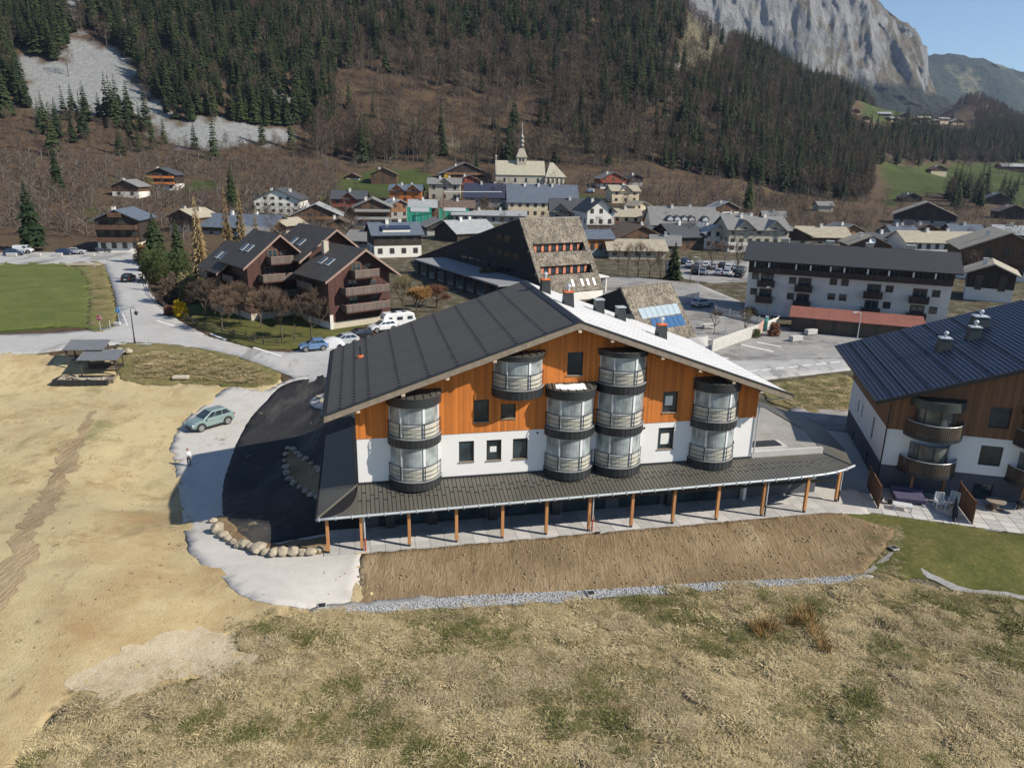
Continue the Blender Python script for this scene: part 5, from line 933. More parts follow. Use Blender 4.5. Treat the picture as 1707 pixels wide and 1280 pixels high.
for bx_, z in [(1.7, 5.0), (1.7, 2.4), (7.6, 4.7), (7.6, 2.1), (17.9, 4.5), (17.9, 1.9), (24.4, 4.3), (24.4, 1.7)]:
    b = wbox(wbk, bx_, bx_+2.7, -1.3, -.02, z-.15, z, 'balcony', WM('dark')); wbox(b, bx_, bx_+2.7, -1.36, -1.28, z, z+.95, 'balustrade', WM('dark')); wbox(b, bx_, bx_+.07, -1.27, -.02, z, z+.95, 'balustrade', WM('dark')); wbox(b, bx_+2.63, bx_+2.7, -1.27, -.02, z, z+.95, 'balustrade', WM('dark'))
    smallwin(wbk, bx_+1.4, z+.05, 2.0, 2.0, -.03); smallwin(wbk, bx_-.5 if bx_ < 15 else bx_+3.6, z+.9, 1.1, 1.1, -.03)
for x in (12.8, 14.5):
    for z in (3.5, 5.9): smallwin(wbk, x+.5, z, 1.1, 1.05, -.03)
for x in (1.5, 4.2, 9.5, 12.4, 15.3): wbox(wbk, x, x+2.3, -.05, .02, 0, 2.0, 'garage_door', M('block_garage', (.55,.56,.58), .7))
wbox(wbk, 22.4, 23.2, -.05, .02, 0, 2.0, 'door', FRAME)
for x in (5.0, 12.0, 18.0, 24.0): chimney(wbk, x, BD/2+.6, 11.6, 1.2, .7, False, False, WM('stone'), 1.0)
ga = empty('garage_row', (42.0, 108.9, 0), radians(-22), 'row of garages under a long rust red sheet roof', 'garage')
wbox(ga, .4, 18, .4, 5, -.3, 2.3, 'wall', M('garage_dark', (.06,.052,.045), .9)); MB().slab([(0,-.2,2.35),(18.6,-.2,2.35),(18.6,5.8,3.0),(0,5.8,3.0)], .12).build('roof', RF('rust'), ga)
for i in range(6): wbox(ga, .9+i*2.9, 3.2+i*2.9, .36, .41, 0, 2.1, 'garage_door', M('garage_brown', (.08,.06,.045), .8))
for i in range(8): MB().slab([(1+i*2.3,-.2,2.36),(1.06+i*2.3,-.2,2.36),(1.06+i*2.3,5.8,3.01),(1+i*2.3,5.8,3.01)], .04).build('roof_seam', M('rust_dark', (.2,.07,.045), .7), ga)
# ================================================================== vegetation
def leafmat(name, lo, hi, rough=.8, trans=.15):
    m, t, b = nodes(name); oi = N(t, 'ShaderNodeObjectInfo'); tc = N(t, 'ShaderNodeTexCoord').outputs['Object']; n = noise_tex(t, tc, .6, 3)
    a = N(t, 'ShaderNodeMath', operation='MULTIPLY_ADD', i1=.55); L(t, oi.outputs['Random'], a.inputs[0]); m2 = N(t, 'ShaderNodeMath', operation='MULTIPLY', i1=.5); L(t, n, m2.inputs[0]); L(t, m2.outputs[0], a.inputs[2])
    L(t, ramp(t, a.outputs[0], [(.15, lo), (.85, hi)]), b.inputs['Base Color']); b.inputs['Roughness'].default_value = rough; b.inputs['Specular IOR Level'].default_value = .15; MATS[name] = m; return m
NEED = leafmat('spruce_needles', (.011,.022,.009), (.042,.056,.018)); TWIG = leafmat('bare_twigs', (.055,.043,.034), (.145,.10,.068)); BARK = M('bark', (.10,.075,.055), .9, .3, 3); LAR = leafmat('larch_twigs', (.14,.095,.045), (.25,.18,.085)); GRYB = M('grey_bark', (.115,.098,.082), .9, .3, 3)
REDT = leafmat('red_brown_twigs', (.11,.05,.032), (.19,.088,.052)); ORT = leafmat('ochre_twigs', (.24,.13,.045), (.33,.19,.07)); YEL = leafmat('yellow_blossom', (.50,.33,.01), (.70,.48,.03)); BUSH = leafmat('bush_leaves', (.03,.042,.014), (.075,.09,.03)); OLIV = leafmat('olive_twigs', (.11,.10,.05), (.17,.14,.07))
def conifer(seed, h=18., r=3.0, tiers=18, per=10, wid=.34, droop=.32, start=.08, mats=None, mesh=True, gap=.0):
    R_ = random.Random(seed); tr = MB().tube([(0,0,-1.5),(0,0,h*.5),(0,0,h*.97)], [.02*h*.55, .012*h*.6, .02], 5); cr_ = MB()
    for i in range(tiers):
        t = (i+.5)/tiers; z = h*(start+(1-start)*t**.95); rr = r*(1-t)**.8*R_.uniform(.75,1.15)+.18; n = max(4, int(per*(1-t*.55)))
        for k in range(n):
            if R_.random() < gap: continue
            a = 2*pi*(k+R_.random())/n; ln_ = rr*R_.uniform(.7,1.15); w = wid*ln_; dz = -droop*ln_*R_.uniform(.6,1.3); d = Vector((cos(a), sin(a), 0)); s = Vector((-sin(a), cos(a), 0)); o = Vector((0,0,z+R_.uniform(-.2,.2)))
            cr_.add([o+d*.05, o+d*ln_*.55+s*w+Vector((0,0,dz*.45)), o+d*ln_+Vector((0,0,dz)), o+d*ln_*.55-s*w+Vector((0,0,dz*.55)), o+d*ln_*.6+Vector((0,0,dz*.2+.12*ln_))], [(0,1,4),(1,2,4),(2,3,4),(3,0,4)])
    cr_.add([(0.25,0,h*.93),(-.12,.2,h*.93),(-.12,-.2,h*.93),(0,0,h*1.03)], [(0,1,3),(1,2,3),(2,0,3)])
    nd, bk = mats or (NEED, BARK)
    if not mesh: return tr.mesh('trunk', bk, fix=False), cr_.mesh('crown', nd, fix=False)
    m = MB(); m.add(tr.v, tr.f, 1); m.add(cr_.v, cr_.f, 0); return m.mesh('spruce', [nd, bk], fix=False)
def bare_far(seed, h=13., r=3.4, n=230, tw=None, bk=None, fan=.7, low=.35):
    R_ = random.Random(seed); m = MB(); m.tube([(0,0,-1.5),(R_.uniform(-.3,.3),0,h*.4),(R_.uniform(-.5,.5),R_.uniform(-.5,.5),h*.85)], [.22,.15,.04], 4, 1)
    for i in range(9):
        a = R_.uniform(0, 6.28); z = h*R_.uniform(low*.8,.7); e = Vector((cos(a)*r*R_.uniform(.5,.9), sin(a)*r*R_.uniform(.5,.9), z+h*R_.uniform(.12,.3))); m.tube([(0,0,z),e], [.09,.03], 3, 1, False)
    for i in range(n):
        a = R_.uniform(0, 6.28); q = R_.random()**.5; z = h*(low+(1-low)*R_.random()); k = sin(pi*min(1, max(.08, (z/h-low+.12)/(1.12-low))))**.6; p = Vector((cos(a)*r*q*k, sin(a)*r*q*k, z)); d = (Vector((cos(a)*fan, sin(a)*fan, R_.uniform(.6,1.4)))+Vector((R_.gauss(0,.35), R_.gauss(0,.35), 0))).normalized(); ln_ = R_.uniform(.9,2.0)*h/13; s = d.orthogonal().normalized(); s = (s*cos(a*3)+d.cross(s)*sin(a*3))*.07*h/13
        m.add([p-s, p+s, p+d*ln_], [(0,1,2)])
    return m.mesh('bare_tree', [tw or TWIG, bk or GRYB], fix=False)
SPR = [conifer(s, 18, 2.9+.55*(s % 3), 18, 11, wid=.38, gap=.06) for s in range(5)]; BRE = [bare_far(s) for s in range(5)]; SHB = [bare_far(40+s, 5., 2.2, 150, None, None, .9, .06) for s in range(4)]; SHR = [bare_far(50+s, 4., 2.2, 140, REDT, None, .9, .05) for s in range(2)]
PROTO = bpy.data.collections.new('plant_stock')
def scatter(name, meshes, pts, label, kind='stuff', parent=None):
    """one object of many plants: pts = rows of x y z rotation scale zscale which"""
    pts = np.array(pts, float); me = bpy.data.meshes.new(name); me.from_pydata(pts[:, :3].tolist(), [], [])
    for nm, ty, col in (('rot', 'FLOAT', 3), ('sc', 'FLOAT', 4), ('scz', 'FLOAT', 5), ('which', 'INT', 6)):
        at_ = me.attributes.new(nm, ty, 'POINT'); at_.data.foreach_set('value', pts[:, col].astype(np.int32 if ty == 'INT' else np.float32))
    col = bpy.data.collections.new(name+'_stock')
    for i, q in enumerate(meshes): col.objects.link(bpy.data.objects.new('%s_%02d' % (name, i), q))
    o = put(name, me); g = bpy.data.node_groups.new(name, 'GeometryNodeTree'); g.interface.new_socket('Geometry', in_out='INPUT', socket_type='NodeSocketGeometry'); g.interface.new_socket('Geometry', in_out='OUTPUT', socket_type='NodeSocketGeometry')
    n = g.nodes; gi = n.new('NodeGroupInput'); go = n.new('NodeGroupOutput'); ip = n.new('GeometryNodeInstanceOnPoints'); ci = n.new('GeometryNodeCollectionInfo'); ci.inputs['Collection'].default_value = col; ci.inputs['Separate Children'].default_value = True; ci.inputs['Reset Children'].default_value = True
    def attr(nm, ty): a = n.new('GeometryNodeInputNamedAttribute'); a.data_type = ty; a.inputs[0].default_value = nm; return a.outputs[0]
    ip.inputs['Pick Instance'].default_value = True; l = g.links.new
    mp = n.new('GeometryNodeMeshToPoints'); l(gi.outputs[0], mp.inputs[0]); l(mp.outputs[0], ip.inputs['Points']); l(ci.outputs[0], ip.inputs['Instance']); l(attr('which', 'INT'), ip.inputs['Instance Index'])
    cr_ = n.new('ShaderNodeCombineXYZ'); l(attr('rot', 'FLOAT'), cr_.inputs[2]); l(cr_.outputs[0], ip.inputs['Rotation']); cs = n.new('ShaderNodeCombineXYZ'); sc = attr('sc', 'FLOAT'); l(sc, cs.inputs[0]); l(sc, cs.inputs[1]); l(attr('scz', 'FLOAT'), cs.inputs[2]); l(cs.outputs[0], ip.inputs['Scale']); l(ip.outputs[0], go.inputs[0])
    md = o.modifiers.new('scatter', 'NODES'); md.node_group = g; return tag(o, label, None, None, kind)

# ---- where the woods stand (outline in the photograph -> share of spruces, density)
CON = [([(-80,-60),(95,-60),(115,60),(100,112),(40,90),(0,90),(-80,90)], .9, 1.2), ([(-80,90),(30,92),(45,160),(60,195),(-80,195)], .9, 1.0), ([(60,150),(265,150),(268,225),(200,215),(60,196)], .75, .9),
       ([(228,-60),(330,-60),(400,20),(560,120),(560,200),(480,216),(300,204),(262,180),(236,128),(150,60),(140,-60)], .72, 1.1), ([(330,-60),(620,-60),(700,60),(560,130),(400,30)], .55, 1.0), ([(620,-60),(1010,-60),(1010,90),(700,80)], .42, 1.15), ([(1010,-60),(1140,-60),(1135,120),(1090,190),(1000,200),(1000,60)], .55, 1.0),
       ([(1180,-20),(1260,40),(1500,140),(1500,190),(1330,165),(1240,120),(1200,60)], .8, 1.3), ([(1100,200),(1480,170),(1490,300),(1400,340),(1100,300)], .38, 1.0), ([(660,215),(900,215),(900,250),(660,250)], .4, .35), ([(1240,280),(1270,280),(1270,345),(1240,345)], .9, 1.2), ([(1075,290),(1130,290),(1130,345),(1085,345)], .8, 1.0),
       ([(1480,200),(1720,215),(1720,275),(1620,265),(1530,272),(1490,250)], .45, 1.2), ([(1570,300),(1700,300),(1700,340),(1580,345)], .5, .5)]
CONW = [([(p.x, p.y) for p in survey(q)], s, d) for q, s, d in CON]
LITTER = [(p.x, p.y) for p in survey([(560,120),(620,120),(700,140),(900,150),(920,200),(880,215),(660,225),(560,200)])]
HAM = [(p.x, p.y) for p in survey([(1415,182),(1540,184),(1625,198),(1630,224),(1415,220)])]
spr, bar, shb = [], [], []
nP = 95000; ya = np.sqrt(RNG.uniform(195**2, 1250**2, nP)); aa = RNG.uniform(-.86, .86, nP); xa = aa*ya
kx = RNG.random(nP) < .13; ya = np.where(kx, RNG.uniform(1150, 1800, nP), ya); aa = np.where(kx, RNG.uniform(.42, .86, nP), aa); xa = aa*ya
za = zt(xa, ya); px_, py_ = proj(xa, ya, za)
den = np.full(nP, .72); cs_ = np.full(nP, .09)
for q, s, d in CONW: k = inpoly(q, xa, ya); den[k] = .72*d; cs_[k] = s
k = inpoly(LITTER, xa, ya); den[k] *= .35; den[inpoly(HAM, xa, ya)] = .02
for zs, dv in ((SCREE, .012), (GREEN, .012), (TAN, .16)):
    for q in zs: k = inpoly([(p.x, p.y) for p in q], xa, ya); den[k] = dv
woody = (za > 22) | (ya > 455)
right = (aa > .47) & (ya < 640); woody &= ~right | inpoly(CONW[-1][0], xa, ya)
den *= np.where(ya > 700, .55, 1.0)*np.where(ya < 450, .9, 1)
hk = []
for o in list(bpy.data.objects):
    if o.parent is None and o.get('category') in ('house','abbey','church'): hk.append((o.location.x, o.location.y))
hk = np.array(hk)
for i in range(nP):
    x, y, z = xa[i], ya[i], za[i]
    if not (-120 < px_[i] < 1830 and -90 < py_[i] < 460): continue
    if ((hk[:, 0]-x)**2+(hk[:, 1]-y)**2).min() < (90 if y < 420 else 140): continue
    if woody[i]:
        if RNG.random() > den[i]: continue
        if RNG.random() < cs_[i]*(.5 if px_[i] < 520 and py_[i] > 230 else 1): spr.append((x, y, z+hillz(x, y)-.3, RNG.uniform(0, 6.28), (s := RNG.uniform(.75, 1.25)), s*RNG.uniform(.85, 1.2), RNG.integers(0, 5)))
        else: bar.append((x, y, z+hillz(x, y)-.3, RNG.uniform(0, 6.28), (s := RNG.uniform(.75, 1.3)*(.45 if px_[i] < 520 and py_[i] > 188 else 1)), s*RNG.uniform(.85, 1.15), RNG.integers(0, 5)))
    elif (z > 3.5 or (aa[i] < -.2 and y > 205)) and aa[i] < .45:
        if RNG.random() > (.95 if aa[i] < -.2 else .4) or den[i] < .05: continue
        shb.append((x, y, z-.3, RNG.uniform(0, 6.28), (s := RNG.uniform(.6, 1.4)), s*RNG.uniform(.8, 1.3), RNG.choice((0, 1, 2, 3, 4, 5), p=(.23,.23,.23,.19,.06,.06))))
def where(r):
    px, py = proj(r[0], r[1], r[2])
    return 'beside the grey scree' if px < 300 else 'between the scree and the brown clearing' if px < 600 else 'above the church' if px < 960 else 'under the tan rock clearing' if px < 1220 else 'on the right-hand spur'
def size(r): return r[5]/hypot(r[0], r[1])*(1 if -20 < proj(r[0], r[1], r[2])[0] < 1727 and proj(r[0], r[1], r[2])[1] > 20 else .01)
spr.sort(key=size, reverse=True); bar.sort(key=size, reverse=True)
for r in spr[:290]: o = put('spruce', SPR[int(r[6])], None, r[:3], r[3], (r[4], r[4], r[5])); tag(o, 'dark green spruce in the wood '+where(r), 'tree', 'spruces '+where(r))
for r in bar[:260]: o = put('leafless_tree', BRE[int(r[6])], None, r[:3], r[3], (r[4], r[4], r[5])); tag(o, 'leafless grey-brown tree in the wood '+where(r), 'tree', 'leafless trees '+where(r))
scatter('spruce_wood', SPR, spr[290:], 'dense spruce wood covering the upper mountainside'); scatter('leafless_wood', BRE, bar[260:], 'brown leafless wood covering the mountainside'); scatter('brushwood', SHB+SHR, shb, 'brown leafless brushwood on the lower slope')
print('TREES', len(spr), len(bar), len(shb))
# leafless trees and scrub between the village houses
vt, vs_ = [], []
for i in range(4200):
    px, py = RNG.uniform(430, 1720), RNG.uniform(335, 470)
    if (980 < px < 1440 and py > 425) or (600 < px < 990 and py > 395) or py > 440 and px < 1250: continue
    p = drop(px, py)
    if ((hk[:, 0]-p.x)**2+(hk[:, 1]-p.y-6)**2).min() < 120: continue
    if noise.noise(Vector((p.x*.02, p.y*.02, 4))) < -.12: continue
    (vt if RNG.random() < .16 else vs_).append((p.x, p.y, p.z-.1, RNG.uniform(0, 6.28), (s := RNG.uniform(.45, .8)), s*RNG.uniform(.8, 1.1), RNG.integers(0, 4)))
for r in vt[:110]: tag(put('leafless_tree', BRE[int(r[6])], None, r[:3], r[3], (r[4], r[4], r[5])), 'leafless garden tree among the village houses', 'tree', 'leafless garden trees of the village')
scatter('village_scrub', SHB, vs_, 'leafless hedges and scrub between the village houses')
# ridge trees of the far hill
rt_ = []
for i in range(260):
    px = random.uniform(1545, 1720); q = at(px, np.interp(px, [1545,1640,1707,1760], [99,105,122,133])+random.uniform(-1, 16), 4280+random.uniform(-60, 60)); rt_.append((q.x, q.y, q.z-14, random.uniform(0, 6), 1.6, random.uniform(1.2, 1.9), random.randrange(5)))
scatter('ridge_wood', SPR, rt_, 'dark trees along the crest of the distant hill')

# ---- single trees near the village and the road
def near_bare(seed, h, r, tw, trunk=.22, dens=1.0, bole=.22, fork=3):
    """rounded leafless tree: trunk, forking limbs, fine twigs"""
    R_ = random.Random(seed); tr = MB(); tg = MB(); cen = Vector((0,0,h*(bole+1)/2)); rz2 = h*(1-bole)/2
    def inside(p): q = p-cen; return (q.x/r)**2+(q.y/r)**2+(q.z/rz2)**2
    def grow(p, d, ln_, rad, lev):
        e = p+d*ln_; mid = p.lerp(e, .5)+Vector((R_.gauss(0,.05), R_.gauss(0,.05), 0))*ln_; tr.tube([p, mid, e], [rad, rad*.8, rad*.6], 4 if lev > 1 else 6, 0, False)
        if lev >= 4 or inside(e) > 1.15:
            for _ in range(int(7*dens)):
                q = p.lerp(e, R_.random()); t = (d+Vector((R_.gauss(0,.6), R_.gauss(0,.6), R_.gauss(.25,.4)))).normalized(); s = t.orthogonal().normalized()*.022; l2 = R_.uniform(.35,.9)*h/8; tg.add([q-s, q+s, q+t*l2], [(0,1,2)])
                for _ in range(2): q2 = q+t*l2*R_.uniform(.3,.8); t2 = (t+Vector((R_.gauss(0,.6), R_.gauss(0,.6), R_.gauss(0,.4)))).normalized(); tg.add([q2-s*.8, q2+s*.8, q2+t2*l2*.6], [(0,1,2)])
            return
        for k in range(fork if lev else fork+2):
            nd_ = (d*.75+Vector((R_.gauss(0,.55), R_.gauss(0,.55), R_.gauss(.18,.3)))).normalized(); grow(e if k else p.lerp(e, R_.uniform(.7,1)), nd_, ln_*R_.uniform(.62,.85), rad*.58, lev+1)
    def fit():
        P = np.array(tg.v); zm = P[:, 2].max(); rm = np.percentile(np.hypot(P[:, 0], P[:, 1]), 96); fz, fr = h/zm, r/rm
        for q in (tr, tg): q.v = [(v[0]*fr, v[1]*fr, v[2]*fz) for v in q.v]
    grow(Vector((0,0,-.3)), Vector((R_.gauss(0,.04), R_.gauss(0,.04), 1)).normalized(), h*bole+.3, trunk, 0); fit()
    return tr.mesh('trunk', BARK, fix=False), tg.mesh('crown', tw, fix=False)
def near_tree(name, px, py, top, wpx, label, tw=None, seed=1, dens=1.0, group=None, bole=.22, fork=3):
    P = drop(px, py); h = at(px, top, P.y).z-P.z; r = wpx*camdepth(P)/FPX/2; a, b = near_bare(seed, h, r, tw or TWIG, max(.08, h*.022), dens, bole, fork)
    o = empty(name, P, 0, label, 'tree', group); put('trunk', a, o); put('crown', b, o); return o
near_tree('bare_tree', 371, 551, 468, 70, 'bare round-crowned tree behind the wooden fence, left one', seed=3, dens=2.0, group='bare trees by the red chalet')
near_tree('bare_tree', 343, 534, 462, 60, 'bare round-crowned tree nearest the yellow bush', seed=4, dens=1.9, group='bare trees by the red chalet')
near_tree('bare_tree', 471, 567, 470, 70, 'bare round-crowned tree in the middle of the chalet lawn', seed=5, dens=2.0, group='bare trees by the red chalet')
near_tree('bare_tree', 520, 564, 470, 66, 'bare brownish tree close to the chalet corner', seed=6, dens=2.2, group='bare trees by the red chalet')
near_tree('bare_tree', 491, 573, 540, 12, 'thin young tree between the two lawn trees', seed=7, dens=.5, group='bare trees by the red chalet')
near_tree('bare_tree', 402, 540, 462, 58, 'bare tree right behind the fence tree, against the dark chalet flank', seed=12, dens=1.9, group='bare trees by the red chalet')
near_tree('bare_tree', 436, 548, 478, 54, 'bare tree before the shaded recess of the red chalet', seed=13, dens=1.9, group='bare trees by the red chalet')
near_tree('bare_tree', 672, 524, 452, 36, 'slender pale bare tree right of the red chalet', OLIV, 8, 1.0)
near_tree('ochre_tree', 694, 520, 474, 46, 'dense ochre-brown round tree behind the dark roof slope', ORT, 9, 2.2, bole=.12)
near_tree('reddish_tree', 729, 512, 470, 48, 'reddish bare round tree behind the dark roof slope', REDT, 10, 1.6, bole=.15)
near_tree('bare_tree', 818, 482, 440, 40, 'tan bare tree seen over the dark roof before the black lodge', OLIV, 11, 1.2)
for i, (px, py, tp, w) in enumerate(((1030,452,398,20),(1046,458,402,22),(1062,462,396,22),(1082,462,404,20),(1100,466,410,24),(1186,452,392,30),(1208,440,400,34),(1228,462,384,34),(1150,470,420,20),(1330,400,372,30),(1352,402,376,28),(1612,470,410,44),(1600,440,400,30),(1560,410,384,22),(640,420,396,40),(600,402,384,34),(1085,560,505,14),(1240,560,510,20),(1190,558,512,22),(452,440,396,36))):
    near_tree('street_tree', px, py, tp, w, 'bare tree '+('second','first','third','fourth','fifth')[i % 5]+(' in the row by the tan shed', ' by the white gabled house', ' behind the white block', ' between the village gardens')[min(3, i//5)], TWIG, 20+i, .7, 'bare village trees')
def near_conifer(name, px, py, top, wpx, label, seed, mats=None, **kw):
    P = drop(px, py); h = at(px, top, P.y).z-P.z; r = wpx*camdepth(P)/FPX/2; a, b = conifer(seed, h, r, kw.pop('tiers', 26), kw.pop('per', 16), mats=mats, mesh=False, **kw); o = empty(name, P, 0, label, 'tree'); put('trunk', a, o); put('crown', b, o)
near_conifer('larch', 338, 480, 329, 34, 'tallest leafless larch beside the chalet block, brown and narrow', 60, (LAR, BARK), wid=.10, droop=.5, tiers=40, per=15, gap=.1)
near_conifer('larch', 383, 440, 313, 24, 'brown leafless larch rising before the blue hall', 61, (LAR, BARK), wid=.10, droop=.5, tiers=38, per=14, gap=.1)
near_conifer('larch', 406, 432, 316, 22, 'leafless larch right of its twin before the blue hall', 62, (LAR, BARK), wid=.10, droop=.5, tiers=38, per=14, gap=.1)
near_conifer('larch', 430, 430, 352, 20, 'shortest leafless larch behind the chalet roofs', 63, (LAR, BARK), wid=.10, droop=.5, tiers=30, per=13, gap=.1)
near_conifer('spruce_tree', 262, 440, 356, 52, 'broad dark green spruce where the side road starts', 64); near_conifer('spruce_tree', 300, 448, 372, 40, 'dark spruce just right of the broad one by the side road', 65)
near_conifer('spruce_tree', 389, 352, 270, 26, 'single dark spruce left of the white farmhouse', 66); near_conifer('spruce_tree', 57, 418, 302, 50, 'large lone spruce at the left edge above the parked cars', 67); near_conifer('spruce_tree', 98, 320, 238, 26, 'spruce standing alone in the brown brush on the left', 68)
near_conifer('spruce_tree', 122, 238, 192, 18, 'small spruce above the brown brush on the left', 69); near_conifer('spruce_tree', 1122, 466, 404, 30, 'dark spruce in the middle of the village car park', 70); near_conifer('spruce_tree', 1246, 352, 286, 22, 'tall dark spruce at the forest edge right of the hotel', 71)
near_conifer('spruce_tree', 1632, 346, 306, 18, 'spruce below the pasture, left of a pair', 72); near_conifer('spruce_tree', 1596, 350, 314, 16, 'spruce below the pasture beside the black chalet', 73); near_conifer('spruce_tree', 794, 304, 240, 14, 'spruce right behind the old farm chalet', 74); near_conifer('spruce_tree', 836, 272, 238, 12, 'spruce left of the church spire', 75); near_conifer('spruce_tree', 180, 420, 392, 16, 'small spruce beside the dark brown chalet', 76)
def bush(name, px, py, wpx, hpx, label, m, seed=1, n=700, cat='bush', group=None):
    P = drop(px, py); s = camdepth(P)/FPX; r = wpx*s/2; h = hpx*s*1.05; R_ = random.Random(seed); st = MB(); lf = MB()
    for i in range(9): a = R_.uniform(0, 6.28); st.tube([(0,0,-.1),(cos(a)*r*.6,sin(a)*r*.6,h*R_.uniform(.5,.85))], [.05,.015], 4, 0, False)
    for i in range(n):
        a = R_.uniform(0, 6.28); q = R_.random()**.4; ph = R_.random(); lump = .75+.35*noise.noise(Vector((cos(a)*1.5+seed, sin(a)*1.5, ph*2))); p = Vector((cos(a)*r*q*lump*sqrt(max(.1,1-(ph*.9)**2)), sin(a)*r*q*lump*sqrt(max(.1,1-(ph*.9)**2)), h*ph*lump*1.1+.05)); d = Vector((R_.gauss(cos(a)*.5,.5), R_.gauss(sin(a)*.5,.5), R_.gauss(.4,.5))).normalized(); t = d.orthogonal().normalized()*.05*(1+h/4); l_ = R_.uniform(.15,.4)*(1+h/6); lf.add([p-t, p+t, p+d*l_], [(0,1,2)])
    o = empty(name, P, 0, label, cat, group); st.build('stem', BARK, o, fix=False); lf.build('foliage', m, o, fix=False); return o
bush('forsythia', 302, 528, 26, 26, 'yellow blossoming bush at the fence start', YEL, 1, 1500); bush('red_bush', 282, 526, 20, 16, 'dark red bush left of the yellow one', REDT, 2, 700)
for i, (px, py, w, h, m) in enumerate(((262,470,60,52,BUSH),(300,486,70,60,BUSH),(285,505,50,44,TWIG),(318,505,50,44,OLIV),(250,452,44,36,BUSH),(335,500,44,36,BUSH),(240,436,34,30,ORT),(352,512,34,26,TWIG))):
    bush('hedge_shrub', px, py, w, h, ('tall dark evergreen shrub', 'widest dark evergreen shrub', 'grey leafless shrub', 'olive leafless shrub', 'low dark shrub', 'dark shrub next to the larch', 'ochre shrub at the top', 'small leafless shrub')[i]+' in the thicket along the side road', m, 10+i, 1600, group='thicket along the side road')
for i, (px, py, w, h, m, t_) in enumerate(((1256,562,24,14,BUSH,'low green bush on the car park island'),(1290,560,22,22,REDT,'dark reddish round bush on the car park island'),(808,346,24,20,TWIG,'bare bush below the navy roof'),(610,342,22,12,BUSH,'dark bush on the green slope below the log cabin'),(1250,526,34,14,OLIV,'bare shrub on the strip before the white block'),(250,318,20,24,OLIV,'yellow-green conifer bush by the orange balcony chalet'),(745,308,18,16,YEL,'yellow bush on the green slope left of the old farm chalet'),(540,352,30,26,OLIV,'bare bush right of the white farmhouse'),(612,590,20,18,OLIV,'shrub behind the roof edge'))):
    bush('garden_bush', px, py, w, h, t_, m, 30+i, 800)
# ================================================================== ground cover
def tuft(seed, n, rad, hl, wid, up_, mats):
    R_ = random.Random(seed); m = MB(); wind = R_.uniform(-.5, .5)
    for i in range(n):
        a = R_.uniform(0, 6.28); q = rad*R_.random()**.6; p = Vector((cos(a)*q, sin(a)*q, -.03)); b = a+R_.gauss(wind, 1.0); l_ = R_.uniform(*hl); d = Vector((cos(b), sin(b), R_.uniform(*up_))).normalized(); s = Vector((-d.y, d.x, R_.gauss(0, .3))).normalized()*wid*R_.uniform(.6, 1.4)
        mid = p+d*l_*.6; e = p+d*l_+Vector((0, 0, -.22*l_)); m.add([p-s, p+s, mid+s*.7, mid-s*.7, e], [(0,1,2,3),(3,2,4)])
    return m.mesh('tuft', mats, fix=False)
ST1 = leafmat('straw', (.30,.23,.115), (.62,.51,.30)); ST2 = leafmat('grey_straw', (.22,.172,.095), (.48,.395,.245)); GRS = leafmat('meadow_blades', (.085,.095,.028), (.17,.165,.06)); RUSH = leafmat('rush', (.20,.12,.045), (.32,.20,.08))
TUF = [tuft(s, 70, .42, (.12,.30), .010, (.02,.4), ST1) for s in range(3)]+[tuft(10+s, 70, .40, (.10,.28), .010, (.02,.4), ST2) for s in range(3)]+[tuft(20+s, 55, .36, (.10,.26), .010, (.2,.8), GRS) for s in range(2)]
def fill(poly, n, zf, rows, dens=None):
    xs = [p[0] for p in poly]; ys = [p[1] for p in poly]; out = []; x = RNG.uniform(min(xs), max(xs), n); y = RNG.uniform(min(ys), max(ys), n); k = inpoly([(p[0], p[1]) for p in poly], x, y); x = x[k]; y = y[k]; px, py = proj(x, y, zt(x, y)); k = (px > -40) & (px < 1750) & (py < 1330); x = x[k]; y = y[k]; z = zt(x, y)
    for a, b, c in zip(x, y, z):
        r = rows(a, b)
        if r is None: continue
        s, sz, w = r; out.append((a, b, c+zf(a, b), RNG.uniform(0, 6.28), s, sz, w))
    return out
def dry_rows(x, y):
    g = noise.fractal(Vector((x*.16, y*.28, 11)), 1, 2, 4); p2 = noise.noise(Vector((x*.7, y*1.0, 3)))
    if RNG.random() < .30-.7*p2: return None
    u = x*EX.x+y*EX.y; v = x*EY.x+y*EY.y; gr = RNG.random() < .09+.6*float(np.clip((g-.02)/.35, 0, 1))
    return (s := RNG.uniform(.6, 1.3)*(1+.9*max(0, p2))), s*(.7+2.0*max(0, p2)), (RNG.integers(6, 8) if gr else (RNG.integers(0, 3) if noise.noise(Vector((x*.22, y*.22, 5)))+RNG.normal(0, .25) > -.05 else RNG.integers(3, 6)))
EDGE = survey([(20,1320),(60,1215),(120,1145),(200,1150),(300,1108),(392,1085),(375,1040),(440,1018),(560,1014),(610,1028),(450,1070),(430,1125),(300,1165),(190,1205),(130,1205),(80,1262),(60,1330)])
def erow(x, y): return None if RNG.random() < .45 else ((s := RNG.uniform(.35, .9)), s*.9, RNG.integers(0, 8))
def srow(x, y): return None if noise.noise(Vector((x*.15, y*.15, 8))) < .08 else ((s := RNG.uniform(.3, .65)), s*.7, RNG.integers(0, 8))
scatter('dry_grass', TUF, fill(EDGE, 4200, lambda x, y: .05+baredisp(x, y), erow)+fill(SHEETS['bare'], 2600, lambda x, y: .03+baredisp(x, y), srow)+fill(survey([(1425,885),(1500,872),(1505,940),(1500,975),(1430,975),(1440,930)]), 700, lambda x, y: .05, lambda x, y: ((s := RNG.uniform(.3, .8)), s*.8, RNG.integers(3, 8)))+fill(SHEETS['dry'], 34000, lambda x, y: .06+hummock(x, y), dry_rows), 'matted dry winter grass of the foreground meadow')
VERG = survey([(230,590),(330,588),(410,608),(455,630),(430,640),(330,632),(226,628)])
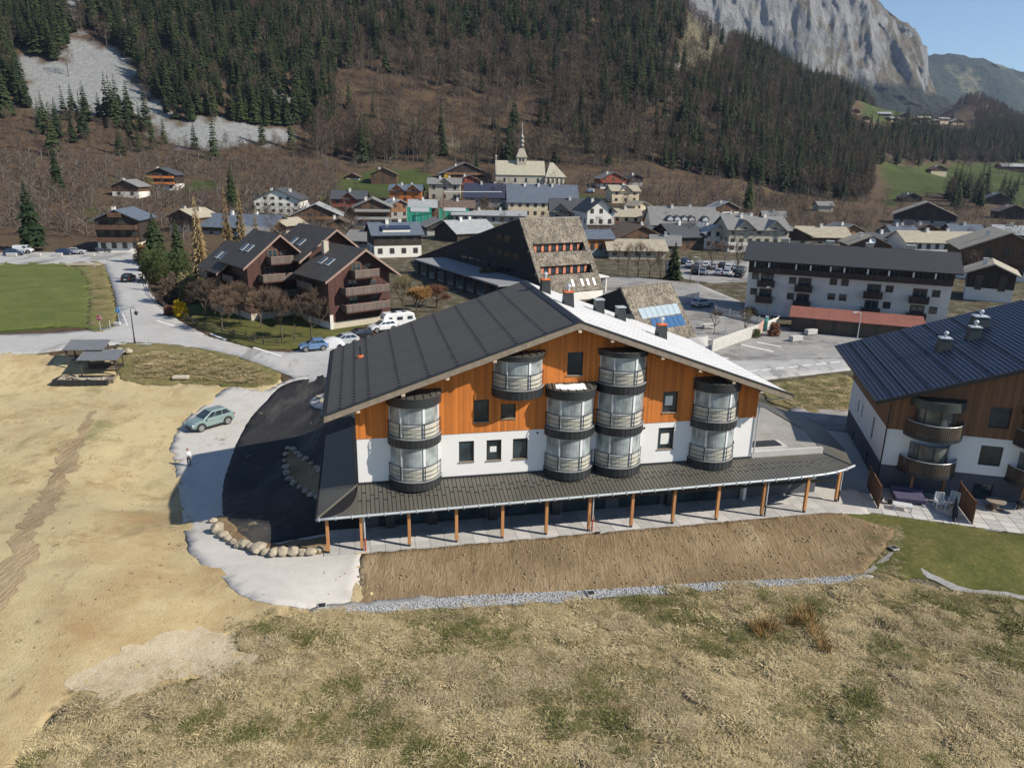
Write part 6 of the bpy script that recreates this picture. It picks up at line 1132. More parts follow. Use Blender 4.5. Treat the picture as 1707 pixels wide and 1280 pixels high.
def vrow(x, y): return (s := RNG.uniform(.8, 1.6)), s*1.2, (RNG.integers(6, 8) if RNG.random() < .4 else RNG.integers(0, 3))
scatter('verge_grass', TUF, fill(VERG, 2600, lambda x, y: .1+.22*noise.fractal(Vector((x*.5, y*.5, 0.)), 1, 2, 4), vrow)+fill(survey([(1280,645),(1410,632),(1412,684),(1330,680)]), 1400, lambda x, y: .18, vrow), 'long rough grass on the road verges')
RSH = [tuft(30+s, 90, .35, (.5,1.0), .012, (1.2,3.0), RUSH) for s in range(2)]; rs = []
for px, py in ((1262,1052),(1275,1046),(1290,1050),(1335,1035),(1348,1042),(1358,1058),(1365,1068),(1345,1022),(1322,1042),(1375,1085),(1270,1062)): p = drop(px, py); rs.append((p.x, p.y, p.z+.05, random.uniform(0, 6), random.uniform(.9,1.4), random.uniform(.9,1.3), random.randrange(2)))
for r in rs: tag(put('rush_clump', RSH[int(r[6])], None, r[:3], r[3], (r[4], r[4], r[5])), 'clump of tall brown rushes in the dry meadow', 'rushes', 'rush clumps in the dry meadow')
def stone(seed, sub=2, rough=.28):
    bm = bmesh.new(); bmesh.ops.create_icosphere(bm, subdivisions=sub, radius=.5); R_ = random.Random(seed); f = Vector((R_.uniform(.8,1.25), R_.uniform(.7,1.1), R_.uniform(.6,.9)))
    for v in bm.verts:
        d = 1+rough*noise.fractal(v.co*2.2+Vector((seed*3.1, 0, 0)), 1, 2, 3); c = v.co*d; v.co = Vector((round(c.x*5)/5*.35+c.x*.65, round(c.y*5)/5*.35+c.y*.65, round(c.z*5)/5*.35+c.z*.65)); v.co = Vector((v.co.x*f.x, v.co.y*f.y, v.co.z*f.z))
    me = bpy.data.meshes.new('boulder'); bm.to_mesh(me); bm.free(); me.materials.append(M('boulder_stone', (.32,.275,.205), .9, .35, 2.5, bmp=.6, bscale=14)); return me
STN = [stone(s) for s in range(6)]; PEB = [stone(20+s, 1) for s in range(3)]
c7 = lambda x, y: (260+x/3.764, 620+y/3.764)
for i, (x, y, s) in enumerate(((362,948,.75),(388,1010,1.35),(425,1040,.9),(452,1062,.85),(486,1085,.85),(522,1103,.75),(556,1100,1.05),(598,1118,.9),(645,1128,1.2),(690,1148,.9),(738,1158,1.1),(795,1150,1.05),(862,1148,1.05),(918,1150,.85),(972,1146,.9),(1028,1132,.8))):
    p = drop(*c7(x, y)); o = put('boulder', STN[i % 6], None, (p.x, p.y, p.z+.28*s), random.uniform(0, 6), s*.74); tag(o, 'pale boulder edging the drive, counted from the left: '+('first at the bend','second and biggest','third','fourth','fifth','sixth','seventh','eighth','ninth, a big one','tenth','eleventh','twelfth','thirteenth','fourteenth','fifteenth','last, at the post')[i], 'boulder', 'boulders edging the asphalt drive')
for i, (x, y) in enumerate(((830,492),(862,500),(815,530),(808,570),(815,610),(822,650),(842,685),(868,712),(905,742),(945,762),(985,785),(1015,800),(905,540),(940,562),(975,590),(1010,618),(885,522),(1030,635))):
    p = drop(*c7(x, y)); o = put('kerb_stone', STN[(i*5) % 6], None, (p.x, p.y, p.z+.25), random.uniform(0, 6), random.uniform(.5, .75)); tag(o, 'rough grey stone ringing the planted island in the drive', 'stone', 'stones ringing the planted island')
sheet('planting_bed', survey([(356,868),(372,862),(392,880),(412,902),(440,908),(500,903),(545,897),(546,922),(500,926),(440,924),(400,912),(366,892)]), soilm, .12, .4, .1, disp=nz(1.5, .12), label='narrow bed of brown soil behind the boulders')
sheet('island_bed', survey([(482,752),(478,775),(482,798),(500,815),(524,830),(548,840),(548,795),(520,775),(498,758)]), soilm, .13, .4, .05, disp=nz(1.2, .1), label='planted island of brown soil in the asphalt drive')
sheet('island_kerb', survey([(552,655),(530,660),(516,670),(524,680),(550,684),(575,682),(575,655)]), yardm, .1, .4, .03, label='pale kerbed island at the top of the drive')
for i in range(10): p = drop(random.uniform(528, 552), random.uniform(660, 680)); tag(put('kerb_stone', STN[i % 6], None, (p.x, p.y, p.z+.3), i, random.uniform(.4, .6)), 'pale stone on the small island at the top of the drive', 'stone', 'stones on the top island')
pe = fill(SHEETS['bare'], 3200, lambda x, y: .04, lambda x, y: ((s := RNG.uniform(.04, .16)), s*.8, RNG.integers(0, 3)))+fill(SOIL, 1500, lambda x, y: .08, lambda x, y: ((s := RNG.uniform(.05, .2)), s*.7, RNG.integers(0, 3)))
EM = []
for q in PEB: e = q.copy(); e.materials.clear(); e.materials.append(M('clod', (.24,.18,.11), .95, .4, 4)); EM.append(e)
scatter('clods', EM, pe, 'loose clods and pebbles strewn over the bare earth')
cp = fill(survey([(530,1014),(790,994),(980,986),(1200,972),(1426,960),(1440,967),(1200,985),(1000,999),(820,1011),(640,1021)]), 30000, lambda x, y: .11, lambda x, y: ((s := RNG.uniform(.05, .12)), s*.8, RNG.integers(0, 3)))
CM = []
for q in PEB: e = q.copy(); e.materials.clear(); e.materials.append(M('chipping', (.36,.37,.38), .9, .35, 3)); CM.append(e)
scatter('chippings', CM, cp, 'grey stone chippings filling the drain strip')

# ================================================================== vehicles
def paint(name, c, rough=.25): return M('paint_'+name, c, rough, .04, 1, .25, spec=.6)
TYRE = M('tyre', (.015,.015,.016), .8, .2, 5); RIM = M('rim', (.30,.31,.32), .3, .1, 4, .6); PLAS = M('black_plastic', (.02,.02,.021), .6, .15, 4); LAMPW = M('headlamp', (.6,.62,.62), .15, .05, 3); LAMPR = M('tail_lamp', (.35,.02,.015), .25, .05, 3)
def car(loc, yaw, pm, label, Ln=4.3, Hh=1.56, wd_=1.8, van=False, group=None, est=0.0, name='parked_car'):
    o = empty(name, loc, yaw, label, 'car' if not van else 'van', group); k = Ln/4.3; hw0 = wd_/2; q = Hh/1.56
    sec = [(-2.14,.74,.42,.92),(-2.05,.87,.30,1.04),(-1.7,.96,.24,1.08),(-.9,1.0,.22,1.07),(0.2,1.0,.22,1.03),(1.0,.99,.22,1.0),(1.5,.97,.24,.95),(1.86,.92,.30,.87),(2.06,.83,.36,.74),(2.15,.72,.42,.58)]
    m = MB(); n = 10
    for x, w, zb, zt_ in sec:
        w *= hw0; m.v += [(x*k, y, z*q) for y, z in ((-w*.82,zb),(-w,zb+.12),(-w,zb+(zt_-zb)*.62),(-w*.965,zt_-.07),(-w*.86,zt_),(w*.86,zt_),(w*.965,zt_-.07),(w,zb+(zt_-zb)*.62),(w,zb+.12),(w*.82,zb))]
    for i in range(len(sec)-1):
        for j in range(n): m.f.append((i*n+j, i*n+(j+1) % n, (i+1)*n+(j+1) % n, (i+1)*n+j)); m.m.append(0)
    m.f += [tuple(range(n-1, -1, -1)), tuple((len(sec)-1)*n+j for j in range(n))]; m.m += [0, 0]; b = m.build('body', pm, o, smooth=False); bevel(b, .03, 2)
    # cabin
    xr, xf, tr, tf = (-2.06, 1.02, -1.35+est, .02) if not van else (-2.1, 1.45, -2.05, 1.0); zb, zr = 1.02*q, Hh; bw, tw = hw0*.91, hw0*.72 if not van else hw0*.84
    def R4(t, e=0.0): return [((xr+(tr-xr)*t)*k, -(bw+(tw-bw)*t)-e, zb+(zr-zb)*t), ((xf+(tf-xf)*t)*k, -(bw+(tw-bw)*t)-e, zb+(zr-zb)*t), ((xf+(tf-xf)*t)*k, (bw+(tw-bw)*t)+e, zb+(zr-zb)*t), ((xr+(tr-xr)*t)*k, (bw+(tw-bw)*t)+e, zb+(zr-zb)*t)]
    c = MB(); c.add(R4(-.05)+R4(.93)+[(p[0]*.93+(-.02), p[1]*.9, zr+.02) for p in R4(1.0)], [(0,1,5,4),(1,2,6,5),(2,3,7,6),(3,0,4,7),(4,5,9,8),(5,6,10,9),(6,7,11,10),(7,4,8,11),(8,9,10,11)]); bevel(c.build('cabin', pm, o), .03, 2)
    def pane(nm, i, j, a0, a1, t0, t1):
        A, Bq = R4(t0, .0), R4(t1, .0); P = lambda R_, s: Vector(R_[i]).lerp(Vector(R_[j]), s); qd = [P(A, a0), P(A, a1), P(Bq, a1), P(Bq, a0)]; nrm = (qd[1]-qd[0]).cross(qd[3]-qd[0]).normalized(); MB().add([v+nrm*.018 for v in qd]+[v-nrm*.01 for v in qd], [(0,1,2,3),(0,4,5,1),(1,5,6,2),(2,6,7,3),(3,7,4,0)]).build(nm, GL, o)
    pane('windscreen', 1, 2, .06, .94, .08, .88); pane('rear_window', 3, 0, .08, .92, .18, .85)
    for i, j, fl in ((0, 1, 0), (2, 3, 1)):
        for a0, a1 in ((.08,.36),(.39,.66),(.69,.93)) if not van else ((.68,.93),):
            if fl: a0, a1 = 1-a1, 1-a0
            pane('side_window', i, j, a0, a1, .1, .84)
    for sx in (-1.32, 1.32):
        for sy in (-1, 1):
            w_ = MB().tube([(0,-.11,0),(0,.11,0)], .36*q, 20).build('wheel', TYRE, o, loc=(sx*k, sy*(hw0-.10), .36*q)); MB().tube([(0,sy*.112,0),(0,sy*.122,0)], .25*q, 14).build('rim', RIM, w_)
            for t in range(5): pass
            MB().arcband((0,0), .37*q, .47*q, 0, pi, -.012, .012, 12).build('wheel_arch', PLAS, o).matrix_local = Matrix.Translation((sx*k, sy*(hw0+.003), .335*q)) @ Matrix.Rotation(pi/2, 4, 'X')
    for sy in (-1, 1):
        MB().cbox((2.0*k, sy*hw0*.70, .70*q), (.16, .34, .13), sy*-.35).build('headlight', LAMPW, o); MB().cbox((-2.08*k, sy*hw0*.74, .84*q), (.12, .26, .18), sy*.25).build('tail_light', LAMPR, o); MB().cbox((.72*k, sy*(hw0+.09), 1.02*q), (.1, .18, .13)).build('mirror', pm, o)
        MB().cbox((0, sy*(hw0*1.0), .30*q), (2.0*k, .05, .16)).build('sill', PLAS, o)
        for x in (-.75, .25): MB().cbox((x*k, sy*(hw0*.985), .80*q), (.16, .04, .03)).build('door_handle', PLAS, o)
    MB().cbox((2.10*k, 0, .42*q), (.14, 1.2*hw0, .2)).build('bumper', PLAS, o); MB().cbox((-2.12*k, 0, .46*q), (.12, 1.4*hw0, .2)).build('bumper', PLAS, o); MB().cbox((2.16*k, 0, .55*q), (.05, .9*hw0, .10)).build('grille', PLAS, o); MB().cbox((-2.165*k, 0, .62*q), (.02, .5, .11)).build('plate', FRAMEW, o)
    return o
a, b = drop(335, 721), drop(381, 707.5); cc = (a+b)/2; yw = atan2(a.y-b.y, a.x-b.x); nrm = Vector((-sin(yw), cos(yw), 0)); cc = cc+nrm*(-.0 if nrm.y < 0 else .0)+Vector((0,0,.06)); cc += Vector((nrm.x, nrm.y, 0))*(.8 if nrm.y > 0 else -.8)
sc_ = min(1.12, hypot(a.x-b.x, a.y-b.y)/2.64); car(cc, yw, paint('teal', (.22,.30,.29)), 'pale teal hatchback SUV parked alone on the gravel yard', 4.25*max(.9, sc_), 1.6*max(.9, sc_))
def carpx(px, py, yawd, c, label, **kw): p = drop(px, py, .06); return car(p, radians(yawd), c, label, **kw)
CG = 'cars parked along the chalet lawn'
carpx(523, 584, 205, paint('sky', (.14,.24,.42)), 'small light blue hatchback, first of the row by the lawn', Ln=3.6, Hh=1.5, group=CG); carpx(572, 576, 210, paint('silver', (.42,.44,.46)), 'silver car in the row by the chalet lawn', group=CG); carpx(596, 567, 212, paint('black', (.012,.013,.015)), 'black car in the row by the chalet lawn', group=CG); carpx(638, 552, 215, paint('white', (.70,.71,.72)), 'white hatchback next to the caravan', group=CG)
p = drop(549, 581, .06); o = empty('covered_car', p, radians(205), 'car under a light grey dust cover', 'car', CG); m = MB(); pr = [(-2.0,.05),(-1.95,.7),(-1.5,1.2),(-.7,1.48),(.2,1.45),(.9,1.0),(1.6,.85),(1.95,.6),(2.0,.05)]
for i, (x, z) in enumerate(pr):
    for j in range(9):
        t = -1+2*j/8; w = .9*(1-.18*(z/1.5)); m.v.append((x, t*w, .03 if abs(t) == 1 else z*(1-.22*abs(t)**3)+.03*noise.noise(Vector((x*2, t*3, 1)))))
for i in range(len(pr)-1):
    for j in range(8): m.f.append((i*9+j, i*9+j+1, (i+1)*9+j+1, (i+1)*9+j)); m.m.append(0)
m.build('cover', M('dust_cover', (.42,.43,.45), .8, .15, 2, bmp=.4, bscale=6), o, smooth=True); 
for sx in (-1.25, 1.25):
    for sy in (-.75, .75): MB().tube([(sx,sy-.1,.3),(sx,sy+.1,.3)], .3, 12).build('wheel', TYRE, o)
p = drop(664, 546, .1); o = empty('caravan', p, radians(30), 'white caravan with dark windows right of the red chalet', 'caravan'); o.scale = (.82,)*3; m = MB().prism([(-3,.45),(3,.45),(3.1,1.2),(2.7,2.5),(2.0,2.75),(-2.6,2.75),(-3.05,2.3)], -1.1, 1.1); bevel(m.build('body', paint('caravan', (.74,.74,.72), .4), o), .08, 2)
for x, w in ((-2.2,.7),(-.6,1.1),(1.4,1.0)): MB().box(x, x+w, -1.13, -1.095, 1.5, 2.1).build('window', GL, o)
MB().box(-3.06, -2.98, -.6, .6, 1.5, 2.1).build('window', GL, o); MB().box(-1.2, -.4, -.4, .4, 2.76, 2.9).build('roof_vent', PLAS, o); MB().box(.8, 1.5, -.35, .35, 2.76, 2.86).build('roof_vent', PLAS, o); MB().box(.4, .95, -1.12, -1.095, .6, 2.2).build('door', FRAMEW, o)
for sy in (-.95, .95): MB().tube([(0,sy-.1,.35),(0,sy+.1,.35)], .35, 14).build('wheel', TYRE, o)
MB().tube([(3,0,.5),(4.2,0,.5)], .06, 6).build('tow_bar', SLATE, o)
carpx(215, 469, 100, paint('charcoal', (.02,.021,.024)), 'dark car driving on the side road'); LG = 'cars at the left edge parking'
carpx(24, 426, 15, paint('navy', (.03,.05,.12)), 'blue car parked before the left roadside, near one', group=LG); carpx(40, 423, 10, paint('white', (.7,.71,.72)), 'white van parked behind the blue car at the left edge', van=True, Hh=2.0, group=LG); carpx(110, 425, 12, paint('navy', (.03,.05,.12)), 'dark blue car between the bare roadside and the brown chalet', group=LG); carpx(128, 424, 12, paint('silver', (.42,.44,.46)), 'silver car right of the dark blue one by the brown chalet', group=LG); carpx(176, 420, 8, paint('grey', (.2,.2,.21)), 'grey car under the balconies of the dark brown chalet', group=LG)
carpx(1170, 512, 30, paint('silver', (.42,.44,.46)), 'silver-blue car at the end of the white fence before the block'); carpx(1303, 521, 165, paint('black', (.012,.013,.015)), 'black car by the garage doors of the white block', est=.2); carpx(1430, 537, 165, paint('grey', (.2,.2,.21)), 'dark car behind the rust red garage roof')
carpx(983, 322, 160, paint('white', (.7,.71,.72)), 'white van on the meadow right of the church', van=True, Hh=2.1)
for i, (px, py, c) in enumerate(((1150,446,'white'),(1163,448,'grey'),(1176,447,'white'),(1190,449,'silver'),(1203,448,'black'),(1214,451,'white'),(1226,452,'silver'),(1236,454,'grey'),(1158,456,'black'),(1172,458,'silver'),(1198,459,'white'),(1212,460,'white'),(1142,440,'navy'),(1232,462,'black'))):
    carpx(px, py, 70+random.uniform(-6, 6), MATS['paint_'+c], c+' car in the far village car park, '+('first','second','third','fourth','fifth','sixth','seventh','eighth')[i % 8]+(' of the back row' if i < 8 else ' of the front row'), group='cars in the far village car park')

# ================================================================== person with the drone remote on the gravel
def person(px, py, hgt, face):
    p = drop(px, py, .06); o = empty('person', p, face, 'person in white jacket and black trousers standing at the gravel edge', 'person')
    bm_v = [(0,0,.95)]; ed = []; rad = [.15]
    def chain(start, pts):
        k = start
        for (x, y, z, r) in pts: bm_v.append((x, y, z)); rad.append(r); ed.append((k, len(bm_v)-1)); k = len(bm_v)-1
        return k
    ch_ = chain(0, [(0,0,1.12,.135),(0,-.01,1.30,.155),(0,0,1.42,.13)]); nk = chain(ch_, [(0,.01,1.50,.06),(0,-.01,1.56,.075),(0,-.02,1.66,.10),(0,-.01,1.74,.085)])
    for s in (-1, 1):
        hip = chain(0, [(s*.09,0,.88,.105),(s*.10,.0,.50,.075),(s*.105,.02,.10,.05),(s*.115,-.06,.045,.045),(s*.125,-.16,.035,.032)])
        el = chain(ch_, [(s*.17,0,1.40,.075),(s*.24,.02,1.14,.052),(s*.14,-.24,1.12,.038),(s*.09,-.31,1.14,.034)])
        for f in range(4): chain(el, [(s*(.085-.018*f),-.37-.004*f,1.145-.012*f,.011),(s*(.06-.012*f),-.385,1.12-.01*f,.009)])
        chain(el, [(s*.06,-.32,1.175,.012),(s*.04,-.345,1.18,.010)])
    me = bpy.data.meshes.new('body'); me.from_pydata(bm_v, ed, []); b = put('body', me, o); sk = b.modifiers.new('skin', 'SKIN'); sk.use_smooth_shade = True
    for i, r in enumerate(rad): me.skin_vertices[0].data[i].radius = (r, r)
    me.skin_vertices[0].data[0].use_root = True; sd = b.modifiers.new('sub', 'SUBSURF'); sd.levels = 1; sd.render_levels = 2
    m, t, bs = nodes('jacket_trousers_skin'); tc = N(t, 'ShaderNodeTexCoord').outputs['Object']; sp = N(t, 'ShaderNodeSeparateXYZ'); L(t, tc, sp.inputs[0])
    c = ramp(t, sp.outputs[2], [(0, (.015,.015,.018)), (.09, (.014,.014,.017)), (.945, (.02,.02,.022)), (.955, (.68,.68,.68))]); g = N(t, 'ShaderNodeMath', operation='GREATER_THAN', i1=1.50); L(t, sp.outputs[2], g.inputs[0]); hnd = N(t, 'ShaderNodeMath', operation='LESS_THAN', i1=-.29); L(t, sp.outputs[1], hnd.inputs[0]); mx = N(t, 'ShaderNodeMath', operation='MAXIMUM'); L(t, g.outputs[0], mx.inputs[0]); L(t, hnd.outputs[0], mx.inputs[1]); L(t, mixc(t, mx.outputs[0], c, (.48,.28,.20)), bs.inputs['Base Color']); bs.inputs['Roughness'].default_value = .8; me.materials.append(m)
    hr = bmesh.new(); bmesh.ops.create_icosphere(hr, subdivisions=2, radius=.115); hm_ = bpy.data.meshes.new('hair')
    for v in hr.verts: v.co = Vector((v.co.x*.95, v.co.y*1.02+.02, v.co.z*.95+1.705)); 
    bmesh.ops.delete(hr, geom=[v for v in hr.verts if v.co.y < -.03 and v.co.z < 1.73 or v.co.z < 1.62], context='VERTS'); hr.to_mesh(hm_); hr.free(); hm_.materials.append(M('dark_hair', (.02,.014,.01), .6, .2, 8)); put('hair', hm_, o)
    for s in (-1, 1): MB().lathe([(.001,-.01),(.011,0),(.001,.01)], 6, (s*.035, -.105, 1.66)).build('eye', SEAM, o); MB().lathe([(.001,-.03),(.018,0),(.001,.03)], 6, (s*.095, -.005, 1.655)).build('ear', M('skin', (.48,.28,.20), .7), o)
    MB().add([(-.014,-.10,1.625),(.014,-.10,1.625),(0,-.10,1.665),(0,-.135,1.63)], [(0,1,3),(1,2,3),(2,0,3),(0,2,1)]).build('nose', M('skin', (.48,.28,.20)), o); MB().box(-.025, .025, -.108, -.095, 1.592, 1.602).build('mouth', M('lips', (.3,.1,.08), .6), o)
    o.scale = (hgt/1.79,)*3; MB().box(-.10, .10, -.40, -.30, 1.155, 1.185).build('remote_control', SLATE, None, loc=p, rz=face); r = bpy.data.objects['remote_control']; r.scale = o.scale; tag(r, 'grey remote control held by the person in white', 'remote control')
person(316, 777.5, 1.66, radians(35))

# ================================================================== street furniture and small structures
IRON = M('dark_iron', (.03,.032,.035), .5, .2, 5, .3)
p = drop(225, 573, .1); o = empty('street_lamp', p, 0, 'black hooked street lamp with hanging lantern inside the road bend', 'street lamp'); h = at(217, 511, p.y).z-p.z; MB().tube([(0,0,0),(0,0,h*.9)], [.09,.05], 8).build('pole', IRON, o); MB().tube([(0,0,h*.9)]+[(.35-.35*cos(pi*t/8), 0, h*.9+.35*sin(pi*t/8)) for t in range(9)]+[(.7,0,h*.86)], .03, 6).build('hook', IRON, o); MB().lathe([(.05,.1),(.22,0),(.26,-.12),(.16,-.4),(.05,-.45)], 10, (.7,0,h*.86)).build('lantern', IRON, o); MB().lathe([(.14,0),(.1,.6),(.06,.7)], 8).build('base', IRON, o)
def sign(px, py, top, c1, label, bar=False, num=False):
    p = drop(px, py, .1); h = at(px, top, p.y).z-p.z; o = empty('road_sign', p, radians(-12), label, 'sign'); MB().tube([(0,0,0),(0,0,h)], .035, 6).build('post', ZINC, o); f = MB().tube([(0,-.05,h-.35),(0,-.02,h-.35)], .40, 20).build('disc', c1, o); MB().tube([(0,-.045,h-.35),(0,-.012,h-.35)], .43, 20).build('rim', FRAMEW, o)
    if bar: MB().box(-.27, .27, -.062, -.051, h-.42, h-.28).build('white_bar', FRAMEW, f)
    if num: MB().add([(-.06,-.056,h-.58),(.06,-.056,h-.58),(.06,-.056,h-.3),(.15,-.056,h-.3),(0,-.056,h-.12),(-.15,-.056,h-.3),(-.06,-.056,h-.3)], [(0,1,2,6),(5,6,2,3,4)]).build('arrow', FRAMEW, f)
sign(168, 551, 526, M('sign_red', (.55,.03,.025), .5, .05), 'red no-entry sign by the green field corner', bar=True); sign(200, 543, 513, M('sign_blue', (.04,.28,.60), .5, .05), 'round blue arrow sign at the mouth of the side road', num=True)
p = drop(196, 543, .1); tag(bevel(MB().box(-.5, .5, -.25, .25, 0, .45).build('concrete_block', CONC, None, loc=p), .06), 'small white concrete block under the blue sign', 'block')
for px, py, t_ in ((243,573,'right of the hooked lamp'),(184,548,'left of the blue sign')): p = drop(px, py, .1); o = empty('marker_post', p, 0, 'thin grey marker post '+t_, 'post'); MB().tube([(0,0,0),(0,0,1.0)], .05, 6).build('shaft', ZINC, o); MB().lathe([(.055,1.0),(.05,1.05),(.01,1.08)], 6).build('cap', FRAMEW, o)
def post_fence(name, pts, label, hgt=1.0, gap=2.0, rails=(.45,.85), m=None, pw=.12):
    m = m or M('fence_wood', (.11,.085,.062), .9, .3, 3); W3 = [drop(*q) for q in pts]; o = empty(name, W3[0], 0, label, 'fence'); pl = []
    for a, b in zip(W3[:-1], W3[1:]):
        n = max(1, int((b-a).length/gap)); pl += [a.lerp(b, k/n) for k in range(n)]
    pl.append(W3[-1]); org = W3[0]; pm_ = MB().box(-pw/2, pw/2, -pw/2, pw/2, -.2, hgt+.1).mesh('post', m)
    for q in pl: put('post', pm_, o, q-org, random.uniform(-.1, .1))
    for a, b in zip(pl[:-1], pl[1:]):
        for r in rails: MB().tube([a-org+Vector((0,-.07,r)), b-org+Vector((0,-.07,r+random.uniform(-.03,.03)))], .05, 5).build('rail', m, o)
post_fence('wooden_fence', [(306,530),(330,545),(371,556),(410,566),(440,574),(466,577)], 'brown post and rail fence along the chalet lawn'); post_fence('wooden_fence', [(245,470),(252,492),(268,508),(290,524)], 'low brown rail fence along the side road thicket', .8)
def slat_fence(pa, pb, label, hgt=1.9, n=8, m=None):
    a, b = drop(*pa), drop(*pb); d = b-a; yw = atan2(d.y, d.x); Ln = d.length; o = empty('slat_fence', a, yw, label, 'fence'); m = m or WM('white'); k = max(2, int(Ln/2.2))
    for i in range(k+1): MB().box(Ln*i/k-.05, Ln*i/k+.05, -.05, .05, -.2, hgt).build('post', m, o)
    for j in range(n): MB().box(0, Ln, -.085, -.052, .25+j*(hgt-.3)/n, .25+(j+.72)*(hgt-.3)/n).build('slat', m, o)
    MB().box(0, Ln, -.02, .02, -.3, .2).build('plinth', CONC, o)
FW = M('fence_white', (.52,.50,.46), .8, .15, 2)
slat_fence((1186,588), (1262,560), 'pale slatted fence running up to the car park island', m=FW); slat_fence((1262,560), (1272,551), 'short pinkish fence bay beside the turquoise post', m=M('fence_pink', (.45,.30,.25), .8, .15, 2)); slat_fence((1278,553), (1296,545), 'white board fence right of the turquoise post', 1.8, 4); slat_fence((1135,508), (1164,500), 'white picket bay beside the shingled wedge hall', 1.6, 6, FW); slat_fence((1192,522), (1240,534), 'pale wire fence bay along the strip before the white block', 1.3, 3, FW); slat_fence((1240,534), (1290,546), 'pale wire fence bay reaching the turquoise post', 1.3, 3, FW)
p = drop(1276, 552); o = empty('turquoise_post', p, 0, 'turquoise gate post between the fences', 'post'); bevel(MB().box(-.18, .18, -.18, .18, 0, 2.2).build('shaft', M('turquoise', (.05,.42,.36), .5, .1), o), .03); MB().box(-.22, .22, -.22, .22, 2.2, 2.3).build('cap', FRAMEW, o)
for px, py, t_ in ((1326,569,'left'),(1351,558,'right')): p = drop(px, py, .1); tag(bevel(MB().box(-1.0, 1.0, -.4, .4, 0, .75).build('concrete_block', CONC, None, loc=p, rz=radians(25)), .05), t_+' pale concrete block on the car park', 'block', 'concrete blocks on the car park')
for px, py, tp, t_ in ((1284,528,480,'before the white block'),(1427,577,522,'in front of the rust red garages'),(1209,560,530,'in the school yard by the fence'),(1162,486,430,'by the far car park')):
    p = drop(px, py); h = at(px, tp, p.y).z-p.z; o = empty('lamp_post', p, radians(200), 'thin grey lamp post '+t_, 'street lamp'); MB().tube([(0,0,0),(0,0,h)], [.08,.045], 6).build('pole', ZINC, o); MB().tube([(0,0,h),(.5,0,h+.2),(1.1,0,h+.22)], .035, 5).build('arm', ZINC, o); MB().box(.9, 1.5, -.12, .12, h+.14, h+.24).build('lamp_head', ZINC, o)
p = drop(1180, 548); o = empty('picnic_table', p, radians(15), 'weathered picnic table in the school yard', 'table')
for i in range(4): MB().box(-1.0, 1.0, -.4+i*.2, -.22+i*.2, .72, .77).build('board', FW, o)
for y in (-.75, .75): MB().box(-1.0, 1.0, y-.14, y+.14, .42, .47).build('bench', FW, o)
for x in (-.7, .7): MB().box(x-.05, x+.05, -.8, .8, .36, .42).build('cross_bar', FW, o); MB().box(x-.05, x+.05, -.35, -.25, 0, .72).build('leg', FW, o); MB().box(x-.05, x+.05, .25, .35, 0, .72).build('leg', FW, o)
c6 = lambda x, y: (x/3.048, 400+y/3.048)
def shelter(px, py, w, d, h, yaw, label):
    p = drop(px, py, .05); o = empty('open_shelter', p, radians(yaw), label, 'shelter', 'small roofed shelters on the dust'); tm_ = M('shelter_timber', (.055,.045,.04), .9, .2, 3)
    for x in (-w/2+.3, w/2-.3):
        for y, hh in ((-d/2+.3, h), (d/2-.3, h+.55)): MB().box(x-.07, x+.07, y-.07, y+.07, -.1, hh).build('post', tm_, o)
        MB().box(x-.05, x+.05, -d/2, d/2, h-.02, h+.1).build('beam', tm_, o)
    MB().slab([(-w/2,-d/2,h+.1),(w/2,-d/2,h+.1),(w/2,d/2,h+.75),(-w/2,d/2,h+.75)], .07).build('roof', M('shelter_roof', (.17,.18,.19), .5, .15, 2, .2), o)
    for i in range(9): x = -w/2+.05+i*(w-.1)/8; MB().slab([(x-.02,-d/2,h+.15),(x+.02,-d/2,h+.15),(x+.02,d/2,h+.80),(x-.02,d/2,h+.80)], .06).build('seam', M('seam_grey', (.13,.14,.15), .5), o)
    MB().box(-w/2+.3, w/2-.3, d/2-.36, d/2-.3, .1, .8).build('back_rail', tm_, o); MB().box(-w/2+.3, w/2-.3, -.1, .3, .4, .48).build('bench', tm_, o); return o
shelter(*c6(455, 628), 4.6, 2.6, 1.9, 6, 'rear open shelter with a grey seamed roof on the dusty ground'); shelter(*c6(525, 672), 4.6, 2.6, 1.7, 6, 'front open shelter with a grey seamed roof beside the skip')
p = drop(*c6(408, 745), .05); o = empty('skip', p, radians(3), 'long dark steel skip filled with rubble below the shelters', 'skip'); sm_ = M('skip_steel', (.03,.035,.04), .5, .25, 2, .2); MB().box(-3.1, 3.1, 0, .06, .15, .75).build('side', sm_, o); MB().box(-3.1, 3.1, 1.9, 1.96, .15, .75).build('side', sm_, o); MB().box(-3.1, -3.04, .06, 1.9, .15, .75).build('end', sm_, o); MB().box(3.04, 3.1, .06, 1.9, .15, .75).build('end', sm_, o); MB().box(-3.1, 3.1, 0, 1.96, .08, .15).build('floor', sm_, o)
for i in range(9): MB().box(-3.0+i*.74, -2.92+i*.74, -.06, 0, .12, .75).build('rib', sm_, o)
for i in range(26): put('rubble', PEB[i % 3], o, (random.uniform(-2.8, 2.8), random.uniform(.25, 1.7), random.uniform(.45, .75)), random.uniform(0, 6), (random.uniform(.4, .9), random.uniform(.4, .8), random.uniform(.3, .5)))
MB().box(-2.9, 2.9, .1, 1.86, .2, .5).build('fill', M('rubble_fill', (.30,.28,.25), .95, .35, 3, bmp=.6), o)
p = drop(*c6(560, 722), .05); o = empty('pallet_stack', p, radians(20), 'grey wooden pallets leaning beside the skip', 'pallets')
for j in range(3):
    for i in range(5): MB().box(-.5, .5, -.6+i*.26, -.46+i*.26, .1+j*.16, .13+j*.16).build('board', FASC, o)
    for x in (-.45, 0, .38): MB().box(x, x+.09, -.6, .6, .0+j*.16, .1+j*.16).build('block', FASC, o)
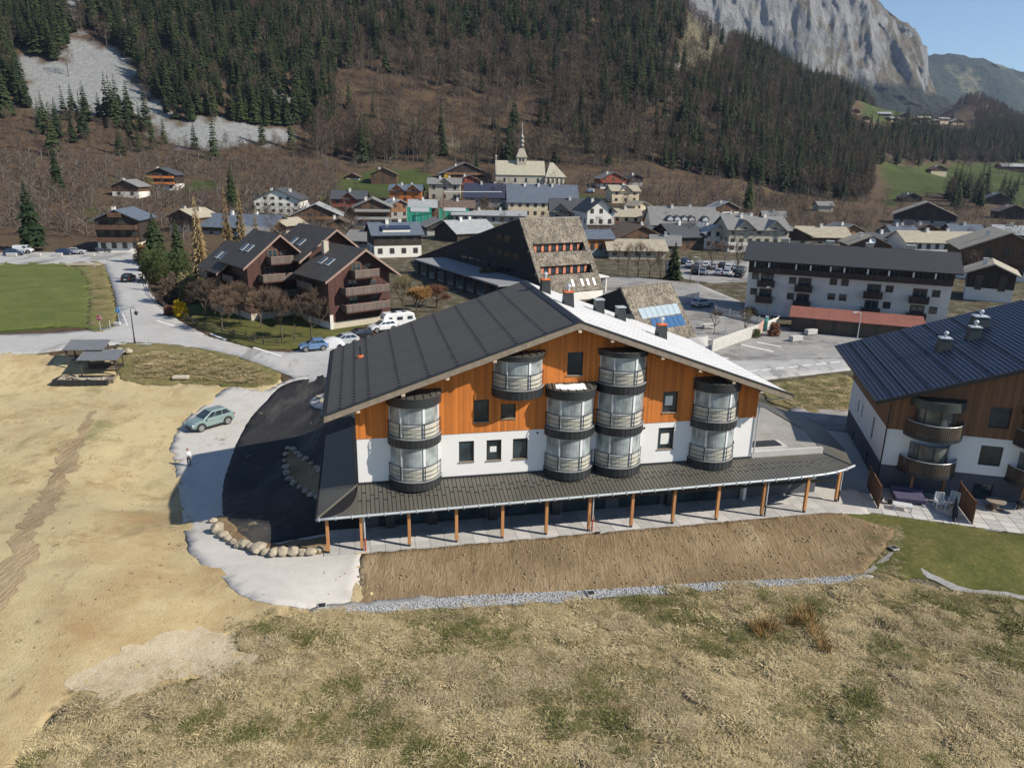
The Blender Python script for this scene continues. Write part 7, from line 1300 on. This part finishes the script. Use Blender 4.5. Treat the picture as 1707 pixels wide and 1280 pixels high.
p = drop(*c6(920, 706), .08); tag(bevel(MB().box(-.9, .9, -.4, .4, 0, .3).build('timber_crate', M('pale_wood', (.45,.40,.32), .8, .2, 3), None, loc=p, rz=.1), .03), 'pale flat wooden crate lying on the bare earth', 'crate')
p = drop(*c6(600, 580), .0); 
for i in range(5): tag(put('dark_boulder', STN[i], None, (p.x+i*.5-.6, p.y+(i % 2)*.6, p.z+.35), i, .9), 'dark boulder in the little heap behind the shelters', 'boulder', 'boulder heap behind the shelters')
p = drop(138, 444); o = empty('plank_bridge', p, radians(4), 'small bridge of pale beams over the ditch', 'bridge')
for i in range(4): MB().box(-3.4, 3.4, -.6+i*.5, -.3+i*.5, .25, .5).build('beam', M('pale_beam', (.42,.36,.26), .8, .2, 2), o)
for x in (-2.8, 2.8): MB().box(x-.2, x+.2, -.6, 1.2, -.3, .25).build('support', CONC, o)
for px in (20, 60, 96, 150): 
    p = drop(px, 428, .1); tag(bevel(MB().box(-1.2, 1.2, -.3, .3, 0, .8).build('concrete_barrier', CONC, None, loc=p, rz=radians(6)), .08), 'low concrete barrier at the far roadside, '+{20:'left-most',60:'second from the left',96:'third from the left',150:'right-most'}[px], 'barrier', 'concrete barriers at the far roadside')
for px, py, t_ in ((985,992,'midway along the chippings'),(537,1013,'at the gravel end of the chippings'),(1490,916,'by the lawn corner')): p = drop(px, py, .14); o = empty('drain_cover', p, YAW, 'dark square drain cover '+t_, 'drain cover'); MB().box(-.24, .24, -.24, .24, -.05, .04).build('frame', CONC, o); MB().box(-.19, .19, -.19, .19, .041, .055).build('lid', SLATE, o)
# neighbour's terrace
NO = NB.location; nf = Vector((cos(radians(-14)), sin(radians(-14)), 0)); ng = Vector((-nf.y, nf.x, 0))
def NT(x, y, z=.11): return NO+nf*x+ng*y+Vector((0,0,z))
for x, y0, y1, t_ in ((-.75,-4.1,-.3,'left'),(5.2,-4.9,-1.6,'right')):
    o = empty('privacy_screen', NT(x, y0), radians(-14), t_+' dark timber privacy screen on the neighbouring terrace', 'screen', 'privacy screens')
    for i in range(int((y1-y0)/.3)): MB().box(-.03, .03, i*.3, i*.3+.28, .05, 1.75).build('board', DKW, o)
    for yy in (0, y1-y0): MB().box(-.05, .05, yy-.05, yy+.05, 0, 1.85).build('post', DKW, o)
o = empty('daybed', NT(1.75, -1.9), radians(-14), 'low purple covered daybed by the timber screen', 'daybed'); bevel(MB().box(-1.1, 1.1, -.85, .85, .12, .5).build('mattress', M('purple_cover', (.06,.052,.10), .8, .2, 2, bmp=.3), o), .1, 3); MB().box(-1.1, 1.1, .5, .85, .5, .75).build('bolster', M('purple_cover', (.06,.052,.10)), o)
for sx in (-1, 1):
    for sy in (-.75, .75): MB().box(sx*1.0-.06, sx*1.0+.06, sy-.06, sy+.06, 0, .12).build('leg', FRAMEW, o)
o = empty('low_table', NT(.95, -3.75), radians(-20), 'white slatted low table in front of the purple daybed', 'table')
for i in range(6): MB().box(-.65, .65, -.35+i*.12, -.25+i*.12, .38, .42).build('slat', FRAMEW, o)
for sx in (-.55, .55):
    for sy in (-.28, .28): MB().box(sx-.04, sx+.04, sy-.04, sy+.04, 0, .38).build('leg', FRAMEW, o)
for x, y, r, t_ in ((3.7,-2.7,-10,'left one facing the lawn'),(4.75,-2.2,-40,'right one by the timber screen')):
    o = empty('garden_chair', NT(x, y), radians(r), 'white garden chair, '+t_, 'chair', 'white garden chairs')
    for i in range(5): MB().box(-.3, .3, -.3+i*.12, -.2+i*.12, .4, .43).build('seat_slat', FRAMEW, o)
    for i in range(5): MB().box(-.28+i*.12, -.2+i*.12, .3, .34, .43, 1.15).build('back_slat', FRAMEW, o)
    for sx in (-.3, .3):
        for sy in (-.28, .3): MB().box(sx-.03, sx+.03, sy-.03, sy+.03, 0, .62 if sy < 0 else 1.1).build('leg', FRAMEW, o)
        MB().box(sx-.04, sx+.04, -.3, .3, .62, .66).build('armrest', FRAMEW, o)
o = empty('spool_table', NT(7.7, -1.7), 0, 'round wooden cable-drum table by the neighbouring door', 'table'); MB().lathe([(.6,.0),(.6,.06)], 20).build('base_disc', FASC, o); MB().lathe([(.25,.06),(.25,.62)], 12).build('drum', FASC, o); MB().lathe([(.65,.62),(.65,.69)], 20).build('top_disc', FASC, o)
o = empty('barbecue', NT(9.2, -2.1), 0, 'black kettle barbecue at the right edge of the terrace', 'barbecue'); MB().lathe([(.05,.55),(.3,.65),(.38,.8),(.38,.85),(.3,1.0),(.05,1.1)], 14).build('kettle', SEAM, o)
for t in range(3): MB().tube([(.28*cos(t*2.1),.28*sin(t*2.1),.62),(.42*cos(t*2.1),.42*sin(t*2.1),0)], .02, 5).build('leg', ZINC, o)
o = empty('folded_parasol', NT(4.1, -4.9), 0, 'dark folded parasol lying against the right timber screen', 'parasol'); MB().tube([(0,0,.12),(.5,.9,.35),(.8,1.5,1.1)], [.14,.2,.05], 8).build('canopy', M('dark_canvas', (.03,.03,.032), .9), o); MB().tube([(-.2,-.4,.08),(1.0,1.9,1.4)], .03, 6).build('pole', SLATE, o)
for x, y, t_ in ((-.3,-2.6,'against the left screen'),(.3,-3.0,'beside the low table')): o = empty('plant_pot', NT(x, y), 0, 'dark plant pot '+t_, 'pot', 'plant pots on the terrace'); MB().lathe([(.16,0),(.22,.38),(.24,.4),(.19,.4)], 12).build('pot', SLATE, o); MB().lathe([(.18,.36),(.02,.4)], 10).build('soil', soilm, o)
p = W(-.69+15.3, 44.8-2.95); o = empty('broom', p, YAW, 'broom leaning against the middle post of the colonnade', 'broom'); MB().tube([(.35,-.02,.12),(.1,.25,1.5)], .018, 5).build('handle', POST, o); MB().box(.2, .55, -.08, .04, .1, .2).build('head', SEAM, o)
# ---- the air of the valley
hb = MB().box(-4500, 6500, -400, 6200, -4, 1900).build('haze', None); tag(hb, 'thin blue mountain air filling the valley', None, None, 'stuff')
hm = bpy.data.materials.new('valley_air'); hm.use_nodes = True; t = hm.node_tree; t.nodes.clear(); pv = N(t, 'ShaderNodeVolumePrincipled'); pv.inputs['Color'].default_value = (.50, .68, 1, 1); pv.inputs['Density'].default_value = .00005; pv.inputs['Anisotropy'].default_value = .1
hout = N(t, 'ShaderNodeOutputMaterial'); L(t, pv.outputs[0], hout.inputs['Volume']); hb.data.materials.append(hm)
